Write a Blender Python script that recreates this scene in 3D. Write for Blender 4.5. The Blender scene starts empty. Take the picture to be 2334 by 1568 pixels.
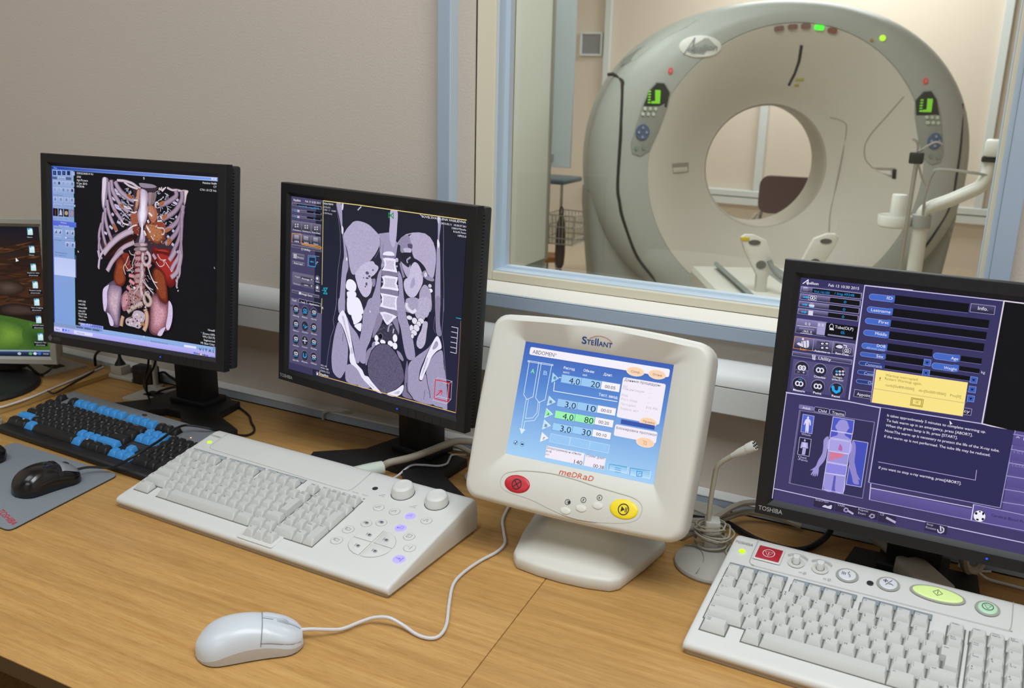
import bpy, bmesh, math, random
from mathutils import Vector, Matrix
from mathutils.bvhtree import BVHTree
random.seed(7)
SC = bpy.context.scene
COL = SC.collection
PI = math.pi
# ------------------------------------------------------------------ camera, world, lights, exposure
def aim_camera():
    yaw, pitch, roll = 0.4700459, 0.28094687, 0.02510605
    fwd = Vector((-math.sin(yaw)*math.cos(pitch), math.cos(yaw)*math.cos(pitch), -math.sin(pitch)))
    right = Vector((math.cos(yaw), math.sin(yaw), 0)); up = right.cross(fwd)
    r = right*math.cos(roll) + up*math.sin(roll); u = up*math.cos(roll) - right*math.sin(roll)
    m = Matrix((r, u, -fwd)).transposed().to_4x4(); m.translation = (0, 0, 1.41)
    cd = bpy.data.cameras.new('camera'); cd.sensor_width = 36; cd.lens = 2142.986/2334*36
    cd.clip_start = .05; cd.clip_end = 60
    cd.dof.use_dof = True; cd.dof.focus_distance = 1.38; cd.dof.aperture_fstop = 9.0
    co = bpy.data.objects.new('camera', cd); co.matrix_world = m; COL.objects.link(co); SC.camera = co
aim_camera()
SC.view_settings.view_transform = 'Standard'; SC.view_settings.look = 'None'
SC.view_settings.exposure = 0.0; SC.view_settings.gamma = 1.0; SC.view_settings.use_curve_mapping = False
w = bpy.data.worlds.new('world'); SC.world = w; w.use_nodes = True
w.node_tree.nodes['Background'].inputs[0].default_value = (1, .98, .95, 1); w.node_tree.nodes['Background'].inputs[1].default_value = 0.05
def area(name, loc, sx, sy, power, col=(1, 1, 1), rot=(0, 0, 0)):
    l = bpy.data.lights.new(name, 'AREA'); l.shape = 'RECTANGLE'; l.size = sx; l.size_y = sy; l.energy = power; l.color = col
    o = bpy.data.objects.new(name, l); o.location = loc; o.rotation_euler = rot; COL.objects.link(o); return o
area('ceiling_lamp_light', (0.15, 0.30, 2.74), 1.6, .9, 40, (.90, .96, 1))
area('ceiling_lamp_light', (-1.9, 0.05, 2.74), 1.6, .9, 14, (.90, .96, 1))
area('ceiling_lamp_light', (-.7, -1.6, 2.74), 1.6, .9, 14, (.90, .96, 1))
area('scanner_lamp_light', (-0.9, 3.4, 2.92), 1.8, 1.2, 72, (.92, .97, 1))
area('scanner_lamp_light', (-3.0, 4.6, 2.92), 1.2, 1.2, 55, (.92, .97, 1))
area('scanner_lamp_light', (-1.2, 7.3, 2.92), 1.8, .8, 64, (.95, .97, 1))
# ------------------------------------------------------------------ materials
def lin(c):
    return tuple((v/12.92 if v <= .04045 else ((v+.055)/1.055)**2.4) for v in c)
def hx(h): return lin(tuple(int(h[i:i+2], 16)/255 for i in (0, 2, 4)))
MATS = {}
def mat(name, col, rough=.5, metal=0, bump=0, scale=200, var=0, emit=0, spec=.5, coat=0):
    if name in MATS: return MATS[name]
    m = bpy.data.materials.new(name); m.use_nodes = True; nt = m.node_tree; b = nt.nodes['Principled BSDF']
    c = hx(col)+(1,); b.inputs['Base Color'].default_value = c; b.inputs['Roughness'].default_value = rough
    b.inputs['Metallic'].default_value = metal; b.inputs['Specular IOR Level'].default_value = spec
    if coat: b.inputs['Coat Weight'].default_value = coat
    if emit: b.inputs['Emission Color'].default_value = c; b.inputs['Emission Strength'].default_value = emit
    if bump or var:
        tc = nt.nodes.new('ShaderNodeTexCoord'); n = nt.nodes.new('ShaderNodeTexNoise'); n.inputs['Scale'].default_value = scale; n.inputs['Detail'].default_value = 3
        nt.links.new(tc.outputs['Object'], n.inputs['Vector'])
        if bump:
            bp = nt.nodes.new('ShaderNodeBump'); bp.inputs['Strength'].default_value = bump; bp.inputs['Distance'].default_value = .002
            nt.links.new(n.outputs['Fac'], bp.inputs['Height']); nt.links.new(bp.outputs['Normal'], b.inputs['Normal'])
        if var:
            mx = nt.nodes.new('ShaderNodeMix'); mx.data_type = 'RGBA'; mx.inputs['A'].default_value = c
            mx.inputs['B'].default_value = tuple(v*(1-var) for v in c[:3])+(1,); nt.links.new(n.outputs['Fac'], mx.inputs['Factor']); nt.links.new(mx.outputs['Result'], b.inputs['Base Color'])
    MATS[name] = m; return m
def wood_material():
    m = bpy.data.materials.new('beech laminate'); m.use_nodes = True; nt = m.node_tree; b = nt.nodes['Principled BSDF']; L = nt.links.new
    tc = nt.nodes.new('ShaderNodeTexCoord'); mp = nt.nodes.new('ShaderNodeMapping'); mp.inputs['Scale'].default_value = (1.1, 24, 24); mp.inputs['Rotation'].default_value = (0, 0, .03)
    n1 = nt.nodes.new('ShaderNodeTexNoise'); n1.inputs['Scale'].default_value = 5; n1.inputs['Detail'].default_value = 6; n1.inputs['Roughness'].default_value = .65; n1.inputs['Distortion'].default_value = .25
    n2 = nt.nodes.new('ShaderNodeTexNoise'); n2.inputs['Scale'].default_value = 1.6; n2.inputs['Detail'].default_value = 2
    mp2 = nt.nodes.new('ShaderNodeMapping'); mp2.inputs['Scale'].default_value = (14, 260, 100)
    n3 = nt.nodes.new('ShaderNodeTexNoise'); n3.inputs['Scale'].default_value = 3; n3.inputs['Detail'].default_value = 2
    L(tc.outputs['Object'], mp.inputs['Vector']); L(mp.outputs['Vector'], n1.inputs['Vector']); L(mp.outputs['Vector'], n2.inputs['Vector']); L(tc.outputs['Object'], mp2.inputs['Vector']); L(mp2.outputs['Vector'], n3.inputs['Vector'])
    cr = nt.nodes.new('ShaderNodeValToRGB'); e = cr.color_ramp.elements
    e[0].position = .30; e[0].color = hx('b4864a')+(1,); e[1].position = .72; e[1].color = hx('cfa465')+(1,)
    L(n1.outputs['Fac'], cr.inputs['Fac'])
    mx = nt.nodes.new('ShaderNodeMix'); mx.data_type = 'RGBA'; mx.blend_type = 'MULTIPLY'; mx.inputs['Factor'].default_value = .32
    cr2 = nt.nodes.new('ShaderNodeValToRGB'); cr2.color_ramp.elements[0].position = .35; cr2.color_ramp.elements[0].color = (.62, .6, .58, 1); cr2.color_ramp.elements[1].position = .65; cr2.color_ramp.elements[1].color = (1, 1, 1, 1)
    L(n2.outputs['Fac'], cr2.inputs['Fac']); L(cr.outputs['Color'], mx.inputs['A']); L(cr2.outputs['Color'], mx.inputs['B'])
    mx2 = nt.nodes.new('ShaderNodeMix'); mx2.data_type = 'RGBA'; mx2.blend_type = 'MULTIPLY'; mx2.inputs['Factor'].default_value = .35
    cr3 = nt.nodes.new('ShaderNodeValToRGB'); cr3.color_ramp.elements[0].position = .34; cr3.color_ramp.elements[0].color = (.6, .55, .5, 1); cr3.color_ramp.elements[1].position = .5; cr3.color_ramp.elements[1].color = (1, 1, 1, 1)
    L(n3.outputs['Fac'], cr3.inputs['Fac']); L(mx.outputs['Result'], mx2.inputs['A']); L(cr3.outputs['Color'], mx2.inputs['B']); L(mx2.outputs['Result'], b.inputs['Base Color'])
    b.inputs['Roughness'].default_value = .38; b.inputs['Specular IOR Level'].default_value = .35
    return m
WOOD = wood_material()
def screen_material():
    m = bpy.data.materials.new('lit screen picture'); m.use_nodes = True; nt = m.node_tree; b = nt.nodes['Principled BSDF']; L = nt.links.new
    at = nt.nodes.new('ShaderNodeAttribute'); at.attribute_name = 'Col'
    tc = nt.nodes.new('ShaderNodeTexCoord'); n = nt.nodes.new('ShaderNodeTexNoise'); n.inputs['Scale'].default_value = 420; n.inputs['Detail'].default_value = 3; n.inputs['Roughness'].default_value = .75
    L(tc.outputs['Object'], n.inputs['Vector'])
    s = nt.nodes.new('ShaderNodeMath'); s.operation = 'SUBTRACT'; s.inputs[1].default_value = .5; L(n.outputs['Fac'], s.inputs[0])
    a = nt.nodes.new('ShaderNodeMath'); a.operation = 'MULTIPLY'; L(s.outputs[0], a.inputs[0]); L(at.outputs['Alpha'], a.inputs[1])
    k = nt.nodes.new('ShaderNodeMath'); k.operation = 'MULTIPLY_ADD'; k.inputs[1].default_value = 3.6; k.inputs[2].default_value = 1; L(a.outputs[0], k.inputs[0])
    v = nt.nodes.new('ShaderNodeVectorMath'); v.operation = 'SCALE'; L(at.outputs['Color'], v.inputs[0]); L(k.outputs[0], v.inputs['Scale'])
    L(v.outputs[0], b.inputs['Emission Color']); b.inputs['Emission Strength'].default_value = 1.0
    b.inputs['Base Color'].default_value = (.006, .006, .007, 1); b.inputs['Roughness'].default_value = .45; b.inputs['Specular IOR Level'].default_value = .1
    return m
SCREEN_MAT = screen_material()
def glass_material():
    m = bpy.data.materials.new('window glass'); m.use_nodes = True; nt = m.node_tree; L = nt.links.new
    for n in list(nt.nodes): nt.nodes.remove(n)
    o = nt.nodes.new('ShaderNodeOutputMaterial'); t = nt.nodes.new('ShaderNodeBsdfTransparent'); t.inputs[0].default_value = (.93, .95, .93, 1)
    g = nt.nodes.new('ShaderNodeBsdfGlossy'); g.inputs['Roughness'].default_value = .0; fr = nt.nodes.new('ShaderNodeFresnel'); fr.inputs[0].default_value = 1.5
    mx = nt.nodes.new('ShaderNodeMixShader'); L(fr.outputs[0], mx.inputs[0]); L(t.outputs[0], mx.inputs[1]); L(g.outputs[0], mx.inputs[2]); L(mx.outputs[0], o.inputs[0])
    return m
GLASS = glass_material()
def plaster(name, col, bump=.25):
    return mat(name, col, rough=.85, bump=bump, scale=260, var=.06, spec=.2)
M_WALL = plaster('beige painted plaster', 'd2c6b9'); M_SWALL = plaster('cream painted plaster', 'dfd2c2', .1)
M_WHITE = mat('white pvc', 'e6e8e6', .4); M_CREAM = mat('cream gloss paint', 'e0d8c0', .35, bump=.1, scale=60); M_CREAMW = mat('whitish cream paint', 'ece8de', .45, bump=.2, scale=90)
M_BLUEG = mat('blue grey pvc', 'a5b4c4', .45); M_LBLUE = mat('pale blue pvc', 'c3d2de', .45)
M_BLACK = mat('matte black plastic', '1c1c1e', .48, bump=.08, scale=900, spec=.4); M_BLACK2 = mat('dark grey plastic', '2b2d2e', .5, spec=.4); M_DEEP = mat('black gap', '0a0a0a', .7)
M_PANEL = mat('dark lcd panel', '08080a', .3); M_SILVER = mat('silver grey plastic', 'a3a096', .4)
M_BEIGE = mat('beige white plastic', 'd8d8d4', .42, bump=.05, scale=1500); M_KEY = mat('pale grey key plastic', 'c9cac6', .45); M_LEGEND = mat('grey legend print', '3c3e42', .6)
M_GAP_SHADE = mat('key gap shade', '6a6962', .7); M_OFFW = mat('off white moulded plastic', 'd6d5cc', .45, bump=.05, scale=1200); M_CABLE = mat('warm grey cable', 'a89f90', .5); M_WCABLE = mat('white cable', 'd2d0d2', .4); M_BCABLE = mat('black cable', '161618', .4)
M_METAL = mat('brushed metal', 'b9bbb9', .3, metal=.9); M_PLATE = mat('grey cable outlet plastic', 'b2aea2', .5)
# ------------------------------------------------------------------ mesh helpers
def link(name, me, parent=None):
    o = bpy.data.objects.new(name, me); COL.objects.link(o)
    if parent: o.parent = parent
    return o
def tag(o, label, cat, group=None, kind=None):
    o['label'] = label; o['category'] = cat
    if group: o['group'] = group
    if kind: o['kind'] = kind
    return o
def thing(name, label, cat, loc=(0, 0, 0), rotz=0, group=None):
    o = link(name, None); o.location = loc; o.rotation_euler = (0, 0, rotz); o.empty_display_size = .05
    return tag(o, label, cat, group)
class MB:
    def __init__(s): s.b = bmesh.new()
    def add(s, t, mi=0, M=None):
        for f in t.faces: f.material_index = mi
        if M is not None: bmesh.ops.transform(t, matrix=M, verts=t.verts)
        me = bpy.data.meshes.new('t'); t.to_mesh(me); t.free(); s.b.from_mesh(me); bpy.data.meshes.remove(me); return s
    def box(s, x0, x1, y0, y1, z0, z1, bev=0, seg=2, mi=0, M=None):
        t = bmesh.new(); bmesh.ops.create_cube(t, size=1)
        bmesh.ops.transform(t, matrix=Matrix.Translation(((x0+x1)/2, (y0+y1)/2, (z0+z1)/2)) @ Matrix.Diagonal((abs(x1-x0), abs(y1-y0), abs(z1-z0), 1)), verts=t.verts)
        if bev: bmesh.ops.bevel(t, geom=list(t.edges), offset=bev, segments=seg, profile=.5, affect='EDGES', clamp_overlap=True)
        return s.add(t, mi, M)
    def loft(s, rings, closed=True, cap0=True, cap1=True, mi=0, M=None):
        t = bmesh.new(); R = [[t.verts.new(p) for p in r] for r in rings]; n = len(R[0])
        for a, b in zip(R, R[1:]):
            for i in range(n if closed else n-1):
                j = (i+1) % n; t.faces.new((a[i], a[j], b[j], b[i]))
        if cap0: t.faces.new(R[0][::-1])
        if cap1: t.faces.new(R[-1])
        bmesh.ops.recalc_face_normals(t, faces=t.faces); return s.add(t, mi, M)
    def prism(s, poly, z0, z1, bev=0, mi=0, M=None, seg=2):
        if bev:
            n = len(poly); c = Vector((sum(p[0] for p in poly)/n, sum(p[1] for p in poly)/n))
            rings = []
            def off(d):
                o = []
                for i in range(n):
                    a, b, e = Vector(poly[i-1][:2]), Vector(poly[i][:2]), Vector(poly[(i+1) % n][:2])
                    u = (b-a).normalized(); v = (e-b).normalized(); nn = Vector((-(u.y+v.y), u.x+v.x))
                    if nn.length < 1e-6: nn = Vector((-u.y, u.x))
                    nn.normalize(); k = max(.35, nn.dot(Vector((-u.y, u.x)))); o.append(b+nn*d/k)
                return o
            ar = sum(poly[i-1][0]*poly[i][1]-poly[i][0]*poly[i-1][1] for i in range(n)); sg = 1 if ar > 0 else -1
            for q in range(seg+1):
                a = PI/2*q/seg; rings.append([(p.x, p.y, z1-bev+bev*math.sin(a)) for p in off(sg*bev*(1-math.cos(a)))])
            return s.loft([[(p[0], p[1], z0) for p in poly]]+rings, mi=mi, M=M)
        return s.loft([[(p[0], p[1], z0) for p in poly], [(p[0], p[1], z1) for p in poly]], mi=mi, M=M)
    def lathe(s, prof, n=32, mi=0, M=None, sx=1, sy=1):
        return s.loft([[(r*sx*math.cos(2*PI*i/n), r*sy*math.sin(2*PI*i/n), z) for i in range(n)] for r, z in prof], mi=mi, M=M)
    def tube(s, pts, r, n=10, sub=6, closed=False, mi=0, M=None):
        P = catmull([Vector(p) for p in pts], sub, closed); N = len(P); rings = []; nrm = None
        for i in range(N):
            a = P[i-1] if (i or closed) else P[i]; b = P[(i+1) % N] if (i < N-1 or closed) else P[i]
            t = (b-a); t = t.normalized() if t.length > 1e-9 else Vector((0, 0, 1))
            if nrm is None: nrm = t.orthogonal().normalized()
            nrm = (nrm-t*nrm.dot(t)); nrm = nrm.normalized() if nrm.length > 1e-6 else t.orthogonal().normalized()
            bn = t.cross(nrm); rr = r(i/(N-1)) if callable(r) else r
            rings.append([P[i]+nrm*(rr*math.cos(2*PI*k/n))+bn*(rr*math.sin(2*PI*k/n)) for k in range(n)])
        if closed: rings.append(rings[0]); return s.loft(rings, cap0=False, cap1=False, mi=mi, M=M)
        return s.loft(rings, mi=mi, M=M)
    def done(s, name, mats, parent=None, smooth=38, label=None, kind=None):
        for f in s.b.faces: f.smooth = smooth > 0
        if smooth:
            for e in s.b.edges:
                if len(e.link_faces) == 2 and e.calc_face_angle(0) > math.radians(smooth): e.smooth = False
        me = bpy.data.meshes.new(name); s.b.to_mesh(me); s.b.free()
        for m in (mats if isinstance(mats, (list, tuple)) else [mats]): me.materials.append(m)
        o = link(name, me, parent)
        if label: o['label'] = label
        if kind: o['kind'] = kind
        return o
def catmull(P, sub=6, closed=False):
    if len(P) < 3: return list(P)
    o = []; n = len(P)
    for i in range(n if closed else n-1):
        p0 = P[i-1] if (i or closed) else P[0]; p1 = P[i]; p2 = P[(i+1) % n]; p3 = P[(i+2) % n] if (i+2 < n or closed) else P[-1]
        for k in range(sub):
            t = k/sub; o.append(.5*((2*p1)+(p2-p0)*t+(2*p0-5*p1+4*p2-p3)*t*t+(3*p1-p0-3*p2+p3)*t*t*t))
    if not closed: o.append(P[-1])
    return o
def rrect(x0, x1, y0, y1, r, n=5):
    o = []
    for cx, cy, a in ((x1-r, y1-r, 0), (x0+r, y1-r, PI/2), (x0+r, y0+r, PI), (x1-r, y0+r, 1.5*PI)):
        for i in range(n+1): t = a+PI/2*i/n; o.append((cx+r*math.cos(t), cy+r*math.sin(t)))
    return o
def ellipse(cx, cy, rx, ry, n=28): return [(cx+rx*math.cos(2*PI*i/n), cy+ry*math.sin(2*PI*i/n)) for i in range(n)]
# ------------------------------------------------------------------ lettering
GLY = {}
def glyphs(text, bold=0):
    k = (text, bold)
    if k not in GLY:
        cu = bpy.data.curves.new('f', 'FONT'); cu.body = text; cu.size = 1; cu.resolution_u = 3; cu.fill_mode = 'FRONT'; cu.offset = .012 if bold else 0
        ob = bpy.data.objects.new('f', cu); me = bpy.data.meshes.new_from_object(ob)
        v = [(p.co.x, p.co.y) for p in me.vertices]; f = [tuple(p.vertices) for p in me.polygons]
        bpy.data.objects.remove(ob); bpy.data.curves.remove(cu); bpy.data.meshes.remove(me)
        x0 = min((p[0] for p in v), default=0); x1 = max((p[0] for p in v), default=1)
        GLY[k] = ([(p[0]-x0, p[1]) for p in v], f, max(x1-x0, .05))
    return GLY[k]
CAPH = .727
def text_into(bm, text, fn, x, y, h, width=None, align=0, mi=0, bold=0, shear=0):
    """letters in plane coordinates (x right, y up) mapped to space by fn"""
    v, f, wd = glyphs(text, bold); s = h/CAPH; sx = s if width is None else width/wd
    ox = x-(wd*sx*align)
    V = [bm.verts.new(fn(ox+p[0]*sx+p[1]*s*shear, y+p[1]*s)) for p in v]
    for q in f:
        try: g = bm.faces.new([V[i] for i in q]); g.material_index = mi
        except ValueError: pass
def lettering(name, items, fn, m, parent, label=None):
    b = MB()
    for it in items: text_into(b.b, it[0], fn, *it[1:4], **(it[4] if len(it) > 4 else {}))
    return b.done(name, m, parent, smooth=0, label=label)
def strip(bm, fn, pts, wd, mi=0, closed=False, sub=6, smooth=True):
    """thin printed line"""
    P = [Vector((p[0], p[1], 0)) for p in pts]
    if smooth: P = catmull(P, sub, closed)
    n = len(P); L = []; R = []
    for i in range(n):
        a = P[i-1] if (i or closed) else P[i]; b = P[(i+1) % n] if (i < n-1 or closed) else P[i]; t = (b-a)
        if t.length < 1e-9: t = Vector((1, 0, 0))
        t.normalize(); q = Vector((-t.y, t.x, 0))*wd/2; L.append(bm.verts.new(fn(*(P[i]+q)[:2]))); R.append(bm.verts.new(fn(*(P[i]-q)[:2])))
    for i in range(n if closed else n-1):
        j = (i+1) % n; f = bm.faces.new((L[i], R[i], R[j], L[j])); f.material_index = mi
def flat(bm, fn, pts, mi=0):
    f = bm.faces.new([bm.verts.new(fn(*p)) for p in pts]); f.material_index = mi
# ------------------------------------------------------------------ pictures on the screens
def screen_picture(data, W, H, parent, M, name='screen_image'):
    V = []; F = []; C = []; z = [0.0]
    def col(h, n=0): return hx(h)+(int(n)/10,)
    def put(pts, cols, faces=None):
        b = len(V); z[0] += 5e-6
        for p in pts: V.append((p[0]/1000-W/2000, -z[0], H/2000-p[1]/1000))
        C.extend(cols if isinstance(cols, list) else [cols]*len(pts))
        for f in (faces or [range(len(pts))]): F.append([b+i for i in f])
    def pairs(a): return [(float(a[i])/10, float(a[i+1])/10) for i in range(0, len(a)-1, 2)]
    def line(P, w, c, closed=False):
        pts = []; fs = []
        Q = P+[P[0]] if closed else P
        for a, b in zip(Q, Q[1:]):
            d = Vector((b[0]-a[0], b[1]-a[1]))
            if d.length < 1e-6: continue
            d.normalize(); n = Vector((-d.y, d.x))*w/2; e = d*w*.3; k = len(pts)
            pts += [(a[0]-e.x+n.x, a[1]-e.y+n.y), (a[0]-e.x-n.x, a[1]-e.y-n.y), (b[0]+e.x-n.x, b[1]+e.y-n.y), (b[0]+e.x+n.x, b[1]+e.y+n.y)]; fs.append((k, k+1, k+2, k+3))
        if pts: put(pts, c, fs)
    def smooth(P, closed): return [(p.x, p.y) for p in catmull([Vector((p[0], p[1], 0)) for p in P], 5, closed)]
    for ln in data.strip().split('\n'):
        a = ln.split(' ')
        if a[0] == 'P': put(pairs(a[3:]), col(a[1], a[2]))
        elif a[0] == 'S': put(smooth(pairs(a[3:]), True), col(a[1], a[2]))
        elif a[0] == 'H':                                # a shape whose colour runs from its edge to its middle
            P = pairs(a[6:]); cx = sum(p[0] for p in P)/len(P); cy = sum(p[1] for p in P)/len(P); k = int(a[4]); A, B = col(a[1], a[3]), col(a[2], a[3])
            for i in range(k):
                q = i/(k-1); f = 1-(1-int(a[5])/100)*q; put(smooth([(cx+(p[0]-cx)*f, cy+(p[1]-cy)*f) for p in P], True), tuple(u+(v-u)*q for u, v in zip(A, B)))
        elif a[0] == 'L': line(pairs(a[4:]), float(a[2]), col(a[1]), a[3] == '1')
        elif a[0] == 'E':
            (p, r) = pairs(a[3:]); put(ellipse(p[0], p[1], abs(r[0]), abs(r[1]), 22), col(a[1], a[2]))
        elif a[0] == 'R':
            (p, q) = pairs(a[5:]); t, b = col(a[1]), col(a[2])
            put([p, (q[0], p[1]), q, (p[0], q[1])], [t, b, b, t] if a[3] == '1' else [t, t, b, b])
            if a[4] != '-': line([p, (q[0], p[1]), q, (p[0], q[1])], .55, col(a[4]), True)
        elif a[0] == 'Q':
            (p, q) = pairs(a[4:]); r = min(float(a[3]), (q[1]-p[1])/2.02, (q[0]-p[0])/2.02); P = rrect(p[0], q[0], p[1], q[1], r, 4); put(P, col(a[1]))
            if a[2] != '-': line(P, .5, col(a[2]), True)
        elif a[0] == 'U':
            P = smooth(pairs(a[5:]), False); wd = float(a[3]); c1, c2 = col(a[1], a[4]), col(a[2], a[4]); pts = []; cs = []; n = len(P)
            for i in range(n):
                u = Vector(P[min(i+1, n-1)])-Vector(P[max(i-1, 0)]); u = u.normalized() if u.length > 1e-6 else Vector((1, 0)); q = Vector((-u.y, u.x))*wd
                for k, cc in ((-.5, c1), (-.15, c2), (.22, c2), (.5, c1)): pts.append((P[i][0]+q.x*k, P[i][1]+q.y*k)); cs.append(cc)
            put(pts, cs, [(4*i+k, 4*i+k+1, 4*i+k+5, 4*i+k+4) for i in range(n-1) for k in range(3)])
        elif a[0] == 'T':
            x0, y, x1, h = (float(t)/10 for t in a[3:7]); v, f, wd = glyphs(' '.join(a[7:]), int(a[2])); sx = (x1-x0)/wd; s = h/CAPH
            put([(x0+p[0]*sx, y-p[1]*s) for p in v], col(a[1]), f)
    me = bpy.data.meshes.new(name); me.from_pydata(V, [], F); me.update()
    at = me.color_attributes.new('Col', 'FLOAT_COLOR', 'POINT'); at.data.foreach_set('color', [x for c in C for x in c])
    me.materials.append(SCREEN_MAT); o = link(name, me, parent)
    if M is not None: me.transform(M)
    return o
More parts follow.
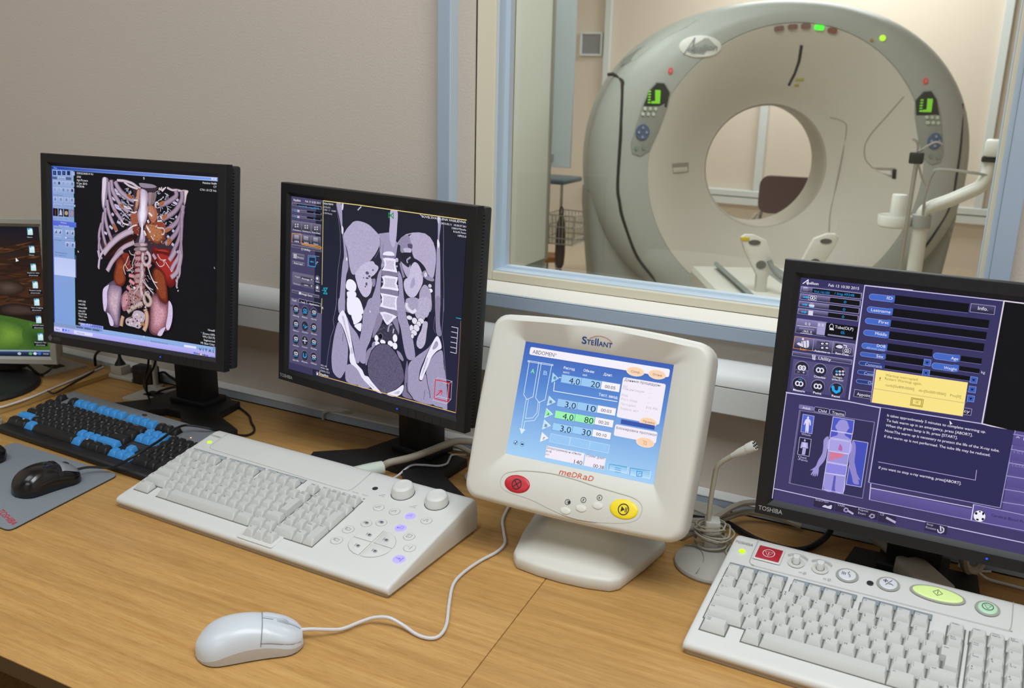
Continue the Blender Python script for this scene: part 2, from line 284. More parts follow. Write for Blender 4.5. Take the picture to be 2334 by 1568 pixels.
SCREEN_RENDER = """
R 0e0e13 0e0e13 0 - 0 0 3760 3011
R 173c9c 7d9fe8 1 - 0 0 3760 62
R 3f6fd0 a9bdf0 1 - 0 52 3760 62
R 5d7fd0 c9cdf5 1 - 0 0 3760 9
R c9cdf2 c9cdf2 0 - 3630 10 3680 46
R c9cdf2 c9cdf2 0 - 3690 10 3740 46
T d8e2ff 0 50 42 136 22 Vitrea
R 8ea3cf 7d9fdb 0 - 0 62 535 2850
R 4a4fd0 4a4fd0 0 - 0 62 15 2850
R 4fb9a8 4fb9a8 0 - 526 62 536 2850
R 15245c 15245c 0 - 33 83 110 157
R 15245c 15245c 0 - 148 79 224 152
R 15245c 15245c 0 - 261 74 337 147
R 15245c 15245c 0 - 377 69 452 142
R 9fb4dd 9fb4dd 0 - 494 77 563 142
R 3a63c8 3a63c8 0 - 60 95 83 141
R 3a63c8 3a63c8 0 - 174 90 197 136
R 3a63c8 3a63c8 0 - 288 86 310 131
R 52648f 52648f 0 - 16 186 136 230
R 9fb4dd 9fb4dd 0 - 140 177 338 221
R 52648f 52648f 0 - 345 178 480 225
T 20305c 0 172 219 309 21 Analysis
T 1a2440 0 33 225 118 19 Patient
T 1a2440 0 362 223 462 19 Batch
R aebfe4 90a4d2 0 - 27 256 124 350
R 7c90c0 7c90c0 0 - 47 273 98 321
R aebfe4 90a4d2 0 - 135 255 232 348
R 333c5c 333c5c 0 - 156 271 205 320
R aebfe4 90a4d2 0 - 243 253 339 346
R 8a9cc8 8a9cc8 0 - 263 269 313 318
R aebfe4 90a4d2 0 - 350 252 445 345
R 90a2cc 90a2cc 0 - 370 268 419 316
R aebfe4 90a4d2 0 - 456 250 551 343
R 6d82b4 6d82b4 0 - 476 266 525 315
R aebfe4 90a4d2 0 - 24 374 121 468
R 8a9cc8 8a9cc8 0 - 45 390 95 439
R aebfe4 90a4d2 0 - 132 372 229 466
R 90a2cc 90a2cc 0 - 153 388 203 437
R aebfe4 90a4d2 0 - 240 370 337 463
R 6d82b4 6d82b4 0 - 261 386 310 435
R aebfe4 90a4d2 0 - 347 369 443 461
R 7c90c0 7c90c0 0 - 368 385 417 433
R aebfe4 90a4d2 0 - 454 367 549 459
R 333c5c 333c5c 0 - 474 383 523 431
T 2c3a66 0 45 519 273 19 Selected Anatomy
R b2c2e6 93a6d4 0 - 26 546 139 643
R 7488b8 7488b8 0 - 53 562 106 610
R b2c2e6 93a6d4 0 - 165 543 277 639
R 7488b8 7488b8 0 - 192 558 244 607
R b2c2e6 93a6d4 0 - 302 539 413 635
R 7488b8 7488b8 0 - 329 555 381 603
R b2c2e6 93a6d4 0 - 439 536 549 632
R 7488b8 7488b8 0 - 465 552 517 600
R a5b6de 8fa2cf 0 - 24 664 246 701
R a5b6de 8fa2cf 0 - 294 655 571 694
T 46587f 0 65 696 210 17 Snapshot
T 46587f 0 323 689 542 17 Preset Gallery
R 160c0c 160c0c 0 - 19 749 137 888
E 5a3a30 0 78 823 15 56
R 1a1c30 1a1c30 0 - 155 747 272 886
E 8a8cb0 0 213 821 36 52
R 2a211c 2a211c 0 - 289 745 406 883
E b09a80 0 348 818 42 39
R 7c7fb0 7c7fb0 0 - 423 743 539 881
E a08c98 0 481 816 35 51
E c9c6da 0 207 810 15 52
L d5d0e2 1.2 0 170 864 207 827 242 860
T 50628e 0 42 947 114 15 Select
T 50628e 0 169 938 253 15 Select
T 50628e 0 301 929 384 15 Select
T 50628e 0 438 920 503 15 Select
R 5b6fd6 4f63cc 0 - 11 968 588 1058
T e4e8ff 0 209 1006 347 24 Anatomy
T e4e8ff 0 154 1059 411 24 Vessel Analysis
T 2c3a66 0 38 1109 219 20 Vessel Tools
R b2c2e6 93a6d4 0 - 38 1124 139 1225
P 42527f 0 60 1196 104 1137 109 1197
R b2c2e6 93a6d4 0 - 141 1121 241 1222
P 42527f 0 163 1193 207 1133 212 1194
R b2c2e6 93a6d4 0 - 321 1121 420 1221
P 42527f 0 343 1192 386 1133 391 1193
R b2c2e6 93a6d4 0 - 446 1116 545 1215
P 42527f 0 468 1187 511 1128 516 1188
R a5b6de 8fa2cf 0 - 35 1242 228 1274
T 2c3a66 0 360 1271 544 19 Show Vessel
E e8ecff 0 330 1258 18 13
T 2c3a66 0 39 1327 221 20 Vessel Label
L 6d80b0 0.5 0 227 1318 572 1307
L 6d80b0 0.5 0 27 1325 23 1500
R b2c2e6 93a6d4 0 - 311 1328 428 1435
P 5f72a4 0 339 1413 352 1351 394 1365 381 1413
R b2c2e6 93a6d4 0 - 442 1322 559 1429
P 5f72a4 0 470 1406 483 1345 524 1359 512 1407
T 2c3a66 0 46 1554 360 22 Tissue Management
T 46587f 0 51 1598 318 20 Base  Segmented
R b9c6f0 c3cef6 0 - 30 1631 555 1956
R 6f82b8 6f82b8 0 - 562 1553 573 1963
R 6f82ac 6f82ac 0 - 29 2902 623 2883
R 5a6a94 5a6a94 0 - 47 2927 310 2951
T 16203c 0 71 2959 291 22 Patient Directory
R 5a6a94 5a6a94 0 - 341 2910 473 2950
T 16203c 0 364 2955 455 22 Gallery
R b9c6ee b9c6ee 0 - 521 2900 622 2944
T 16203c 0 545 2950 604 22 Viewer
R 8aa6dc 8aa6dc 0 - 536 2870 3760 2930
R 8298c4 8298c4 0 - 0 2840 800 2910
R b4b6f2 a9a2ee 0 - 0 2910 3760 3010
R 8fb0e2 8aa8e0 0 - 536 2830 3760 2915
R 7f8fe0 8d9bf0 0 - 660 2770 1220 2835
R 3a3f86 3a3f86 0 - 920 2780 936 2820
R 3a3f86 3a3f86 0 - 960 2780 976 2820
R 3a3f86 3a3f86 0 - 1000 2780 1016 2820
R 3a3f86 3a3f86 0 - 1040 2780 1056 2820
R 3a3f86 3a3f86 0 - 1080 2780 1096 2820
R 3a3f86 3a3f86 0 - 1120 2780 1136 2820
R 3a3f86 3a3f86 0 - 1160 2780 1176 2820
R 7c93c4 7c93c4 0 - 536 2835 1200 2880
R 5f719c 5f719c 0 - 560 2840 730 2880
T 101830 0 575 2872 715 22 Review
R 5f719c 5f719c 0 - 760 2840 930 2880
T 101830 0 775 2872 915 22 Report
R 5f719c 5f719c 0 - 960 2840 1130 2880
T 101830 0 975 2872 1115 22 Image
R cfd2fb cfd2fb 0 - 0 2930 200 2990
T 202a60 1 35 2975 150 28 Start
E 2f63d8 0 230 2955 22 22
E 3f86e8 0 300 2955 22 22
E 6aa0f0 0 370 2955 22 22
R d7d9fd d7d9fd 0 - 500 2930 960 2990
T 303a70 0 560 2975 760 26 Vitrea
T 20305c 0 2340 2914 2719 27 Rendering Model and active
R dfe6fb dfe6fb 0 - 3080 2870 3350 2910
T 20304c 1 3407 2931 3747 53 V I T A L
E 3a4fc8 0 3309 2986 15 16
E 4a60d8 0 3345 2988 15 16
E 2a9050 0 3381 2989 15 16
E d04050 0 3417 2991 15 16
E d8d8f0 0 3453 2992 15 16
E 40a060 0 3488 2994 15 16
E 303a80 0 3524 2995 14 16
E c03a70 0 3559 2997 14 16
E 3858c8 0 3594 2999 14 16
T 404a80 0 3652 3010 3748 21 10:35
R 7d8cc0 7d8cc0 0 - 3714 2817 3752 2866
T e9ebf2 0 621 112 1011 36 SOROCHKIN M YU
T e9ebf2 0 620 176 719 36 3700
T e9ebf2 0 619 230 883 36 Age:76 years
T e9ebf2 0 618 288 867 36 15 Jan 2015
T e9ebf2 0 617 341 799 36 10:20:06
T e9ebf2 0 2164 118 2198 39 S
T e9ebf2 0 621 1500 652 34 R
T e9ebf2 0 3716 1501 3741 33 L
T e9ebf2 0 2176 2856 2186 33 I
T e9ebf2 0 3458 118 3748 35 Policlinic No84
T e9ebf2 0 3684 172 3749 35 CT
T e9ebf2 0 3403 234 3750 35 CTA 1.0 CE Vol.
T e9ebf2 0 626 2390 799 34 kVP:120
T e9ebf2 0 625 2447 791 34 mA:395
T e9ebf2 0 624 2508 828 34 msec:500
T e9ebf2 0 623 2570 789 34 mAs:197
T e9ebf2 0 622 2620 819 34 Krn:FC08
T e9ebf2 0 621 2668 826 34 Thk:1 mm
T e9ebf2 0 620 2724 794 34 Aquilion
T e9ebf2 0 619 2800 954 35 Orient: -4' 4' 3'
T e9ebf2 0 3596 2567 3748 36 Vitrea®
T e9ebf2 0 3488 2640 3749 37 Zoom:143%
T e9ebf2 0 3488 2694 3750 37 W/L:125/175
T e9ebf2 0 3515 2750 3751 37 Segmented
T e9ebf2 0 3441 2807 3751 37 VR: Base Color
L 5a8ae0 0.8 0 3455 2604 3471 2618
S 3a2a35 0 1379 185 1563 177 1922 208 2174 263 2666 230 3024 258 3074 589 3029 965 2983 1344 2298 1405 1918 1184 1633 1266 1327 1490 1194 1352 1266 898 1349 597
S 0f0e14 0 1405 252 1563 196 1743 226 1922 295 1947 447 1908 603 1856 819 1739 1022 1437 1133 1329 1291 1249 1277 1292 996 1348 696
S 0f0e14 0 2459 277 2666 230 2906 246 3013 333 3027 592 3016 872 2911 1162 2729 1082 2631 805 2521 623 2447 476
U 9c93b4 c3bcd8 5.0 0 1509 325 1587 369
U 9c93b4 c3bcd8 5.0 0 1535 392 1652 405
U 9c93b4 c3bcd8 5.0 0 1442 475 1534 508
U 9c93b4 c3bcd8 5.0 0 1507 598 1624 620
U 9c93b4 c3bcd8 5.0 0 1533 626 1663 666
U 9c93b4 c3bcd8 5.0 0 1385 969 1464 1013
U 9c93b4 c3bcd8 5.0 0 1251 1088 1331 1112
U 9c93b4 c3bcd8 5.0 0 1570 878 1661 910
U 9c93b4 c3bcd8 5.0 0 2883 396 2943 429
U 9c93b4 c3bcd8 5.0 0 2823 455 2931 495
U 9c93b4 c3bcd8 5.0 0 2884 694 2944 737
U 9c93b4 c3bcd8 5.0 0 2813 934 2898 974
U 9c93b4 c3bcd8 5.0 0 2705 1036 2766 1088
U 9c93b4 c3bcd8 5.0 0 2802 1161 2887 1211
U 9c93b4 c3bcd8 5.0 0 2923 1274 2971 1326
U 9c93b4 c3bcd8 5.0 0 1440 749 1492 775
U 77728a c2bdd2 1.0959641332384635 0 1695 688 1711 701 1642 643
U 77728a c2bdd2 0.9874647688373571 0 1874 498 1949 490 1959 500
U 77728a c2bdd2 1.3078885266281508 0 1815 433 1872 433 1884 458
U 77728a c2bdd2 1.2728796663450541 0 1642 827 1612 774 1735 827
U 77728a c2bdd2 1.371303586888962 0 1836 890 1902 873 1916 888
U 77728a c2bdd2 0.8779634477847018 0 1900 885 1845 856 2009 880
U 77728a c2bdd2 1.2057943870632477 0 1811 528 1793 511 1852 545
U 77728a c2bdd2 1.5431564809600138 0 1892 762 1947 815 1948 729
U 77728a c2bdd2 1.5237567876097895 0 1878 941 1888 965 1852 991
U 77728a c2bdd2 0.8507684617161835 0 1796 518 1849 572 1747 565
U 77728a c2bdd2 1.0351129974552498 0 1747 437 1790 478 1692 463
U 77728a c2bdd2 1.0647633168152062 0 1636 802 1696 854 1663 868
U 77728a c2bdd2 1.2798102470372807 0 1718 392 1646 361 1727 413
U 77728a c2bdd2 1.494223227142178 0 1673 373 1644 428 1770 363
U 77728a c2bdd2 1.3151109747101817 0 1761 668 1776 674 1809 726
U 77728a c2bdd2 1.3762490017153106 0 1776 611 1735 590 1887 617
U 77728a c2bdd2 1.1321682750431057 0 1789 347 1802 291 1835 369
U 77728a c2bdd2 1.1730003437573664 0 1642 744 1669 724 1705 777
U 77728a c2bdd2 1.3408162475899015 0 1633 386 1705 354 1651 405
U 77728a c2bdd2 1.0501365289575286 0 1721 573 1700 585 1710 568
U 77728a c2bdd2 1.2554064016564659 0 1856 353 1891 330 1831 399
U 77728a c2bdd2 1.1481874564262569 0 1697 463 1728 414 1690 453
U 77728a c2bdd2 1.4844281551879093 0 1872 610 1821 594 1924 661
U 77728a c2bdd2 0.8967354597682292 0 1760 482 1764 446 1841 527
U 77728a c2bdd2 1.445781134533563 0 1680 521 1701 555 1679 488
U 77728a c2bdd2 1.016939595131402 0 1710 845 1687 836 1722 843
U 77728a c2bdd2 0.8037294356665166 0 1899 431 1966 472 2010 428
U 77728a c2bdd2 0.977672589017857 0 1905 916 1942 952 1959 924
U 77728a c2bdd2 0.981973069080896 0 1710 559 1644 572 1698 605
U 77728a c2bdd2 1.354964485837804 0 1635 919 1701 961 1734 932
U 77728a c2bdd2 0.9374572724293897 0 1627 819 1595 841 1658 817
U 77728a c2bdd2 1.0730821259343961 0 1902 717 1864 762 1924 759
U 77728a c2bdd2 1.2277096324422216 0 1730 466 1780 426 1809 521
U 77728a c2bdd2 0.8060037761181673 0 1862 853 1882 894 1807 840
U 77728a c2bdd2 1.1383872035203746 0 1704 677 1700 709 1640 638
U 77728a c2bdd2 0.8547333507705507 0 1663 425 1737 462 1614 437
U 77728a c2bdd2 1.0810316466438599 0 1720 541 1741 550 1720 515
U 77728a c2bdd2 1.244420754930311 0 1724 420 1758 405 1674 396
U 77728a c2bdd2 1.426097467788003 0 1735 723 1716 759 1783 722
U 77728a c2bdd2 1.362304528444699 0 1736 654 1723 678 1754 634
U 77728a c2bdd2 0.8572647977062305 0 1783 777 1771 769 1876 831
U 77728a c2bdd2 1.4327335171124407 0 1734 909 1698 907 1691 958
U 77728a c2bdd2 1.4339755080725525 0 1819 897 1845 922 1857 857
U 77728a c2bdd2 0.9148146881817 0 1801 342 1843 288 1753 308
U 77728a c2bdd2 0.818789895424151 0 1887 446 1938 400 1973 471
U 77728a c2bdd2 1.2632611352168448 0 1871 934 1917 876 1945 939
U 77728a c2bdd2 1.399171937107524 0 1837 404 1905 350 1832 421
U 77728a c2bdd2 0.9438179531453423 0 1870 487 1832 502 1942 481
U 77728a c2bdd2 1.0802275869645996 0 1735 592 1722 544 1760 656
U 77728a c2bdd2 0.9284963930563392 0 1746 813 1776 841 1803 821
U 77728a c2bdd2 1.517921035811634 0 1767 745 1713 701 1838 799
U 77728a c2bdd2 1.3751285127288415 0 1778 619 1730 594 1750 640
U 77728a c2bdd2 1.3529059263350631 0 1719 489 1790 462 1782 486
U 77728a c2bdd2 1.0137388163173744 0 1877 702 1834 649 1899 696
U 77728a c2bdd2 1.057633724704955 0 1677 572 1720 529 1790 573
U 77728a c2bdd2 1.467689388404815 0 1803 633 1852 636 1824 667
U 77728a c2bdd2 1.3868707530608835 0 1879 586 1949 578 1856 566
U 77728a c2bdd2 1.566971756323408 0 1837 761 1892 728 1807 745
U 77728a c2bdd2 1.4868764521882507 0 1679 790 1741 758 1771 772
U 77728a c2bdd2 0.8687403328297587 0 1749 801 1685 844 1737 795
U 77728a c9c4d8 0.8055069567524443 0 2676 678 2651 672 2673 655
U 77728a c9c4d8 1.1127359993781174 0 2677 850 2683 806 2639 881
U 77728a c9c4d8 1.5270096018965744 0 2521 819 2462 874 2500 860
U 77728a c9c4d8 1.3407097558377186 0 2732 443 2755 476 2693 484
U 77728a c9c4d8 1.2289338441233664 0 2800 669 2744 672 2775 705
U 77728a c9c4d8 0.9455838301529549 0 2707 610 2729 623 2653 667
U 77728a c9c4d8 1.545475265740045 0 2699 340 2647 324 2736 359
U 77728a c9c4d8 1.1661630838058739 0 2667 662 2639 627 2593 701
U 77728a c9c4d8 1.3917109691611187 0 2732 594 2712 569 2712 647
U 77728a c9c4d8 0.9977570336785675 0 2497 585 2538 566 2469 585
U 77728a c9c4d8 1.082307651627098 0 2663 739 2713 691 2624 705
U 77728a c9c4d8 1.3818314618593024 0 2521 752 2475 720 2508 791
U 77728a c9c4d8 1.273533037947977 0 2752 719 2701 710 2700 734
U 77728a c9c4d8 1.0001204751110067 0 2670 389 2711 335 2722 440
U 77728a c9c4d8 1.2420851225028267 0 2795 493 2807 507 2875 518
U 77728a c9c4d8 1.1872577371011608 0 2584 798 2598 822 2498 844
U 77728a c9c4d8 1.218911752849937 0 2702 565 2696 530 2707 521
U 77728a c9c4d8 1.1553777939771033 0 2649 662 2659 713 2716 626
U 77728a c9c4d8 0.8404855908484287 0 2745 642 2724 613 2673 661
U 77728a c9c4d8 1.4964086076247893 0 2789 457 2816 414 2849 474
U 77728a c9c4d8 1.3917757212766206 0 2788 696 2767 732 2862 741
U 77728a c9c4d8 1.1880014080751544 0 2629 731 2571 683 2556 712
U 77728a c9c4d8 1.359422380137353 0 2537 578 2543 569 2562 564
U 77728a c9c4d8 1.1211662676237366 0 2637 731 2591 779 2675 723
U 77728a c9c4d8 1.2771793449032858 0 2606 593 2566 539 2556 638
U 77728a c9c4d8 0.9562396297400767 0 2532 555 2489 520 2515 528
U 77728a c9c4d8 0.9345863368674551 0 2492 343 2491 294 2411 351
U 77728a c9c4d8 0.8408928766205429 0 2619 699 2604 689 2538 767
U 77728a c9c4d8 1.1796687971987996 0 2556 330 2507 346 2530 298
U 77728a c9c4d8 1.0200710712748022 0 2501 722 2544 715 2576 704
U 77728a c9c4d8 1.4517354210433977 0 2566 435 2585 416 2497 469
U 77728a c9c4d8 0.8029250031995052 0 2802 620 2734 578 2747 580
U 77728a c9c4d8 1.5202406783774123 0 2502 676 2458 733 2498 721
U 77728a c9c4d8 0.8273694478411247 0 2786 833 2757 847 2861 791
U 77728a c9c4d8 0.8917389363496211 0 2581 791 2565 774 2612 848
U 77728a c9c4d8 1.3871608876339434 0 2542 727 2591 729 2614 715
U 77728a c9c4d8 1.4235721331998048 0 2620 409 2618 383 2565 447
U 77728a c9c4d8 1.1094396409359937 0 2684 699 2682 660 2719 653
U 77728a c9c4d8 1.341864780548818 0 2638 732 2580 705 2697 753
U 77728a c9c4d8 1.1599234668400789 0 2773 792 2831 815 2745 789
U 77728a c9c4d8 1.5645528251868894 0 2507 520 2449 531 2441 485
U 77728a c9c4d8 0.8390560089209371 0 2697 411 2647 431 2711 366
U 77728a c9c4d8 0.976065301005563 0 2560 866 2570 856 2608 883
U 77728a c9c4d8 0.9505279390065959 0 2743 589 2696 544 2799 551
U 77728a c9c4d8 0.9594054457138725 0 2492 870 2551 818 2487 848
U 77728a c9c4d8 1.3134443610047315 0 2757 637 2794 676 2730 659
S 8f8496 2 2087 186 2249 184 2398 196 2471 230 2361 254 2174 258 2099 229
U 7d6b78 cdbfcc 5 0 1576 167 1744 169 1922 199 2049 260 2112 276
U 8b7a86 d5c8d4 4 0 1744 188 1846 241 1973 273 2074 287
U 8b7a86 cbbccb 4 0 2702 228 2811 260 2906 255 3025 268
U a07868 cba898 3 0 2520 246 2581 271 2666 230
U a59aa8 ded6e0 2 0 2545 236 2520 284
U a59aa8 ded6e0 2 0 2587 224 2557 282
U a59aa8 ded6e0 2 0 2630 241 2581 290
U a59aa8 ded6e0 2 0 2678 220 2593 299
S 8d7f96 1 1241 142 1367 147 1372 263 1351 421 1323 560 1275 700 1229 644 1211 487 1226 310
S d9cbdc 1 1254 152 1327 158 1305 404 1255 662 1231 486 1232 309
S a99aa8 1 3024 249 3159 252 3131 327 3102 457 3073 496 3049 359
S d8c2c8 1 3083 260 3154 256 3119 337 3091 458 3084 338
S 8c5a4a 3 2036 299 2112 295 2086 516 2035 644 1971 657 2010 463
S b98a76 3 2049 317 2093 315 2067 498 2022 615 2004 521
S 7a6a70 2 2274 344 2398 328 2471 343 2435 477 2373 537 2299 551 2274 448
S 9c8088 2 2299 352 2361 344 2336 501 2299 532
S a8624a 4 2274 562 2373 547 2472 617 2484 749 2423 829 2373 842 2311 770 2274 677
S b07860 4 2286 580 2373 575 2422 667 2398 773 2336 730
S 9a5640 4 1908 709 2047 710 2060 844 2009 906 1919 912 1894 817
S 7c3626 4 1945 910 2060 902 2084 1035 2034 1078 1970 1054
H 6a3220 b0714a 3 6 45 2236 861 2373 851 2521 812 2643 861 2656 955 2656 1087 2583 1160 2472 1197 2361 1159 2261 1109 2223 1006
S ac6c48 5 2298 885 2423 876 2570 942 2607 1044 2522 1136 2398 1117 2311 1018
S 8e3f30 4 2435 818 2631 824 2668 897 2570 913 2460 883
U b8a4a8 e4d8dc 4 0 2248 908 2298 971 2336 1007
U b8a4a8 e4d8dc 4 0 2186 989 2217 1035 2236 1072
U b8a4a8 e4d8dc 1.5 0 2348 1064 2385 1109 2410 1135
U b8a4a8 e4d8dc 1.5 0 2410 1040 2435 1066
U 9c8a92 ded0d6 2.4 0 2447 894 2521 917 2595 912 2644 937 2632 1013 2583 1017
U c8b8bc ece2e6 4 0 2299 675 2373 727
U c8b8bc ece2e6 4 0 2273 801 2298 847
S 220b0c 2 1300 1493 1435 1361 1607 1238 1790 1145 1944 1056 2046 1096 1969 1200 1789 1283 1593 1398 1460 1538 1273 1563
S 3a1214 3 1394 1484 1554 1342 1737 1238 1918 1135 1970 1161 1841 1249 1658 1343 1500 1455
H 641416 982620 3 6 45 2410 1241 2546 1277 2705 1254 2815 1302 2888 1417 2423 1459 2373 1340
S a8352c 3 2485 1311 2645 1279 2767 1335 2791 1426 2522 1450
H 5a1214 96241e 3 6 45 2409 1310 2867 1333 2933 1431 2947 1555 2908 1706 2896 1833 2803 1914 2722 1893 2641 1817 2505 1651 2395 1480 2368 1377
S a02822 3 2504 1365 2801 1402 2881 1541 2815 1715 2695 1706 2559 1571
S 5e1416 2 2340 1411 2505 1449 2505 1534 2368 1504
U 8d7484 bfacc0 11 0 1247 1467 1395 1315 1594 1161 1790 1057 1945 1007
U 8d7484 bda8ba 8 0 1499 1535 1619 1395 1763 1295 1969 1209
S a898ae 1 2112 295 2174 282 2262 325 2280 429 2268 562 2280 638 2261 754 2223 852 2173 923 2179 990 2211 1084 2210 1171 2147 1214 2078 1201 2110 1072 2135 964 2097 919 2060 825 2047 691 2086 592 2099 439
H c4b4cc efe6f4 1 6 45 2137 303 2212 309 2249 430 2236 583 2249 678 2211 815 2148 915 2160 991 2173 1106 2135 1167 2110 1111 2142 964 2110 898 2085 804 2079 689 2111 591 2118 438
S 8a747c 3 1982 1228 2084 1202 2248 1196 2261 1244 2122 1271 1976 1271
S c0a8ae 3 2109 1212 2223 1208 2229 1239 2122 1255
S 8a747c 3 1982 1306 2084 1280 2248 1274 2260 1321 2122 1348 1975 1349
S c0a8ae 3 2109 1289 2223 1285 2229 1316 2122 1333
S 8a747c 3 1981 1384 2084 1357 2248 1351 2260 1398 2121 1426 1975 1427
S c0a8ae 3 2109 1367 2223 1363 2229 1393 2122 1411
S 8a747c 3 1981 1462 2083 1435 2248 1428 2260 1476 2121 1504 1975 1506
S c0a8ae 3 2109 1445 2223 1440 2229 1471 2121 1488
U 5c4860 ab97ae 9.5 1 1537 188 1588 272 1691 374 1845 452 1972 493
U 5c4860 ab97ae 9 1 1445 172 1470 327 1560 468 1689 597 1844 694
U 5c4860 ab97ae 8 1 1392 204 1404 398 1468 590 1558 722 1662 822 1688 870
U 5c4860 ab97ae 8 1 1343 519 1375 694 1439 847 1530 988 1569 1054
U 5c4860 ab97ae 7.5 1 1302 659 1300 817 1345 992 1410 1135 1449 1212
U 5c4860 ab97ae 6.5 1 1268 740 1239 900 1238 1079 1289 1254 1315 1322
U 5c4860 ab97ae 6 1 1212 932 1157 1105 1155 1285 1220 1420
U 5c4860 ab97ae 5 1 1169 1184 1140 1356 1166 1494 1219 1560
U 5c4860 a08ba0 9.5 1 2894 265 2906 348 2811 418 2667 492 2545 527
U 5c4860 a08ba0 9.5 1 3025 268 3025 406 2908 580 2764 683 2607 759
U 5c4860 a08ba0 9 1 3061 497 3015 648 2909 795 2789 888 2656 955
U 5c4860 a08ba0 9 1 3050 590 2992 827 2886 994 2790 1086 2669 1181
U 5c4860 a08ba0 8 1 3027 713 3017 919 2946 1112 2839 1300 2779 1427
U 5c4860 a08ba0 6 1 3028 871 3018 1106 2983 1297 2960 1411
U 5c4860 a08ba0 5 1 3012 1088 3031 1293 3020 1405
S 9c5a34 5 1794 407 1871 393 1947 437 1909 468 1845 443
S 9c5a34 5 1638 571 1715 576 1741 633 1689 626
S 9c5a34 5 1506 676 1559 712 1558 741
S 9c5a34 5 1465 924 1531 939 1582 1034 1517 1029
S 9c5a34 5 1384 1137 1436 1173 1449 1212
S 9c5a34 5 1276 1275 1315 1312 1302 1333
S a5623c 5 2545 489 2618 448 2643 493 2594 534 2533 537
S a5623c 5 2594 713 2692 678 2704 725 2619 768
S a5623c 5 2668 935 2765 899 2813 915 2717 969 2656 983
S a5623c 5 2717 1092 2790 1077 2814 1122 2730 1205
E 4a2018 0 2251 855 11 7
E 8a4a34 0 1998 832 14 4
E 8a4a34 0 1962 1051 11 9
E 8a4a34 0 2373 888 15 4
E c08a70 0 2481 877 16 11
E 4a2018 0 2377 1169 16 7
E d0aaa0 0 2055 1072 11 10
E 6e3420 0 2220 1207 9 11
E c08a70 0 2051 863 9 8
E c08a70 0 2398 818 8 7
E 6e3420 0 2479 909 10 11
E d0aaa0 0 2250 892 15 9
E 8a4a34 0 2652 1166 16 7
E 4a2018 0 2623 970 8 11
E 4a2018 0 2542 1083 5 5
E c08a70 0 2316 1018 17 4
E 8a4a34 0 2656 1092 17 10
E c08a70 0 2652 798 8 6
E 4a2018 0 2598 1114 12 5
E 8a4a34 0 2520 956 9 4
E c08a70 0 1935 1230 17 10
E 4a2018 0 2488 1104 14 6
E 6e3420 0 2012 835 5 9
E d0aaa0 0 2592 1142 11 10
E 4a2018 0 2565 1172 10 8
E c08a70 0 2039 899 18 8
E d0aaa0 0 2222 952 9 6
E 6e3420 0 2351 859 10 10
E 4a2018 0 2540 1156 8 6
E c08a70 0 2367 850 8 9
E 6e3420 0 2602 828 9 8
E d0aaa0 0 2590 1163 7 11
E d0aaa0 0 2047 977 9 6
E 8a4a34 0 2631 1153 12 8
E d0aaa0 0 1934 999 18 5
E 6e3420 0 1969 1040 13 10
E 6e3420 0 1910 947 11 12
E 4a2018 0 2263 925 6 6
E c08a70 0 2636 841 13 7
E d0aaa0 0 2215 817 6 10
E c08a70 0 2043 901 16 4
E d0aaa0 0 2639 993 14 7
E 6e3420 0 2048 836 7 5
E 4a2018 0 2005 968 6 5
E d0aaa0 0 2623 1175 8 7
E 8a4a34 0 2632 974 11 9
E d0aaa0 0 2316 1143 12 7
E 4a2018 0 2321 980 11 7
E c08a70 0 2487 911 9 10
E c08a70 0 2637 909 6 8
E c08a70 0 1951 1077 7 4
E 4a2018 0 2572 1100 13 8
E 4a2018 0 2493 832 12 6
E d0aaa0 0 2361 890 11 7
E 8a4a34 0 2369 1189 16 10
E 8a4a34 0 2292 1097 14 6
E c08a70 0 2242 917 11 8
E 4a2018 0 2576 1174 11 11
E 4a2018 0 1946 998 16 10
E d0aaa0 0 1952 1172 8 4
E d0aaa0 0 2303 830 16 7
E 8a4a34 0 2569 1068 5 7
E 6e3420 0 2600 1055 12 5
E 4a2018 0 2077 970 5 11
E c08a70 0 2069 996 5 8
E 8a4a34 0 2610 995 15 10
E 4a2018 0 2603 959 6 10
E c08a70 0 2586 901 6 5
E 8a4a34 0 2580 957 10 8
E c08a70 0 2657 968 10 8
E 8a4a34 0 2241 1060 10 5
E 6e3420 0 2652 1053 6 10
E 6e3420 0 2478 922 9 11
E 8a4a34 0 2392 839 13 11
E d0aaa0 0 2082 951 17 4
U a4949e dfd3da 3 0 1972 484 2035 480 2061 488
U a4949e dfd3da 3 0 1741 594 1818 628 1908 632
U a4949e dfd3da 3 0 1908 690 1984 695 2035 672
U a4949e dfd3da 3 0 1688 840 1726 896 1842 917
U a4949e dfd3da 3 0 1842 995 1945 929 2034 904
U a4949e dfd3da 3 0 2533 518 2484 483 2447 533 2472 579
U a4949e dfd3da 3 0 2594 760 2570 714
U a4949e dfd3da 3 0 2496 805 2594 789
S 7c5258 4 1993 1367 2119 1334 2216 1347 2216 1401 2105 1432 1993 1420
S b08a92 4 2007 1365 2105 1348 2112 1399 2014 1412
S 7a2226 3 1993 1422 2216 1409 2216 1431 1993 1446
S 7c5258 4 1993 1463 2119 1431 2216 1443 2216 1497 2105 1528 1992 1517
S b08a92 4 2007 1462 2105 1445 2112 1496 2014 1509
S 7a2226 3 1992 1519 2216 1505 2216 1527 1992 1543
S 7c5258 4 1992 1571 2119 1538 2216 1550 2216 1604 2104 1636 1992 1625
S b08a92 4 2006 1570 2105 1552 2111 1603 2013 1616
S 7a2226 3 1992 1627 2216 1612 2216 1634 1992 1651
S 7c5258 4 1992 1668 2118 1634 2216 1647 2216 1700 2104 1733 1992 1722
S b08a92 4 2006 1667 2104 1649 2111 1700 2013 1714
S 7a2226 3 1992 1724 2216 1709 2216 1730 1992 1748
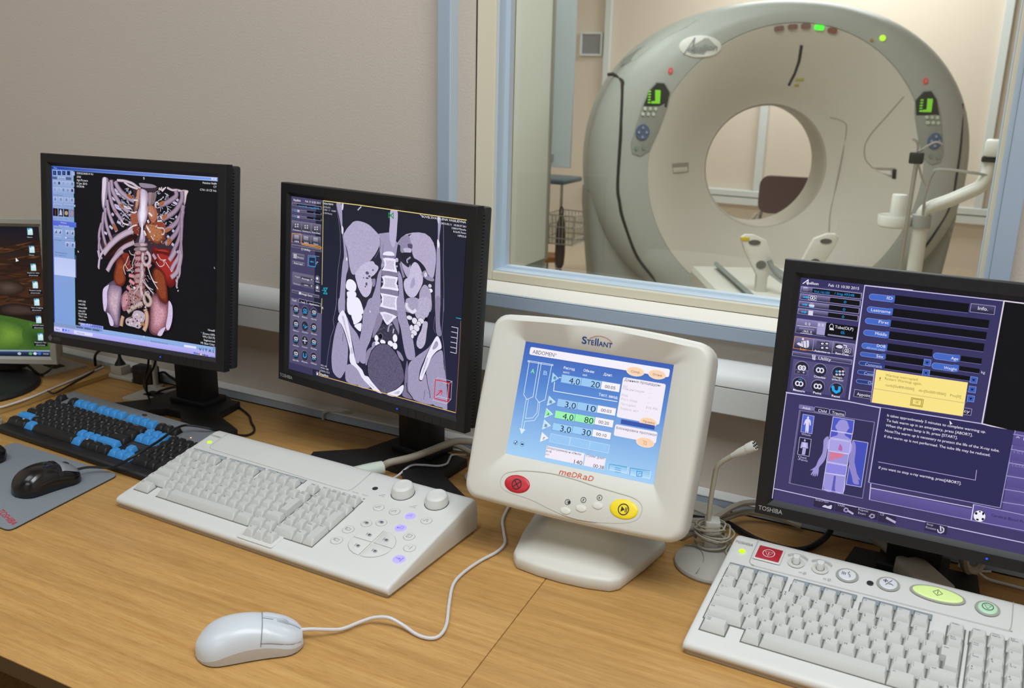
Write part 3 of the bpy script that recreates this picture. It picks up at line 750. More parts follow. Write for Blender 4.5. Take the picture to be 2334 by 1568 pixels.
S 7c5258 4 1992 1765 2118 1731 2216 1743 2216 1797 2104 1830 1991 1819
S b08a92 4 2006 1764 2104 1746 2111 1797 2013 1811
S 7a2226 3 1991 1822 2216 1805 2216 1827 1991 1845
S 7c5258 4 1991 1863 2118 1828 2216 1840 2216 1893 2104 1927 1991 1917
S b08a92 4 2005 1861 2104 1843 2111 1894 2012 1908
S 7a2226 3 1991 1919 2216 1902 2215 1924 1991 1943
S 7c5258 4 1991 1960 2118 1925 2215 1937 2215 1990 2103 2024 1991 2015
S b08a92 4 2005 1959 2104 1940 2110 1991 2012 2006
S 7a2226 3 1991 2017 2215 1999 2215 2021 1991 2041
U 8a4a50 d0909a 7 3 1850 1790 1977 1799
U 8a4a50 d0909a 7 3 1863 1876 1977 1929
U 8a4a50 d0909a 7 3 1806 1991 1891 2047
U 8a4a50 d0909a 7 3 1893 1678 1836 1575
U 8a4a50 d0909a 7 3 2354 1548 2285 1619
S 7c2a1a 4 1709 1424 1851 1422 1879 1571 1893 1667 1779 1710 1765 1646 1693 1588
H 5c1e14 9a4a28 3 6 45 1578 1533 1680 1480 1765 1549 1765 1690 1750 1778 1785 1851 1749 1953 1662 2012 1560 2006 1503 1935 1496 1826 1534 1679
S 8c4226 2 1562 1742 1678 1676 1721 1781 1720 1912 1619 1967 1547 1908
H 5c1e14 984628 3 6 45 2409 1639 2477 1595 2559 1614 2668 1688 2695 1812 2722 1936 2736 2083 2723 2191 2655 2198 2546 2136 2478 2037 2464 1900 2395 1757
S 884024 5 2437 1657 2532 1637 2641 1743 2682 1919 2682 2089 2587 2100 2519 1936 2464 1761
H 584660 8a7488 2 6 45 1400 1968 1503 1922 1575 2004 1676 2016 1690 2135 1660 2359 1644 2538 1613 2730 1408 2724 1350 2552 1247 2452 1228 2164 1281 2058
H 84708a c4a8b8 4 6 45 1414 2021 1517 2000 1662 2028 1668 2159 1630 2362 1600 2565 1570 2714 1468 2604 1381 2459 1338 2308 1354 2150
S d2c2e2 2 1251 2094 1355 2017 1385 2014 1339 2152 1337 2352 1291 2492 1255 2440 1234 2252
S d2c2e2 1 1336 2509 1409 2544 1482 2647 1481 2725 1408 2724 1365 2595
S 9a6674 4 1690 2168 1805 2067 1890 2222 1861 2357 1731 2438 1674 2313
S c08e98 4 1719 2176 1805 2122 1833 2229 1775 2345 1703 2354
H 5e3844 94606c 4 6 45 2368 2124 2478 2048 2560 2145 2696 2204 2763 2133 2831 2220 2845 2389 2819 2541 2765 2655 2643 2693 2589 2776 2340 2745 2326 2475
H 8a5664 cc98a4 5 6 45 2382 2144 2478 2090 2560 2177 2683 2227 2737 2295 2724 2479 2643 2639 2534 2740 2368 2708 2354 2439
S cfbfe0 2 2763 2143 2831 2220 2845 2367 2819 2531 2752 2657 2697 2600 2737 2402 2750 2251
S cfbfe0 2 2684 2612 2643 2704 2589 2776 2506 2766 2575 2670
S 9c7a80 4 1863 2050 2089 2026 2145 2171 2004 2274 1876 2256
S b8a8b4 4 1781 2576 1918 2504 1975 2409 2117 2392 2229 2454 2200 2567 2102 2700 1974 2694 1802 2673
E d9cfdc 0 2017 2655 21 8
E c8b8c4 0 1907 2563 15 17
E d9cfdc 0 2072 2557 20 10
E 5a3a34 0 2044 2573 21 10
E d9cfdc 0 2113 2643 18 14
E c8b8c4 0 2147 2572 26 9
E 7a5648 0 2133 2647 27 12
E 7a5648 0 2140 2497 16 9
E 7a5648 0 2156 2583 14 11
E 5a3a34 0 1903 2520 15 14
E d9cfdc 0 1949 2471 16 8
E d9cfdc 0 1882 2570 14 14
E c8b8c4 0 2053 2475 21 11
E 5a3a34 0 1886 2525 11 15
E d9cfdc 0 2147 2539 15 16
E c8b8c4 0 2081 2482 16 17
E c8b8c4 0 2003 2481 16 15
E d9cfdc 0 2043 2460 26 12
E c8b8c4 0 2025 2644 17 7
E 7a5648 0 1952 2598 23 17
E 5a3a34 0 2045 2574 20 17
E 5a3a34 0 2139 2602 27 11
E c8b8c4 0 2033 2619 19 13
E c8b8c4 0 1913 2618 23 10
E c8b8c4 0 1880 2675 13 11
E 5a3a34 0 1893 2551 12 7
E d9cfdc 0 2003 2487 12 13
E 5a3a34 0 1863 2549 17 7
E 5a3a34 0 1925 2524 12 17
E 5a3a34 0 2002 2543 17 14
E d9cfdc 0 1919 2638 22 9
E 5a3a34 0 1918 2532 27 8
E d9cfdc 0 2088 2608 28 10
E d9cfdc 0 1861 2656 13 14
E 150f12 0 1831 2625 20 18
E 150f12 0 2052 2668 20 15
U 7a6670 c8b4bc 7 0 2189 1371 2168 1480 2216 1561 2285 1565 2334 1497 2327 1402 2258 1344
U 7a6670 c4b0b6 5 0 2160 1545 2132 1676 2146 1847
U 7c6870 cdb6ba 8 0 2146 1578 2167 1737 2132 1891 2145 2041 2173 2146
U 70605f bfaba6 10 0 2173 2244 2032 2304 1890 2386 1818 2439
U 70605f c4aea8 8 0 2187 2101 2215 2206 2271 2265 2340 2246 2354 2169 2285 2091 2215 2066
U 8a6a5c cba58e 9 0 2229 2346 2271 2460 2256 2614 2200 2730
U 8a6a5c c69c80 8 0 1716 2529 1687 2621 1672 2712
U 8a5a44 b07a58 6 0 2144 2607 2228 2629
U 8a7a80 dccdd2 2 0 2146 1815 2243 1923 2368 2017 2423 2054
U 8a7a80 dccdd2 2 0 2285 1597 2340 1720 2395 1821 2519 1968
U 8a7a80 dccdd2 2 0 2327 1700 2423 1840 2505 1853
U 8a7a80 d4c5ca 1.6 0 2202 1820 2285 1940 2409 1991
U 8a7a80 d4c5ca 1.6 0 2146 1836 2075 1984 1976 2092
U 8a7a80 d4c5ca 1.6 0 1976 2092 1962 2214 1990 2320
U 8a7a80 d4c5ca 1.6 0 1993 1442 1936 1587 1950 1640 1850 1693 1765 1603
U 8a7a80 d4c5ca 1.8 0 1778 1787 1736 1660 1794 1579 1851 1454
U 8a7a80 d4c5ca 1.5 0 1866 1356 1908 1417 2007 1430
U 8a7a80 d4c5ca 1.5 0 1807 1718 1921 1707 1921 1740
U 8a7a80 d4c5ca 1.6 0 2504 1365 2586 1453 2694 1443 2627 1480
U 8a7a80 d4c5ca 1.6 0 2477 1494 2559 1571 2654 1531 2640 1448
U 8a7a80 d4c5ca 1.6 0 2680 1476 2775 1582
U 8a7a80 d4c5ca 1.6 0 2215 2077 2285 2026 2326 2064 2285 2101
U 6a2a28 9a4a40 3 0 1990 2123 2117 2174
U 5c4248 b89aa0 1.2958848621138412 0 2001 1825 2025 1833 2041 1859 2064 1870
U 5c4248 b89aa0 0.9059673565348053 0 2119 1936 2146 1945 2161 1971 2187 1985
U 5c4248 b89aa0 0.7251797209379544 0 2140 1864 2115 1877 2099 1906 2076 1924
U 5c4248 b89aa0 1.103921453528869 0 2084 1467 2047 1486 2026 1528 1990 1553
U 5c4248 b89aa0 0.9056341412276807 0 2344 2023 2379 2034 2398 2069 2433 2086
U 5c4248 b89aa0 0.8621389455675113 0 2182 1844 2223 1858 2248 1900 2288 1921
U 5c4248 b89aa0 1.0421966894774575 0 1943 2159 1979 2170 2000 2206 2034 2224
U 5c4248 b89aa0 0.9072753675984502 0 2012 1553 1988 1566 1974 1592 1950 1609
U 5c4248 b89aa0 0.7056801003090976 0 1909 1537 1876 1555 1855 1592 1822 1616
U 5c4248 b89aa0 1.1423083364607363 0 1906 2027 1931 2035 1945 2061 1971 2073
U 5c4248 b89aa0 0.7559697644801912 0 2200 1759 2181 1769 2170 1791 2152 1804
U 5c4248 b89aa0 1.1145914895913007 0 2210 1739 2224 1744 2232 1759 2246 1766
U 5c4248 b89aa0 1.0107828081346506 0 2030 2143 2013 2152 2003 2172 1986 2184
U 5c4248 b89aa0 1.201797856238994 0 2271 1754 2303 1765 2322 1799 2356 1815
U 5c4248 b89aa0 0.8839216718537511 0 2089 1628 2075 1635 2067 1652 2051 1662
U 5c4248 b89aa0 1.136416498818764 0 2077 1532 2053 1545 2040 1571 2016 1587
U 5c4248 b89aa0 1.1707484563529529 0 2167 1658 2153 1665 2143 1682 2129 1692
U 5c4248 b89aa0 1.2298653834944178 0 1977 1789 2007 1799 2024 1828 2052 1842
U 5c4248 b89aa0 1.3400027517254758 0 2237 1810 2261 1819 2277 1845 2303 1859
U 5c4248 b89aa0 1.4413011130045967 0 1955 1790 1984 1801 2001 1830 2031 1845
U 5c4248 b89aa0 0.9467936456175581 0 2160 1887 2133 1902 2116 1933 2091 1952
U 5c4248 b89aa0 0.7976825480051413 0 2130 1617 2157 1627 2176 1657 2203 1671
U 5c4248 b89aa0 0.7162776232456437 0 2118 1793 2139 1800 2151 1822 2172 1832
U 5c4248 b89aa0 1.424540489991838 0 1875 1916 1890 1921 1900 1937 1916 1945
U 5c4248 b89aa0 1.0931355792310575 0 1887 1952 1910 1960 1924 1983 1947 1994
U 5c4248 b89aa0 1.0246192810785204 0 2257 2000 2235 2013 2221 2039 2199 2055
U 5c4248 b89aa0 0.7667755970867574 0 2194 1534 2160 1552 2141 1589 2107 1613
U 5c4248 b89aa0 1.204432846096227 0 2241 1816 2206 1835 2185 1876 2149 1902
U 5c4248 b89aa0 1.0967202429074172 0 1906 1949 1877 1965 1859 1998 1830 2019
U 5c4248 b89aa0 1.1484280990523739 0 2048 1814 2065 1820 2074 1836 2091 1845
U 5c4248 b89aa0 0.9583130318261304 0 2063 1788 2032 1806 2012 1841 1981 1864
U 5c4248 b89aa0 0.8644649467325958 0 2108 1900 2144 1914 2165 1950 2201 1969
U 5c4248 b89aa0 1.081446789224162 0 1914 1663 1942 1672 1958 1701 1986 1714
U 5c4248 b89aa0 1.4983857189687697 0 1968 1709 1952 1717 1942 1736 1927 1747
U 5c4248 b89aa0 0.778442821825204 0 1888 1761 1914 1771 1929 1796 1955 1809
U 5c4248 b89aa0 1.1518792007980205 0 1955 1824 1976 1832 1988 1853 2011 1864
U 5c4248 b89aa0 0.9909071856983219 0 2037 1767 2052 1772 2062 1787 2077 1796
U 5c4248 b89aa0 1.4032252740662314 0 2231 1639 2212 1650 2199 1673 2180 1688
U 5c4248 b89aa0 1.1835383460895188 0 2252 1472 2226 1486 2211 1514 2186 1533
U 5c4248 b89aa0 1.1902238380914194 0 2067 1797 2096 1807 2112 1835 2142 1849
U 5c4248 b89aa0 1.4320132733699098 0 2106 1504 2077 1520 2058 1554 2029 1575
U 5c4248 b89aa0 1.4836015869172712 0 1962 2094 1925 2115 1902 2157 1865 2184
U 5c4248 b89aa0 0.783353517023738 0 1934 2017 1894 2040 1870 2086 1829 2114
U 5c4248 b89aa0 1.4250541056521564 0 1972 2112 1942 2130 1925 2163 1895 2185
U 5c4248 b89aa0 1.098226829264598 0 2086 1565 2106 1573 2118 1594 2138 1604
U 5c4248 b89aa0 1.1725302097153731 0 2181 1810 2167 1818 2158 1835 2143 1846
E 8a5048 0 1972 2216 20 8
E 8a5048 0 1845 2393 18 14
E 5a2a26 0 1967 2306 11 8
E c0a0a0 0 1909 2219 16 5
E 8a5048 0 2115 2326 19 13
E a87870 0 2200 1961 11 8
E 8a5048 0 1972 2055 19 11
E 5a2a26 0 1862 2168 14 9
E c0a0a0 0 2084 2335 10 14
E 5a2a26 0 1956 2272 13 13
E c0a0a0 0 2149 2312 10 13
E 8a5048 0 2099 1996 18 9
E 5a2a26 0 1888 2117 17 11
E c0a0a0 0 1837 2395 11 10
E 8a5048 0 2180 2138 13 7
E 3a1c1c 0 1887 2368 11 14
E 3a1c1c 0 1901 2180 12 9
E 3a1c1c 0 1810 2231 14 11
E a87870 0 1811 2004 10 15
E 8a5048 0 1860 2380 17 15
E 5a2a26 0 1958 2127 18 14
E 5a2a26 0 2226 2391 19 7
E a87870 0 2114 2176 16 13
E c0a0a0 0 2285 2240 16 6
E 8a5048 0 2173 2247 17 8
E 8a5048 0 2125 1949 8 10
E 8a5048 0 1864 2391 11 10
E a87870 0 2275 2064 16 6
E 5a2a26 0 1898 2217 10 11
E 3a1c1c 0 1867 2370 14 10
E a87870 0 2032 2242 18 8
E a87870 0 1920 2036 13 9
E a87870 0 2056 2276 11 9
E a87870 0 2166 2013 8 14
E 3a1c1c 0 2156 2214 19 10
E a87870 0 2199 2366 7 13
E 3a1c1c 0 2019 1973 14 13
E c0a0a0 0 1927 2383 14 10
E a87870 0 2206 2017 8 12
E 3a1c1c 0 2195 2300 16 7
E c0a0a0 0 1933 2019 19 8
E 8a5048 0 2280 2363 13 11
E c0a0a0 0 1944 2270 16 5
E 5a2a26 0 2017 2180 19 12
E 3a1c1c 0 2182 2015 14 10
E a87870 0 2218 2172 10 7
E 5a2a26 0 1821 2391 12 6
E 5a2a26 0 1824 2042 9 9
E c0a0a0 0 2201 2154 15 6
E a87870 0 2166 2040 9 8
E a87870 0 1925 2370 15 7
E 5a2a26 0 2012 2283 13 9
E c0a0a0 0 1816 2280 8 15
E 5a2a26 0 2007 2123 9 13
E 3a1c1c 0 1850 2322 16 10
E 3a1c1c 0 1927 1993 8 8
E a87870 0 1983 2156 18 13
E a87870 0 2251 2252 19 8
E a87870 0 2261 2103 11 7
E 8a5048 0 1981 2303 15 10
E 3a1c1c 0 1899 2233 20 13
E 3a1c1c 0 2060 2335 18 7
E 3a1c1c 0 2202 2324 17 9
E 8a5048 0 1904 2272 18 12
E a87870 0 1980 2331 11 14
E c0a0a0 0 2124 2115 17 7
E a87870 0 1972 1987 18 13
E 3a1c1c 0 1941 2047 15 8
E a87870 0 2152 2181 18 8
E 5a2a26 0 1924 2390 20 7
E d9d0d8 0 1991 1998 28 22
E b8b0b8 0 2243 2312 22 20
U 7d6a80 bda8ba 9 0 1723 1368 1622 1442 1476 1586 1358 1762
U 7d6a80 c9b8cc 5 0 1273 1407 1183 1547 1151 1727
U 7d6a80 c9b8cc 4 0 1140 1418 1168 1537
U 7d6a80 b09cae 9 0 2906 1267 2867 1333 2774 1446
U 7d6a80 b09cae 8 0 3011 1258 2986 1364 2881 1509 2815 1620
U 7d6a80 b09cae 9 0 3031 1319 3000 1488 2935 1640 2815 1736
U 7d6a80 b09cae 4 0 3013 1507 3001 1675 2922 1788
U 7d6a80 b09cae 4 0 2961 1700 2936 1892
U a890a0 d8c6d0 3 0 1151 1727 1172 1740
U a890a0 d8c6d0 3 0 2815 1620 2834 1633
U a890a0 d8c6d0 3 0 2929 1787 2947 1800
U a890a0 d8c6d0 3 0 2942 1891 2961 1904
U a890a0 d8c6d0 3 0 2963 1941 2981 1954
U 7d6a80 b09cae 6 0 2409 1373 2477 1452
"""
SCREEN_SCAN = """
R 20222f 23243f 0 - 0 0 3760 3010
S 2b2b3a 1 1181 494 1312 838 1371 1071 1330 1320 1330 1771 3253 1452 3213 823 3192 494 3094 727 2708 552 2409 531 2261 605 2104 555 1805 895 1486 1056
S a098b8 1 1064 17 1164 14 1194 136 1223 489 1268 556 1315 718 1369 951 1362 1073 1325 1199 1314 1567 1313 1774 1178 1797 1200 1462 1222 1152 1241 968 1265 844 1236 607 1177 375 1121 202
S a098b8 1 3210 3 3270 84 3252 335 3275 485 3304 810 3337 1438 3253 1452 3216 1045 3220 711 3213 492 3224 338
L 857d9c 0.7 0 1055 18 1124 297 1165 495 1184 794 1136 1103 1121 1412 1121 1659 1092 1811
L 857d9c 0.7 0 3318 79 3340 368 3352 694 3387 1020 3414 1425
L 4a4760 0.8 0 1278 602 1345 834 1387 1069
S a098b8 1 2011 404 2068 455 2102 509 2135 609 2159 560 2186 499 2213 428 2225 358 2247 492 2337 596 2390 522 2426 508 2404 588 2385 659 2375 740 2115 773 2107 925 2034 1041 1982 1284 1896 1500 1824 1689 2110 1642 2095 1326 2107 925 2116 646 2038 470
S b9b1cf 1 2249 10 2390 8 2397 249 2383 477 2336 585 2274 512 2237 379 2244 208
S b0a8c6 2 1241 511 1272 460 1320 396 1391 329 1455 276 1551 252 1681 259 1810 292 1939 365 2020 426 2047 503 2029 610 1956 735 1866 840 1742 938 1648 1010 1586 1078 1522 1125 1456 1120 1411 1042 1383 949 1361 832 1324 717 1278 626
S 2c2b3b 2 1957 746 2052 769 2102 833 2047 980 1965 921 1867 863
S b4abc9 2 2626 404 2723 315 2839 298 2968 300 3070 344 3146 423 3194 527 3210 657 3203 769 3178 927 3122 946 3062 899 2999 807 2893 731 2774 690 2725 595 2720 506 2658 446
L b4abc8 1.6 0 2423 506 2493 419 2593 352 2723 313 2839 296 2968 298 3070 342 3146 423
S 9089a8 3 2423 518 2493 419 2594 358 2653 368 2687 442 2721 528 2697 621 2565 648 2489 624 2477 534
S 55506a 2 2631 494 2718 484 2722 550 2649 548
S c0b8d2 2 2546 571 2693 554 2696 610 2594 633
S 262533 1 2491 657 2697 621 2774 690 2849 714 2954 779 3024 870 2931 872 2837 761 2748 750 2663 795 2541 754
U 8a82a0 a69dba 3 0 2701 688 2630 742 2647 785
S b3abc9 2 2498 782 2575 818 2666 851 2700 801 2706 902 2689 1001 2629 993 2548 878
S c4bcd8 2 1584 1031 1678 947 1804 877 1915 857 1964 897 2031 924 2023 983 1956 1063 1879 1121 1913 1164 1910 1271 1875 1383 1797 1455 1716 1444 1630 1360 1577 1260 1531 1134
E 59536c 0 1796 1061 38 26
E 59536c 0 1846 1108 28 19
E 59536c 0 1800 1144 33 15
E 59536c 0 1788 1241 23 28
E 59536c 0 1921 997 20 13
E 59536c 0 1766 1286 15 15
E 59536c 0 1719 1149 13 11
S 8b83a2 1 1896 1154 1975 1131 1979 1225 1934 1267 1915 1211
S c6bedb 2 2710 845 2778 757 2852 770 2914 840 2964 946 2964 1059 2905 1181 2824 1287 2721 1309 2628 1245 2585 1137 2603 1054 2688 985
S a8a0c0 1 2737 1057 2792 993 2813 1103 2728 1173
P 857d9a 2 2128 731 2365 707 2397 740 2122 767
P 857d9a 2 2109 978 2279 970 2450 969 2477 1020 2283 1043 2110 1056
P 857d9a 2 2104 1266 2294 1252 2475 1257 2482 1337 2298 1336 2099 1340
P 857d9a 2 2100 1565 2309 1554 2464 1564 2465 1583 2104 1643
S ebe7fb 0 2134 695 2187 666 2294 653 2356 676 2350 711 2136 726
P ebe7fb 0 2123 784 2192 761 2406 754 2401 785 2395 841 2431 940 2447 967 2279 966 2109 974 2160 907 2165 848 2140 807
P cdc5de 3 2186 801 2369 789 2358 857 2384 929 2277 932 2170 938 2205 877 2195 832
P ebe7fb 0 2111 1071 2206 1042 2454 1034 2455 1065 2433 1136 2484 1232 2473 1254 2294 1252 2101 1266 2151 1200 2147 1121
P cdc5de 3 2169 1086 2415 1069 2396 1153 2438 1216 2292 1220 2176 1226 2195 1147
P ebe7fb 0 2099 1340 2298 1336 2479 1338 2472 1371 2450 1447 2472 1549 2452 1566 2309 1554 2095 1566 2141 1473 2135 1403
P cdc5de 3 2160 1369 2430 1363 2412 1453 2439 1531 2308 1529 2160 1529 2187 1442
E c5bdd8 0 2128 888 11 12
E c5bdd8 0 2427 866 15 16
E c5bdd8 0 2126 1157 11 12
E c5bdd8 0 2458 1173 13 14
E c5bdd8 0 2421 769 32 34
S a098b8 2 2461 936 2541 1028 2583 1252 2633 1555 2503 1577 2476 1443 2491 1266 2469 1096
U 6c6580 8f87a4 5 0 2499 805 2535 914 2586 1022
S 958da9 2 2933 917 3016 849 3078 930 3179 949 3182 994 3082 997 2994 964
E d8d1e6 0 3020 916 31 38
E cfc8de 0 3116 1076 34 29
E f0edfb 0 3134 1146 40 31
S aaa2bf 3 2921 1190 3001 1076 3089 1108 3151 1222 3155 1468 2910 1509 2913 1316
S a098b6 3 2643 1382 2737 1315 2899 1318 2925 1506 2653 1552
U c4bcd6 dcd5e8 6 0 2667 1401 2663 1471 2733 1517 2851 1509 2891 1434
S f0edfd 0 1330 1320 1360 1242 1426 1215 1510 1233 1565 1298 1549 1387 1484 1409 1400 1409 1341 1379
S f0edfd 0 1360 1437 1467 1409 1550 1409 1572 1466 1505 1515 1388 1531
S f0edfd 0 1369 1549 1472 1524 1578 1489 1655 1562 1721 1636 1721 1745 1415 1797
S ddd6ea 0 1202 366 1237 404 1235 488 1207 497 1193 433
E e4deef 0 1334 895 18 31
S ddd6ea 0 1189 12 1224 15 1217 98 1193 110
S e6e0f0 0 3222 349 3255 378 3269 431 3247 477 3219 426
S c9c2da 0 3195 21 3235 28 3237 108 3212 100
U 8a82a2 c4bcd4 2.4 0 1544 80 1622 15
U 8a82a2 aaa2bc 1.6 0 2850 10 2909 43
L 6d6684 0.9 0 2046 469 2075 604 2003 729 1959 793
L 6d6684 0.9 0 2120 564 2117 669 2100 787
S f0edfd 0 1372 1529 1604 1493 1716 1627 1704 1746 1495 1783 1422 1687
S f0edfd 0 1487 1794 1704 1757 1691 1858 1554 1948 1518 1901
S f0edfd 0 1555 1958 1710 1899 1718 1993 1682 2040 1594 2005
S a098b8 2 1873 1464 2103 1428 2106 1551 2099 1676 2045 1759 1972 1973 1913 2160 1836 2328 1824 2549 1681 2513 1680 2153 1727 1966 1737 1736 1796 1601
S a098b8 2 2455 1373 2564 1356 2636 1525 2700 1696 2787 1862 2858 2092 2880 2258 2750 2309 2665 2190 2562 1842 2486 1672
S 857d9a 2 2102 1564 2208 1565 2465 1566 2470 1662 2373 1648 2211 1632 2106 1662
P ebe7fb 0 2101 1653 2211 1627 2373 1642 2473 1662 2379 1751 2317 1811 2270 1835 2228 1802 2167 1739
S cdc5de 3 2180 1668 2375 1672 2314 1750 2268 1789 2225 1753
P ebe7fb 0 2128 1424 2455 1373 2443 1460 2468 1563 2208 1565 2098 1558 2142 1483
P cdc5de 3 2176 1417 2423 1378 2412 1465 2431 1535 2206 1532 2165 1529
S 8a82a0 2 2066 1681 2167 1726 2140 1843 2048 1997 1969 2099 1980 1971
S 8a82a0 2 2379 1751 2471 1687 2528 1848 2517 1948 2447 1838
S 3a384b 4 2156 1840 2270 1844 2382 1812 2482 1881 2518 1972 2430 2113 2268 2118 2070 2106 2064 1994
U 4a465c 6a647e 0.8 0 2314 2072 2329 2077
U 4a465c 6a647e 0.8 0 2398 1842 2427 1849
U 4a465c 6a647e 0.8 0 2312 1923 2321 1884
U 4a465c 6a647e 0.8 0 2290 1914 2333 1936
U 4a465c 6a647e 0.8 0 2278 2033 2267 2038
U 4a465c 6a647e 0.8 0 2174 2077 2201 2098
U 4a465c 6a647e 0.8 0 2146 2074 2099 2089
U 4a465c 6a647e 0.8 0 2275 1870 2270 1909
U 4a465c 6a647e 0.8 0 2325 1921 2354 1901
U 4a465c 6a647e 0.8 0 2417 1924 2379 1978
U 4a465c 6a647e 0.8 0 2136 1941 2160 1898
U 4a465c 6a647e 0.8 0 2304 2053 2313 2037
U 4a465c 6a647e 0.8 0 2376 2032 2384 2043
U 4a465c 6a647e 0.8 0 2224 1961 2273 1999
U 4a465c 6a647e 0.8 0 2111 1931 2086 1966
U 4a465c 6a647e 0.8 0 2179 1913 2204 1876
U 4a465c 6a647e 0.8 0 2444 1933 2484 1957
U 4a465c 6a647e 0.8 0 2190 2057 2178 2031
U 4a465c 6a647e 0.8 0 2133 2049 2137 2028
U 4a465c 6a647e 0.8 0 2394 1881 2387 1841
U 4a465c 6a647e 0.8 0 2239 2071 2238 2037
U 4a465c 6a647e 0.8 0 2198 2022 2177 2064
U 4a465c 6a647e 0.8 0 2140 2086 2153 2116
U 4a465c 6a647e 0.8 0 2230 1880 2200 1898
U 4a465c 6a647e 0.8 0 2118 1910 2148 1942
U 4a465c 6a647e 0.8 0 2409 2028 2416 2064
U 8a82a0 a8a0bc 3 0 2292 1940 2319 1836 2381 1800
U 9088a6 c0b8d0 3 0 2405 1944 2417 1868
E 09090f 0 2141 2038 41 45
L 7a7390 1 0 2098 2012 2138 1986 2181 2010 2186 2059 2152 2090
E f0edfd 0 2052 2090 43 50
E f0edfd 0 2073 2177 59 40
E f0edfd 0 2194 2124 58 35
E f0edfd 0 2358 2123 58 47
E f0edfd 0 2452 2016 48 64
E f0edfd 0 2457 2142 51 54
E f0edfd 0 2051 2059 26 25
E 15151d 0 2276 2123 13 17
S 9a92b0 1 1965 2189 2022 2152 2026 2240 1962 2303
S 8f87a6 2 1846 2352 1960 2253 1946 2332 1872 2552 1829 2560
S 938ba9 2 2499 2211 2580 2232 2648 2317 2635 2357 2553 2312
S 16161f 0 1901 2443 1962 2303 2074 2193 2188 2149 2318 2146 2443 2209 2544 2301 2630 2420 2687 2557 2681 2683 2564 2817 2407 2931 2245 2974 2084 2937 1956 2830 1883 2730 1863 2579
S 5e5874 5 1914 2440 1976 2306 2081 2202 2191 2158 2316 2157 2432 2219 2533 2308 2616 2425 2671 2561 2662 2682 2554 2810 2400 2923 2247 2963 2095 2926 1972 2824 1903 2725 1883 2575
S a098b8 2 1177 1973 1258 2011 1334 2140 1411 2307 1425 2434 1408 2674 1325 2849 1238 2924 1090 2846 1046 2642 1058 2440 1103 2182
S a098b8 2 1376 1848 1468 1974 1666 2156 1695 2510 1658 2583 1604 2542 1553 2345 1475 2140 1416 1983
S a098b8 2 1390 2690 1477 2633 1618 2656 1763 2807 1748 2863 1674 2951 1418 2948 1377 2812
S a098b8 2 1764 2840 1851 2853 1973 2917 1839 2979 1683 2962
S a098b8 1 1180 1572 1315 1551 1318 1704 1250 1779 1179 1778
L 857d9c 0.7 0 1133 1580 1115 1750 1059 1954 1091 2079 1015 2251 953 2594 932 2799
L 857d9c 0.7 0 3400 1225 3408 1456 3401 1785 3448 1942 3498 2264 3558 2610 3585 2942
L 3a384a 0.9 0 1299 2146 1295 2277
L 3a384a 1 0 1720 1815 1712 2020 1683 2152
L 2c2a3a 1.2 0 1821 2562 1828 2716 1793 2697
S ebe7fb 0 1175 1934 1199 1840 1276 1756 1339 1803 1380 1873 1440 2043 1500 2238 1560 2434 1618 2578 1665 2620 1761 2678 1821 2756 1902 2764 1976 2826 2108 2912 2212 2981 2043 2968 1939 2912 1772 2818 1676 2709 1583 2653 1494 2616 1463 2518 1468 2413 1409 2255 1333 2101 1258 1998
S c6bed8 3 1262 1855 1315 1872 1385 2079 1461 2245 1445 2262 1349 2059 1291 1940
S c6bed8 2 1492 2343 1527 2362 1539 2438 1496 2447
U b0a8c6 cdc5de 1.5 0 1937 2873 2041 2927
S ebe7fb 0 2327 2959 2502 2864 2656 2745 2678 2797 2632 2895 2523 2966 2377 2982
S c6bed8 3 2472 2919 2598 2853 2569 2916
S a098b8 2 3410 2032 3463 2176 3509 2381 3557 2610 3579 2943 3469 2934 3303 2924 3186 2755 3126 2463 3227 2188
S a098b8 2 2880 2258 3143 2048 3212 1951 3065 2269 2999 2441 2992 2590 3054 2591 3117 2477 3187 2767 3288 2928 2904 2932 2777 2787 2757 2419
S 7b7392 2 2693 2556 2728 2326 2763 2541 2777 2787 2887 2924 2666 2925 2690 2781
L 2c2a3a 1.6 0 2733 2697 2756 2829 2854 2894 2897 2946
L 3a384a 1.2 0 3139 2473 3162 2602 3216 2736 3237 2830
L 3a384a 1 0 3463 2176 3488 2326
L 4a465c 0.8 0 3124 2733 3103 2886
S 8a82a0 2 3241 1250 3336 1235 3351 1583 3394 1787 3337 1821 3289 1759 3259 1528
L 6d6684 0.8 0 3245 1531 3234 1721 3276 1785
S ebe7fb 0 3308 1829 3370 1874 3410 1996 3323 2061 3226 2176 3160 2334 3093 2482 3053 2579 2999 2567 3029 2423 3082 2290 3134 2146 3226 1949
S a59db9 3 3291 1912 3337 1928 3333 1988 3263 2049 3232 2031
S c6bed8 3 3123 2221 3153 2215 3103 2383 3049 2504 3040 2482
S b6aecb 3 2916 1301 3139 1266 3135 1443 3111 1541 3026 1621 2904 1624 2847 1550 2877 1426
S a8a0be 3 2646 1415 2672 1339 2886 1306 2895 1459 2823 1542 2682 1518
U cac2da e2dcec 6 0 2669 1412 2680 1482 2792 1536 2866 1487
E 3b394c 0 2736 1635 66 39
E e2dced 0 2736 1635 58 33
E 3b394c 0 2846 1668 62 56
E e2dced 0 2846 1668 55 50
E 3b394c 0 2974 1646 67 48
E e2dced 0 2974 1646 60 43
E 3b394c 0 2932 1701 53 46
E e2dced 0 2932 1701 45 40
E 3b394c 0 2890 1773 68 61
E e2dced 0 2890 1773 61 55
E 3b394c 0 2788 1795 47 59
E e2dced 0 2788 1795 40 53
E 3b394c 0 2844 1858 69 51
E e2dced 0 2844 1858 61 45
E 3b394c 0 2814 1918 38 42
E e2dced 0 2814 1918 31 36
E 0b0b11 0 3078 1606 30 33
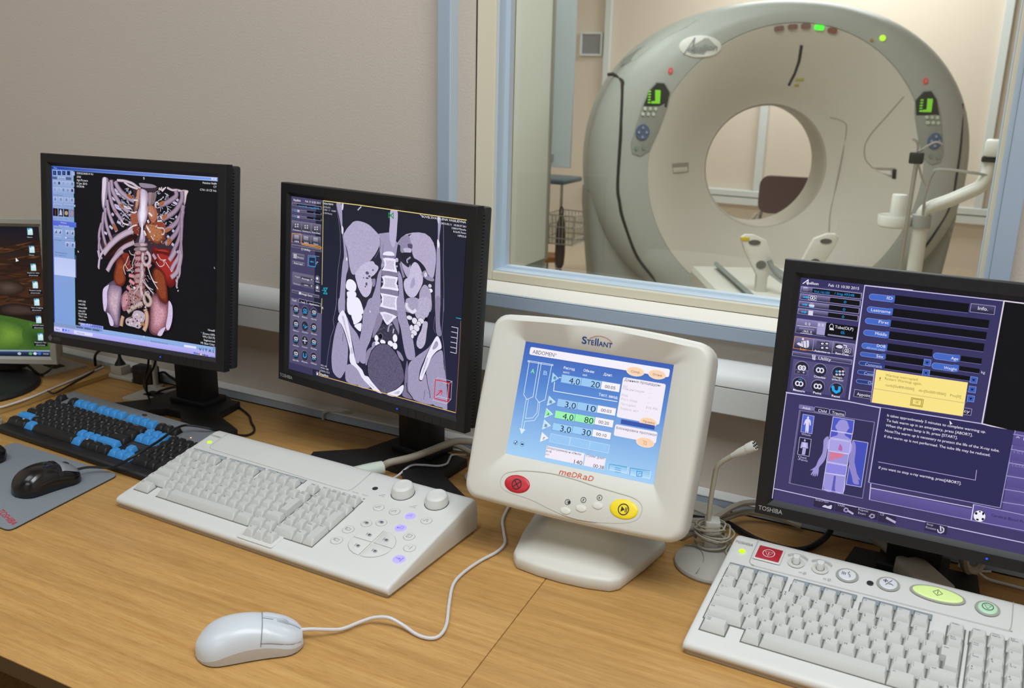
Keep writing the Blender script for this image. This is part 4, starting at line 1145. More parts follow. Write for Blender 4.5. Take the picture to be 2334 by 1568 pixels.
S bbb3cf 3 3028 1653 3111 1651 3100 1805 3079 1989 2996 2087 2911 2045 2922 1922 2991 1789
L e8d48c 1.3 0 760 5 1541 -3 3754 4
L e8d48c 1.1 0 765 5 778 1400
L e8d48c 1.1 0 785 1634 777 2295 775 2974
L d9b45c 1.3 0 775 2974 1942 2969 3757 2954
L 8a6a52 0.9 0 3757 2954 3761 2092 3757 1512
L dcd8ea 0.9 0 3586 1633 3708 1632 3702 2027 3587 2027
L dcd8ea 0.9 0 3587 1710 3706 1710
L dcd8ea 0.9 0 3586 1791 3705 1790
L dcd8ea 0.9 0 3585 1871 3706 1869
L dcd8ea 0.9 0 3585 1948 3703 1948
L 25b5c8 1.1 0 3667 1482 3755 1481
L d5d0e4 0.6 0 3294 2536 3372 2477 3651 2475 3649 2763 3574 2850 3291 2854
L d5d0e4 0.6 0 3291 2854 3312 2824 3376 2773 3649 2763
L d5d0e4 0.6 0 3574 2850 3589 2531 3651 2475
L d5d0e4 0.6 0 3330 2516 3589 2531
L d8222f 1.5 1 3322 2518 3605 2509 3601 2815 3319 2817
L d8222f 1.5 0 3356 2768 3463 2665
L d8222f 1.3 0 3396 2685 3466 2662 3458 2729
L 30a050 0.6 0 2270 2882 2273 2952
P f2f0fa 0 1885 1647 1894 1698 1903 1684 1917 1684
L 1f8c46 1.4 0 2217 50 2221 131 2314 43 2318 133 2268 87
L 1f8c46 1.3 0 2217 50 2318 133
L 22a8bc 1.4 0 818 1451 909 1437 821 1544 909 1538 818 1451
L 22a8bc 1.2 0 788 1493 855 1483
T e9ebf2 0 775 61 998 31 4567899
T d5d2e2 0 780 116 931 26 (375.07)
T d5d2e2 0 779 161 1062 26 1309:  7:  10489
T d5d2e2 0 780 213 975 26 (-30.9mm)
T f2f0fa 0 2899 54 3750 36 SOVEL'EVA  ELENA VASILIEVNA
T f2f0fa 0 3284 113 3754 28 2015.02.11  10:20:37.361
T f2f0fa 0 3490 162 3758 28 120kV/75mAs
T f2f0fa 0 3523 209 3761 28 0.5s/0.7mm
T f2f0fa 0 3613 262 3765 30 HP53.0
T e9ebf2 0 792 1809 829 37 R
T dcdae6 0 793 2798 937 30 WL= 40
T dcdae6 0 794 2843 983 30 WW= 400
T dcdae6 0 796 2894 1008 30 CE/01:12.5
T f2f0fa 1 788 2957 983 35 Aquilion
R 4a4468 3f3b5c 0 - 2 -1 761 47
R 4d4869 39365a 0 - 0 0 600 3010
T f0eefa 0 48 74 224 44 Aquilion
T e4e2ee 0 341 68 705 35 Feb 13 10:30 2015
R 6e6a80 24222f 0 8f8ba6 25 105 731 149
R 0d0d16 0d0d16 0 - 137 115 714 143
T 2f9fe0 0 174 158 668 32 Vol.16100  / Img.49248
R 6e6a80 24222f 0 8f8ba6 27 211 731 241
R 0d0d16 0d0d16 0 - 385 202 716 234
T 2f9fe0 0 547 242 575 29 0
L 2fa0e6 1.2 0 69 238 128 234
R b9b5c8 b9b5c8 0 - 151 212 205 251
R 6e6a80 24222f 0 8f8ba6 29 312 733 339
R 0d0d16 0d0d16 0 - 387 301 719 332
T 2f9fe0 0 549 341 578 30 0
L 2fa0e6 1.2 0 71 338 130 334
R b9b5c8 b9b5c8 0 - 153 312 207 351
R 6e6a80 24222f 0 8f8ba6 25 407 260 568
T f0eefa 0 46 566 242 26 Autoview-s
R 3a3748 3a3748 0 - 97 444 187 503
E c2bed0 0 115 462 18 14
E c2bed0 0 169 457 18 14
E c2bed0 0 116 499 18 14
E c2bed0 0 169 493 18 14
R 6e6a80 24222f 0 8f8ba6 262 405 492 565
T f0eefa 0 283 563 475 26 Autoview-m
R 3a3748 3a3748 0 - 333 442 421 501
E c2bed0 0 350 460 17 14
E c2bed0 0 403 455 17 14
E c2bed0 0 351 496 17 14
E c2bed0 0 404 491 17 14
R 6e6a80 24222f 0 8f8ba6 499 403 726 562
T f0eefa 0 521 560 709 26 Raw-Data
R 3a3748 3a3748 0 - 569 440 656 498
E c2bed0 0 587 458 17 14
E c2bed0 0 638 453 17 14
E c2bed0 0 588 493 17 14
E c2bed0 0 639 488 17 14
R 6e6a80 24222f 0 8f8ba6 35 621 270 765
T f0eefa 0 98 762 211 26 MPR
R a9a5ba 6f6c84 0 - 89 639 204 708
R 6e6a80 24222f 0 8f8ba6 267 616 497 758
T f0eefa 0 329 756 439 26 3D
R a9a5ba 6f6c84 0 - 320 634 432 702
R 6e6a80 24222f 0 8f8ba6 499 610 726 752
T f0eefa 0 561 749 669 26 Clinical
R a9a5ba 6f6c84 0 - 551 628 662 696
L e39a3c 1 0 33 778 35 625 255 611 258 762
L e39a3c 1.2 0 270 761 744 769 744 793 270 781
R 6e6a80 24222f 0 8f8ba6 33 808 746 853
T f0eefa 0 273 875 489 36 || Utility
R 6e6a80 24222f 0 8f8ba6 54 953 341 1036
T f0eefa 0 170 1025 329 31 Directory
R d8d5e4 d8d5e4 0 - 84 966 110 1041
R d8d5e4 d8d5e4 0 - 126 965 152 1040
R 6e6a80 24222f 0 8f8ba6 57 1089 344 1137
T f0eefa 0 88 1134 302 33 Auto Load
R 2a2740 2a2740 0 - 439 951 714 1108
L a9a5c4 0.6 0 432 1136 439 947 703 934
L 2f9fe0 1.2 1 457 971 455 1123 617 1121 618 956
T 2f9fe0 1 494 1060 581 30 MPR
L d8d5e4 0.8 0 644 1069 649 1033 678 1033
R 6b6880 5a5770 0 - 55 1275 587 1503
T d8d5e4 0 123 1361 255 25 Project.
R 4b485c 2c2a38 0 - 272 1323 572 1354
T f0eefa 0 297 1374 479 33 Average
P d8d5e4 0 513 1338 554 1337 531 1364
T d8d5e4 0 84 1486 257 23 Thickness
R 4b485c 2c2a38 0 - 274 1430 575 1464
T f0eefa 0 358 1474 452 29 none
P d8d5e4 0 516 1448 557 1446 534 1474
E 5d5a72 0 674 1315 57 60
E d8d5e4 0 668 1308 26 24
T f0eefa 0 630 1377 728 22 Rotate
E 5d5a72 0 679 1469 57 61
E d8d5e4 0 673 1462 26 24
T f0eefa 0 635 1530 732 22 Zoom
R 6e6a80 24222f 0 8f8ba6 55 1591 724 1633
T f0eefa 0 291 1642 556 35 Image Save
R d8d5e4 d8d5e4 0 - 230 1602 279 1644
R 625e7c 625e7c 0 - 22 1730 230 1856
T f0eefa 0 65 1786 168 36 Tool1
R 625e7c 4f4a6c 0 - 25 1889 796 2884
R 1c1b28 1c1b28 0 b9b5c8 233 1722 425 1783
T f0eefa 0 277 1785 390 33 Tool2
R 1c1b28 1c1b28 0 b9b5c8 429 1724 763 1774
T f0eefa 0 490 1778 722 31 Application
E 2b2937 0 165 1919 87 92
E 77738c 0 165 1919 87 92
E 2e2c3a 0 165 1923 81 86
E d8d5e4 0 150 1909 30 27
E d8d5e4 0 189 1909 30 27
E 2e2c3a 0 150 1909 15 15
E 2e2c3a 0 189 1909 15 15
L 2f9fe0 1.5 0 118 1956 208 1949
T f0eefa 0 95 2043 240 23 Filming
E 2b2937 0 390 1911 85 91
E 77738c 0 390 1911 85 91
E 2e2c3a 0 390 1915 80 85
E 2f9fe0 0 375 1901 30 27
E 2f9fe0 0 413 1901 29 27
E 2e2c3a 0 375 1901 15 15
E 2e2c3a 0 413 1901 15 14
L 2f9fe0 1.5 0 343 1948 432 1941
T f0eefa 0 321 2035 464 23 Filter
E 2b2937 0 610 1903 84 90
E 77738c 0 610 1903 84 90
E 2e2c3a 0 610 1908 78 84
E d8d5e4 0 595 1894 29 27
E d8d5e4 0 633 1893 29 27
E 2e2c3a 0 595 1894 15 14
E 2e2c3a 0 633 1893 14 14
L 2f9fe0 1.5 0 564 1940 652 1934
T f0eefa 0 543 2026 683 23 Image selector
E 2b2937 0 171 2179 87 93
E 77738c 0 171 2179 87 93
E 2e2c3a 0 171 2183 81 86
E d8d5e4 0 156 2169 30 27
E d8d5e4 0 195 2169 30 27
E 2e2c3a 0 156 2169 15 15
E 2e2c3a 0 195 2169 15 15
L 2f9fe0 1.5 0 123 2217 214 2210
T f0eefa 0 101 2305 246 23 Measure
E 2b2937 0 396 2169 86 92
E 77738c 0 396 2169 86 92
E 2e2c3a 0 396 2173 80 86
T 2f9fe0 0 343 2186 420 50 Ac
L 2f9fe0 2 0 391 2208 450 2172
T f0eefa 0 328 2293 471 23 Annotation
E 2b2937 0 617 2159 84 91
E 77738c 0 617 2159 84 91
E 2e2c3a 0 617 2163 78 85
E d8d5e4 0 602 2149 29 27
E d8d5e4 0 640 2149 29 27
E 2e2c3a 0 602 2149 15 14
E 2e2c3a 0 640 2149 15 14
L 2f9fe0 1.5 0 572 2196 659 2189
T f0eefa 0 550 2282 691 23 Zoom
E 2b2937 0 177 2441 88 93
E 77738c 0 177 2441 88 93
E 2e2c3a 0 177 2445 82 87
E d8d5e4 0 161 2431 30 28
E d8d5e4 0 201 2430 30 28
E 2e2c3a 0 161 2431 15 15
E 2e2c3a 0 201 2430 15 15
L 2f9fe0 1.5 0 129 2480 220 2471
T f0eefa 0 106 2568 252 23 Screen Save
E 2b2937 0 403 2429 86 93
E 77738c 0 403 2429 86 93
E 2e2c3a 0 403 2433 80 86
L d8d5e4 1.6 0 402 2378 404 2479
L d8d5e4 1.6 0 349 2432 456 2425
T f0eefa 0 334 2554 477 23 Cursor
E 2b2937 0 625 2416 84 92
E 77738c 0 625 2416 84 92
E 2e2c3a 0 625 2420 79 85
E d8d5e4 0 610 2406 29 27
E d8d5e4 0 648 2406 29 27
E 2e2c3a 0 610 2406 15 15
E 2e2c3a 0 648 2406 15 15
L 2f9fe0 1.5 0 579 2454 666 2446
T f0eefa 0 557 2540 698 23 Rotate
E 2b2937 0 183 2705 88 94
E 77738c 0 183 2705 88 94
E 2e2c3a 0 183 2709 82 88
E d8d5e4 0 167 2695 30 28
E d8d5e4 0 207 2694 30 28
E 2e2c3a 0 167 2695 15 15
E 2e2c3a 0 207 2694 15 15
L 2f9fe0 1.5 0 135 2745 226 2735
T f0eefa 0 112 2832 259 24 Batch MPR
E 2b2937 0 409 2690 86 93
E 77738c 0 409 2690 86 93
E 2e2c3a 0 409 2694 80 87
L 2f9fe0 2.0 0 373 2659 374 2714 410 2728 446 2704 444 2653
T f0eefa 0 340 2816 484 23 Reset
E 2b2937 0 632 2675 85 92
E 77738c 0 632 2675 85 92
E 2e2c3a 0 632 2679 79 86
E d8d5e4 0 617 2666 29 27
E d8d5e4 0 655 2664 29 27
E 2e2c3a 0 617 2666 15 15
E 2e2c3a 0 655 2664 15 15
L 2f9fe0 1.5 0 586 2714 674 2705
T f0eefa 0 565 2800 706 23 Oblique
R 3a3754 3a3754 0 b9b5c8 704 2920 775 2973
P f0eefa 0 716 2930 717 2977 757 2947
"""
SCREEN_CONSOLE = """
R 34325f 403a66 0 - 0 0 3760 3010
R 4b4280 4a4380 0 - 8 9 768 11
R 3c3768 36335f 0 - 17 89 778 1477
L f0ecfa 1.1 0 34 76 93 20 93 80
T f0ecfa 1 73 75 226 36 quilion
T f0ecfa 0 350 75 719 36 Feb 13 10:30 2015
R 7a74a0 1e1c34 0 a49fc4 17 113 761 186
R 07070f 07070f 0 - 161 122 749 174
R 8a84b0 5a547c 0 - 40 126 109 172
E b9b3d8 0 71 122 31 9
T 1d9be8 0 181 172 375 32 Vol.16100
T 1d9be8 0 435 166 674 32 / Img.49248
R 7a74a0 1e1c34 0 a49fc4 18 207 758 279
R 07070f 07070f 0 - 391 212 749 272
T 1d9be8 0 561 263 590 34 0
L 22a8ee 1.4 0 61 247 118 244
P 22a8ee 0 99 229 126 246 103 264
R 1a1a2a 1a1a2a 0 c5c1dc 127 217 222 273
E e2dff0 0 160 244 21 21
E e2dff0 0 191 244 21 21
E 2a2a40 0 160 244 10 13
E 2a2a40 0 191 244 10 13
R 7a74a0 1e1c34 0 a49fc4 17 303 758 373
R 07070f 07070f 0 - 390 307 749 366
T 1d9be8 0 561 358 590 34 0
L 22a8ee 1.4 0 60 343 117 341
P 22a8ee 0 98 325 125 342 102 360
R dad6ea dad6ea 0 - 143 331 209 359
R 9a96b4 9a96b4 0 - 151 310 197 328
R 22a8ee 22a8ee 0 - 155 360 203 373
R 7a74a0 1e1c34 0 a49fc4 16 400 758 467
R 07070f 07070f 0 - 390 403 749 460
T 1d9be8 0 561 452 589 34 0
L 22a8ee 1.4 0 59 440 116 437
P 22a8ee 0 97 422 124 438 101 456
R dad6ea dad6ea 0 - 146 411 204 471
R 8b84b8 1d1c30 0 8f8ab2 15 532 394 718
R a29ccb a29ccb 0 - 279 546 380 703
T f0ecfa 0 123 602 187 35 0. 0
T f0ecfa 0 287 591 353 34 0. 0
L d8d4ea 0.6 0 28 625 273 617
R 7d77a6 7d77a6 0 - 56 641 245 663
T f0ecfa 0 100 699 219 30 -363. 0
L d8d4ea 0.6 0 79 713 228 711
R 06060c 06060c 0 - 382 537 779 714
E e2dff0 0 451 579 26 36
E 06060c 0 451 579 20 29
L e2dff0 1 1 436 618 442 600 471 600 481 618
T f0ecfa 0 495 593 717 38 Tube(OLP)
T 1d9be8 0 574 655 620 38 0%
R 8d87aa 8d87aa 0 - 418 679 727 698
R 7a74a0 1e1c34 0 e09a3c 15 766 281 924
R 7a74a0 1e1c34 0 a49fc4 257 764 519 921
R 7a74a0 1e1c34 0 a49fc4 499 762 757 917
E dad6ea 0 121 789 14 15
S dad6ea 0 52 860 77 840 110 851 107 824 153 806 194 800 204 876 174 897 115 889 81 878
L 1e1c34 0.7 0 125 821 142 896
L 1e1c34 0.7 0 163 805 180 891
T f0a030 0 98 936 177 31 Scan
R 4a4668 4a4668 0 - 298 785 341 877
R 1a1a2a 1a1a2a 0 - 341 792 392 832
E dad6ea 0 360 813 9 12
E dad6ea 0 375 813 9 12
R 1a1a2a 1a1a2a 0 - 396 783 447 824
E dad6ea 0 415 805 9 12
E dad6ea 0 430 805 9 12
R 1a1a2a 1a1a2a 0 - 347 846 399 886
E dad6ea 0 367 867 9 12
E dad6ea 0 381 867 9 12
R 1a1a2a 1a1a2a 0 - 403 837 454 878
E dad6ea 0 422 859 9 12
E dad6ea 0 437 859 9 12
T f0ecfa 1 280 929 474 28 Autoview-m
R 1a1a2a 1a1a2a 0 - 525 784 618 852
S dad6ea 0 534 826 570 799 610 804 614 834 576 842
L dad6ea 1.2 0 629 793 662 796 665 818
R 1a1a2a 1a1a2a 0 c5c1dc 629 828 720 883
E dad6ea 0 662 857 18 20
E dad6ea 0 688 858 18 20
E 1a1a2a 0 662 857 8 11
E 1a1a2a 0 688 858 8 11
T f0ecfa 1 543 922 705 28 Raw-Data
R 6d6896 1e1c34 0 a49fc4 14 967 754 1022
T f0ecfa 0 344 1022 499 41 Utility
L d8d4ea 1.5 0 269 979 280 1033
L d8d4ea 1.5 0 295 980 299 1034
R 55507c 4a4572 0 - 32 1064 732 1467
E 8a85a8 0 153 1162 88 88
E 262438 0 154 1167 84 83
P 5a557f 0 60 1193 247 1181 250 1258 63 1267
R 343048 343048 0 - 75 1209 217 1246
T f0ecfa 0 102 1236 132 33 -
T f0ecfa 0 167 1240 199 33 +
E e2dff0 0 132 1166 32 35
E e2dff0 0 175 1165 31 35
E 262438 0 132 1166 15 20
E 262438 0 175 1165 15 20
T f0ecfa 1 100 1175 197 26 Zoom
E 8a85a8 0 382 1156 86 87
E 262438 0 382 1161 82 83
R 2b6fc4 2b6fc4 0 - 291 1120 457 1118
R 2b6fc4 2b6fc4 0 - 304 1207 458 1208
E e2dff0 0 361 1160 31 35
E e2dff0 0 403 1160 31 35
E 262438 0 361 1160 14 20
E 262438 0 403 1160 14 20
T f0ecfa 1 317 1263 464 30 Cineview
E 8a85a8 0 615 1156 85 86
E 262438 0 616 1160 81 82
E 22a8ee 0 587 1143 16 14
E c9c5dc 0 625 1137 16 14
E c9c5dc 0 664 1130 16 14
E c9c5dc 0 592 1182 16 14
E c9c5dc 0 630 1175 16 14
E c9c5dc 0 669 1169 16 14
T f0ecfa 0 556 1227 665 28 Image
T f0ecfa 0 542 1261 686 28 selector
E 8a85a8 0 145 1375 88 88
E 262438 0 145 1379 84 84
E e2dff0 0 124 1378 32 35
E e2dff0 0 167 1378 32 35
E 262438 0 124 1378 15 20
E 262438 0 167 1378 15 20
T 22a8ee 0 134 1335 176 31 HU
T f0ecfa 1 78 1483 228 30 Measure
E 8a85a8 0 381 1370 87 88
E 262438 0 382 1375 83 83
E e2dff0 0 360 1374 31 35
E e2dff0 0 402 1373 31 35
E 262438 0 360 1374 15 20
E 262438 0 402 1373 14 20
T f0ecfa 1 333 1476 438 30 Point
E 8a85a8 0 614 1373 85 87
E 262438 0 614 1377 81 83
L 22a8ee 3.2 0 567 1347 579 1390 615 1412 649 1387 649 1338
P 22a8ee 0 544 1360 562 1322 591 1357
T f0ecfa 1 567 1477 671 29 Reset
L cdc6ea 1 0 785 9 1336 3
L cdc6ea 1.1 0 783 9 775 725 778 1477
Q 4468c4 7f9ae0 5.5 851 104 1152 178
R 4468c4 4468c4 0 - 1101 94 1151 176
T f0ecfa 0 1059 149 1125 37 ID
Q 4468c4 7f9ae0 5.5 848 265 1150 338
R 4468c4 4468c4 0 - 1099 254 1149 336
T f0ecfa 0 896 319 1123 38 Lastname
Q 4468c4 7f9ae0 5.5 845 411 1147 481
R 4468c4 4468c4 0 - 1097 398 1147 479
T f0ecfa 0 1004 456 1121 38 First
Q 4468c4 7f9ae0 5.5 844 560 1146 630
R 4468c4 4468c4 0 - 1095 546 1145 628
T f0ecfa 0 982 607 1119 38 Middle
Q 4468c4 7f9ae0 5.5 844 728 1144 797
R 4468c4 4468c4 0 - 1093 712 1144 794
T f0ecfa 0 1022 756 1123 36 DOB
T a8c4f4 0 903 792 1124 27 dd.mm.yyyy
Q 3f60b8 7f9ae0 5.5 841 845 1140 898
R 3f60b8 3f60b8 0 - 1091 828 1140 896
T f0ecfa 0 1033 886 1115 38 Sex
Q 2b3c7e 7f9ae0 5.5 840 962 1139 1014
R 2b3c7e 2b3c7e 0 - 1091 944 1139 1012
T b9c0ea 0 916 1011 1114 38 Comment
Q 2b3c7e 7f9ae0 5.5 839 1080 1139 1130
R 2b3c7e 2b3c7e 0 - 1090 1061 1139 1128
T b9c0ea 0 917 1128 1114 38 Contrast
Q 2b3c7e 7f9ae0 5.5 838 1198 1139 1247
R 2b3c7e 2b3c7e 0 - 1090 1178 1138 1245
T b9c0ea 0 978 1240 1114 38 Organ
L cdc6ea 1 0 784 12 2337 8
R 06060e 06060e 0 - 1150 87 1978 199
L 7d78b4 0.5 0 1150 199 1978 199
R 06060e 06060e 0 - 1149 252 2219 356
L 7d78b4 0.5 0 1149 356 2219 356
R 06060e 06060e 0 - 1144 398 2213 492
L 7d78b4 0.5 0 1144 492 2213 492
R 06060e 06060e 0 - 1144 539 2207 639
L 7d78b4 0.5 0 1144 639 2207 639
R 06060e 06060e 0 - 1144 691 1662 787
L 7d78b4 0.5 0 1144 787 1662 787
R 06060e 06060e 0 - 1143 828 1595 914
L 7d78b4 0.5 0 1143 914 1595 914
R 06060e 06060e 0 - 1147 970 1609 1016
L 7d78b4 0.5 0 1147 1016 1609 1016
R 06060e 06060e 0 - 1980 720 2207 791
L 7d78b4 0.5 0 1980 791 2207 791
R 06060e 06060e 0 - 1980 847 2201 906
L 7d78b4 0.5 0 1980 906 2201 906
R 06060e 06060e 0 - 1667 955 2131 1012
L 7d78b4 0.5 0 1667 1012 2131 1012
R 06060e 06060e 0 - 1661 1086 2130 1135
L 7d78b4 0.5 0 1661 1135 2130 1135
R 06060e 06060e 0 - 1653 1192 2127 1270
L 7d78b4 0.5 0 1653 1270 2127 1270
R 3d5cb4 3d5cb4 0 7f9ae0 1583 823 1659 899
P 0c0c20 0 1601 851 1638 850 1621 879
R 3d5cb4 3d5cb4 0 7f9ae0 1586 952 1663 1028
P 0c0c20 0 1605 981 1642 980 1625 1009
R 3d5cb4 3d5cb4 0 7f9ae0 2118 953 2192 1027
P 0c0c20 0 2135 981 2171 980 2155 1008
R 3d5cb4 3d5cb4 0 7f9ae0 2119 1070 2193 1145
P 0c0c20 0 2136 1098 2172 1097 2156 1126
R 3d5cb4 3d5cb4 0 7f9ae0 2119 1184 2193 1258
P 0c0c20 0 2137 1211 2173 1210 2157 1239
Q 4468c4 7f9ae0 5 1677 725 1969 803
R 4468c4 4468c4 0 - 1911 715 1969 801
T f0ecfa 0 1874 781 1953 35 Age
Q 4468c4 7f9ae0 5 1676 850 1973 925
R 4468c4 4468c4 0 - 1915 837 1972 923
T f0ecfa 0 1812 909 1957 35 Weight
T d8d4ea 0 2222 897 2263 32 kg
R 4c4872 1e1c34 0 a49fc4 1997 82 2256 182
T f0ecfa 0 2078 146 2184 42 Info.
R 3a3760 1a1930 0 a49fc4 833 1334 1080 1426
T f0ecfa 0 867 1405 1038 40 Appoint.
R 3a3760 1a1930 0 a49fc4 2046 1344 2186 1425
T f0ecfa 0 2104 1399 2168 35 cy
R 08080c 08080c 0 - 2337 8 3114 1562
L e4d8e8 1.4 0 2876 15 2337 8 2319 1503 3116 1574
R 5a508e 5a508e 0 - 2681 1520 3261 2523
L cdc6ea 1 0 -6 1518 777 1507 1165 1513 2319 1503
L cdc6ea 0.8 0 784 12 786 1478
L cdc6ea 0.8 0 1165 1513 1153 2501
P 2c2a55 0 1170 1512 2677 1521 2661 2490 1153 2501
L a49fcf 0.8 0 2677 1521 2661 2490 1159 2505 1170 1512
R 5d5492 544a88 0 - 2668 1554 3134 1697
L b0a8d8 0.7 0 2665 1565 3116 1576
R 5d5492 544a88 0 - 2672 1740 3163 1881
L b0a8d8 0.7 0 2667 1751 3143 1755
R 5d5492 544a88 0 - 2675 1907 3188 2046
L b0a8d8 0.7 0 2669 1919 3168 1914
R 5d5492 544a88 0 - 2678 2070 3213 2206
L b0a8d8 0.7 0 2671 2082 3192 2070
R 5d5492 544a88 0 - 2681 2239 3238 2372
L b0a8d8 0.7 0 2673 2251 3216 2230
R 5d5492 544a88 0 - 2685 2400 3263 2531
L b0a8d8 0.7 0 2675 2413 3240 2384
T d8d4ea 0 2696 1616 2822 35 ^ P
T 8f88c0 0 2696 1789 2847 32 t CTA
T 8f88c0 0 2707 1952 2872 33 t CTA +
R 62589a 564c8a 0 - 1191 2576 2376 2716
R 5d5394 554b8a 0 - 2375 2518 3293 2728
L d0c8ea 1 0 1183 2516 1193 2726
L d0c8ea 1 0 1190 2570 2357 2557
L d0c8ea 1.2 0 2374 2513 2376 2718
L b0a8d8 0.8 0 2374 2513 3261 2523
L a49fcf 0.8 0 1193 2726 2376 2718 3289 2703
E 0c0c14 0 2457 2645 66 77
E eeecf6 0 2457 2645 64 72
E 14141c 0 2417 2618 14 17
E 14141c 0 2492 2605 12 19
E 14141c 0 2441 2692 16 12
E 14141c 0 2498 2673 14 17
E 14141c 0 2453 2587 9 10
T 1e1b3c 0 2580 2617 3060 36 Cerebral Blood Perfusion
T eeecf8 0 1258 1610 2374 34 It takes approximately 5 minutes to complete warming up.
T eeecf8 0 1259 1676 2240 34 To halt warm up in an emergency, press [ABORT].
T eeecf8 0 1258 1740 2083 34 When the green lamp is lit, press [START].
T eeecf8 0 1258 1810 2551 34 Note:The warm up is necessary to protect the life of the X-ray tube.
T eeecf8 0 1260 1883 2463 34 If the warm up is not performed. The tube life may be reduced.
T eeecf8 0 1248 2298 2204 35 If you want to stop x-ray warming, press[ABORT].
L b0a8d8 0.7 0 1233 2212 2348 2208 2344 2082
P f4f2fa 0 1966 1529 1979 1584 1990 1566 2004 1568
P b8a8d0 0 1028 1032 1057 1030 1065 1461 1041 1468
L 4a4480 1.0 1 1048 1034 2101 1027 2103 1456 1051 1469
P f8e388 0 1054 1039 2097 1031 2100 1451 1055 1465
L c8b07c 0.7 0 1056 1284 2102 1285
T 98863a 0 1170 1105 1551 34 Warmup interrupted.
T 98863a 0 1169 1151 1599 34 Restart Warmup again.
T 8e8440 0 1189 1230 1520 34 code[0x80fc0000]
T 8e8440 0 1573 1232 1880 33 dev[0x00010000]
T 8e8440 0 1929 1232 2048 33 Pno[0]
T c03028 0 1106 1174 1121 47 !
R f2d468 f2d468 0 6a5a28 1504 1323 1642 1420
R f6df7c f6df7c 0 6a5a28 1520 1336 1625 1407
T 8a7a30 0 1556 1385 1594 34 OK
L cdc6ea 1.2 0 5 1524 383 1512 784 1504 1165 1516
L cdc6ea 1 0 2 1524 -5 2148 -13 2987
Q 7a74a8 - 1.6 179 1647 371 1706
T f0ecfa 0 227 1699 329 35 Adult
Q 2c2a48 b0a8d8 1.6 375 1643 565 1709
T f0ecfa 0 428 1700 531 37 Child
Q 2c2a48 b0a8d8 1.6 569 1640 761 1706
T f0ecfa 0 600 1697 748 37 Trauma
P 322f55 0 194 1726 1122 1711 1105 2728 179 2730
L 7f78a4 1 1 194 1726 1122 1711 1108 2728 179 2730
L 7f78a4 0.6 0 207 1737 194 2726
R 5468d0 4a5cc4 0 c5c0ea 245 1769 386 2008
E dcd8f4 0 313 1805 13 18
S dcd8f4 0 289 1830 342 1828 358 1897 346 1897 332 1861 340 1988 319 1992 314 1916 312 1994 300 1994 293 1881 281 1904 271 1901
T c5c0ea 0 255 2046 374 28 Whole
R 24223c 24223c 0 c5c0ea 240 2083 388 2316
E b0a8d8 0 309 2114 12 15
R c5c0f0 c5c0f0 0 - 286 2139 346 2210
L b0a8d8 2.2 0 282 2149 275 2217
L b0a8d8 2.2 0 340 2144 350 2209
L b0a8d8 2.6 0 308 2223 307 2299
L b0a8d8 2.6 0 325 2222 322 2298
T c5c0ea 0 251 2358 361 28 Chest
T c5c0ea 0 248 2392 377 28 -Pelvis
P 4450b8 0 901 1993 1081 1989 1075 2583 890 2589
L c5c0ea 0.7 1 901 1993 1081 1989 1075 2583 890 2589
P 4c58c4 0 620 1735 881 1734 883 1910 617 1914
P 4c58c4 0 616 1922 879 1918 877 2008 613 2012
P 7a74cc 0 615 2027 876 2023 875 2179 616 2191
P 6a66c4 0 617 2193 872 2187 872 2333 613 2336
P 8a86dc 0 615 2349 873 2345 871 2474 611 2490
P 5458b8 0 611 2492 870 2485 869 2716 608 2718
S 9c92d0 0 601 2012 546 2051 549 2153 546 2244 510 2342 485 2432 431 2490 425 2501 460 2489 439 2553 454 2553 467 2521 465 2564 477 2563 487 2525 489 2563 501 2561 508 2520 517 2557 528 2544 532 2481 533 2429 582 2340 602 2233
S 8f86c8 0 889 2001 934 2037 949 2135 952 2262 982 2358 1001 2418 1052 2496 1028 2489 1043 2550 1025 2559 1002 2559 984 2558 963 2529 945 2468 899 2350 879 2201
S 9a93d8 0 678 1820 701 1768 745 1749 794 1760 822 1818 833 1841 819 1869 801 1911 788 1921 797 1950 851 1977 875 2011 870 2177 871 2330 871 2472 877 2690 773 2714 740 2501 742 2708 629 2714 613 2489 617 2333 622 2177 620 2023 691 1971 705 1942 687 1895 667 1873 665 1842
S a8a2e4 0 616 2034 873 2029 870 2177 623 2187
P 8c86e0 0 617 2351 871 2348 868 2472 613 2487
P 5a5cb4 0 728 2503 752 2503 761 2717 721 2718
S d07a9a 0 638 2212 729 2181 814 2199 785 2246 696 2290 652 2319 639 2264
S b06aa8 0 749 2074 779 2106 785 2156 738 2153 739 2115
L cfcaf0 0.7 1 620 1735 881 1734 883 1910 617 1914
L cfcaf0 0.7 1 616 1922 879 1918 877 2008 613 2012
L cfcaf0 0.7 1 615 2027 876 2023 875 2179 616 2191
L cfcaf0 0.7 1 617 2193 872 2187 872 2333 613 2336
L cfcaf0 0.7 1 615 2349 873 2345 871 2474 611 2490
L cfcaf0 0.7 1 611 2492 870 2485 869 2716 608 2718
L cdc6ea 1.1 0 -11 2848 1218 2860 2971 2857
R 2e2742 2e2742 0 - 525 2876 784 2973
T b5aed0 0 539 2886 703 31 ScanPlan
R 2e2742 2e2742 0 - 797 2865 1055 2973
T b5aed0 0 819 2895 909 30 VARI
R 2e2742 2e2742 0 - 1052 2860 1319 2974
T b5aed0 0 1078 2895 1200 30 Repeat
T b5aed0 0 1083 2941 1176 30 Exam
R 2e2742 2e2742 0 - 1328 2869 1535 2985
T b5aed0 0 1346 2896 1392 30 CE
S c9c3de 0 634 2951 667 2922 704 2929 749 2903 749 2955 708 2959 671 2955
L 9a93b8 1.6 1 907 2928 925 2900 950 2907 958 2934 937 2952 912 2945
L b5aed0 2.6 0 963 2935 1020 2956
L 9a93b8 1.6 1 1222 2943 1245 2909 1276 2912 1279 2940 1252 2959
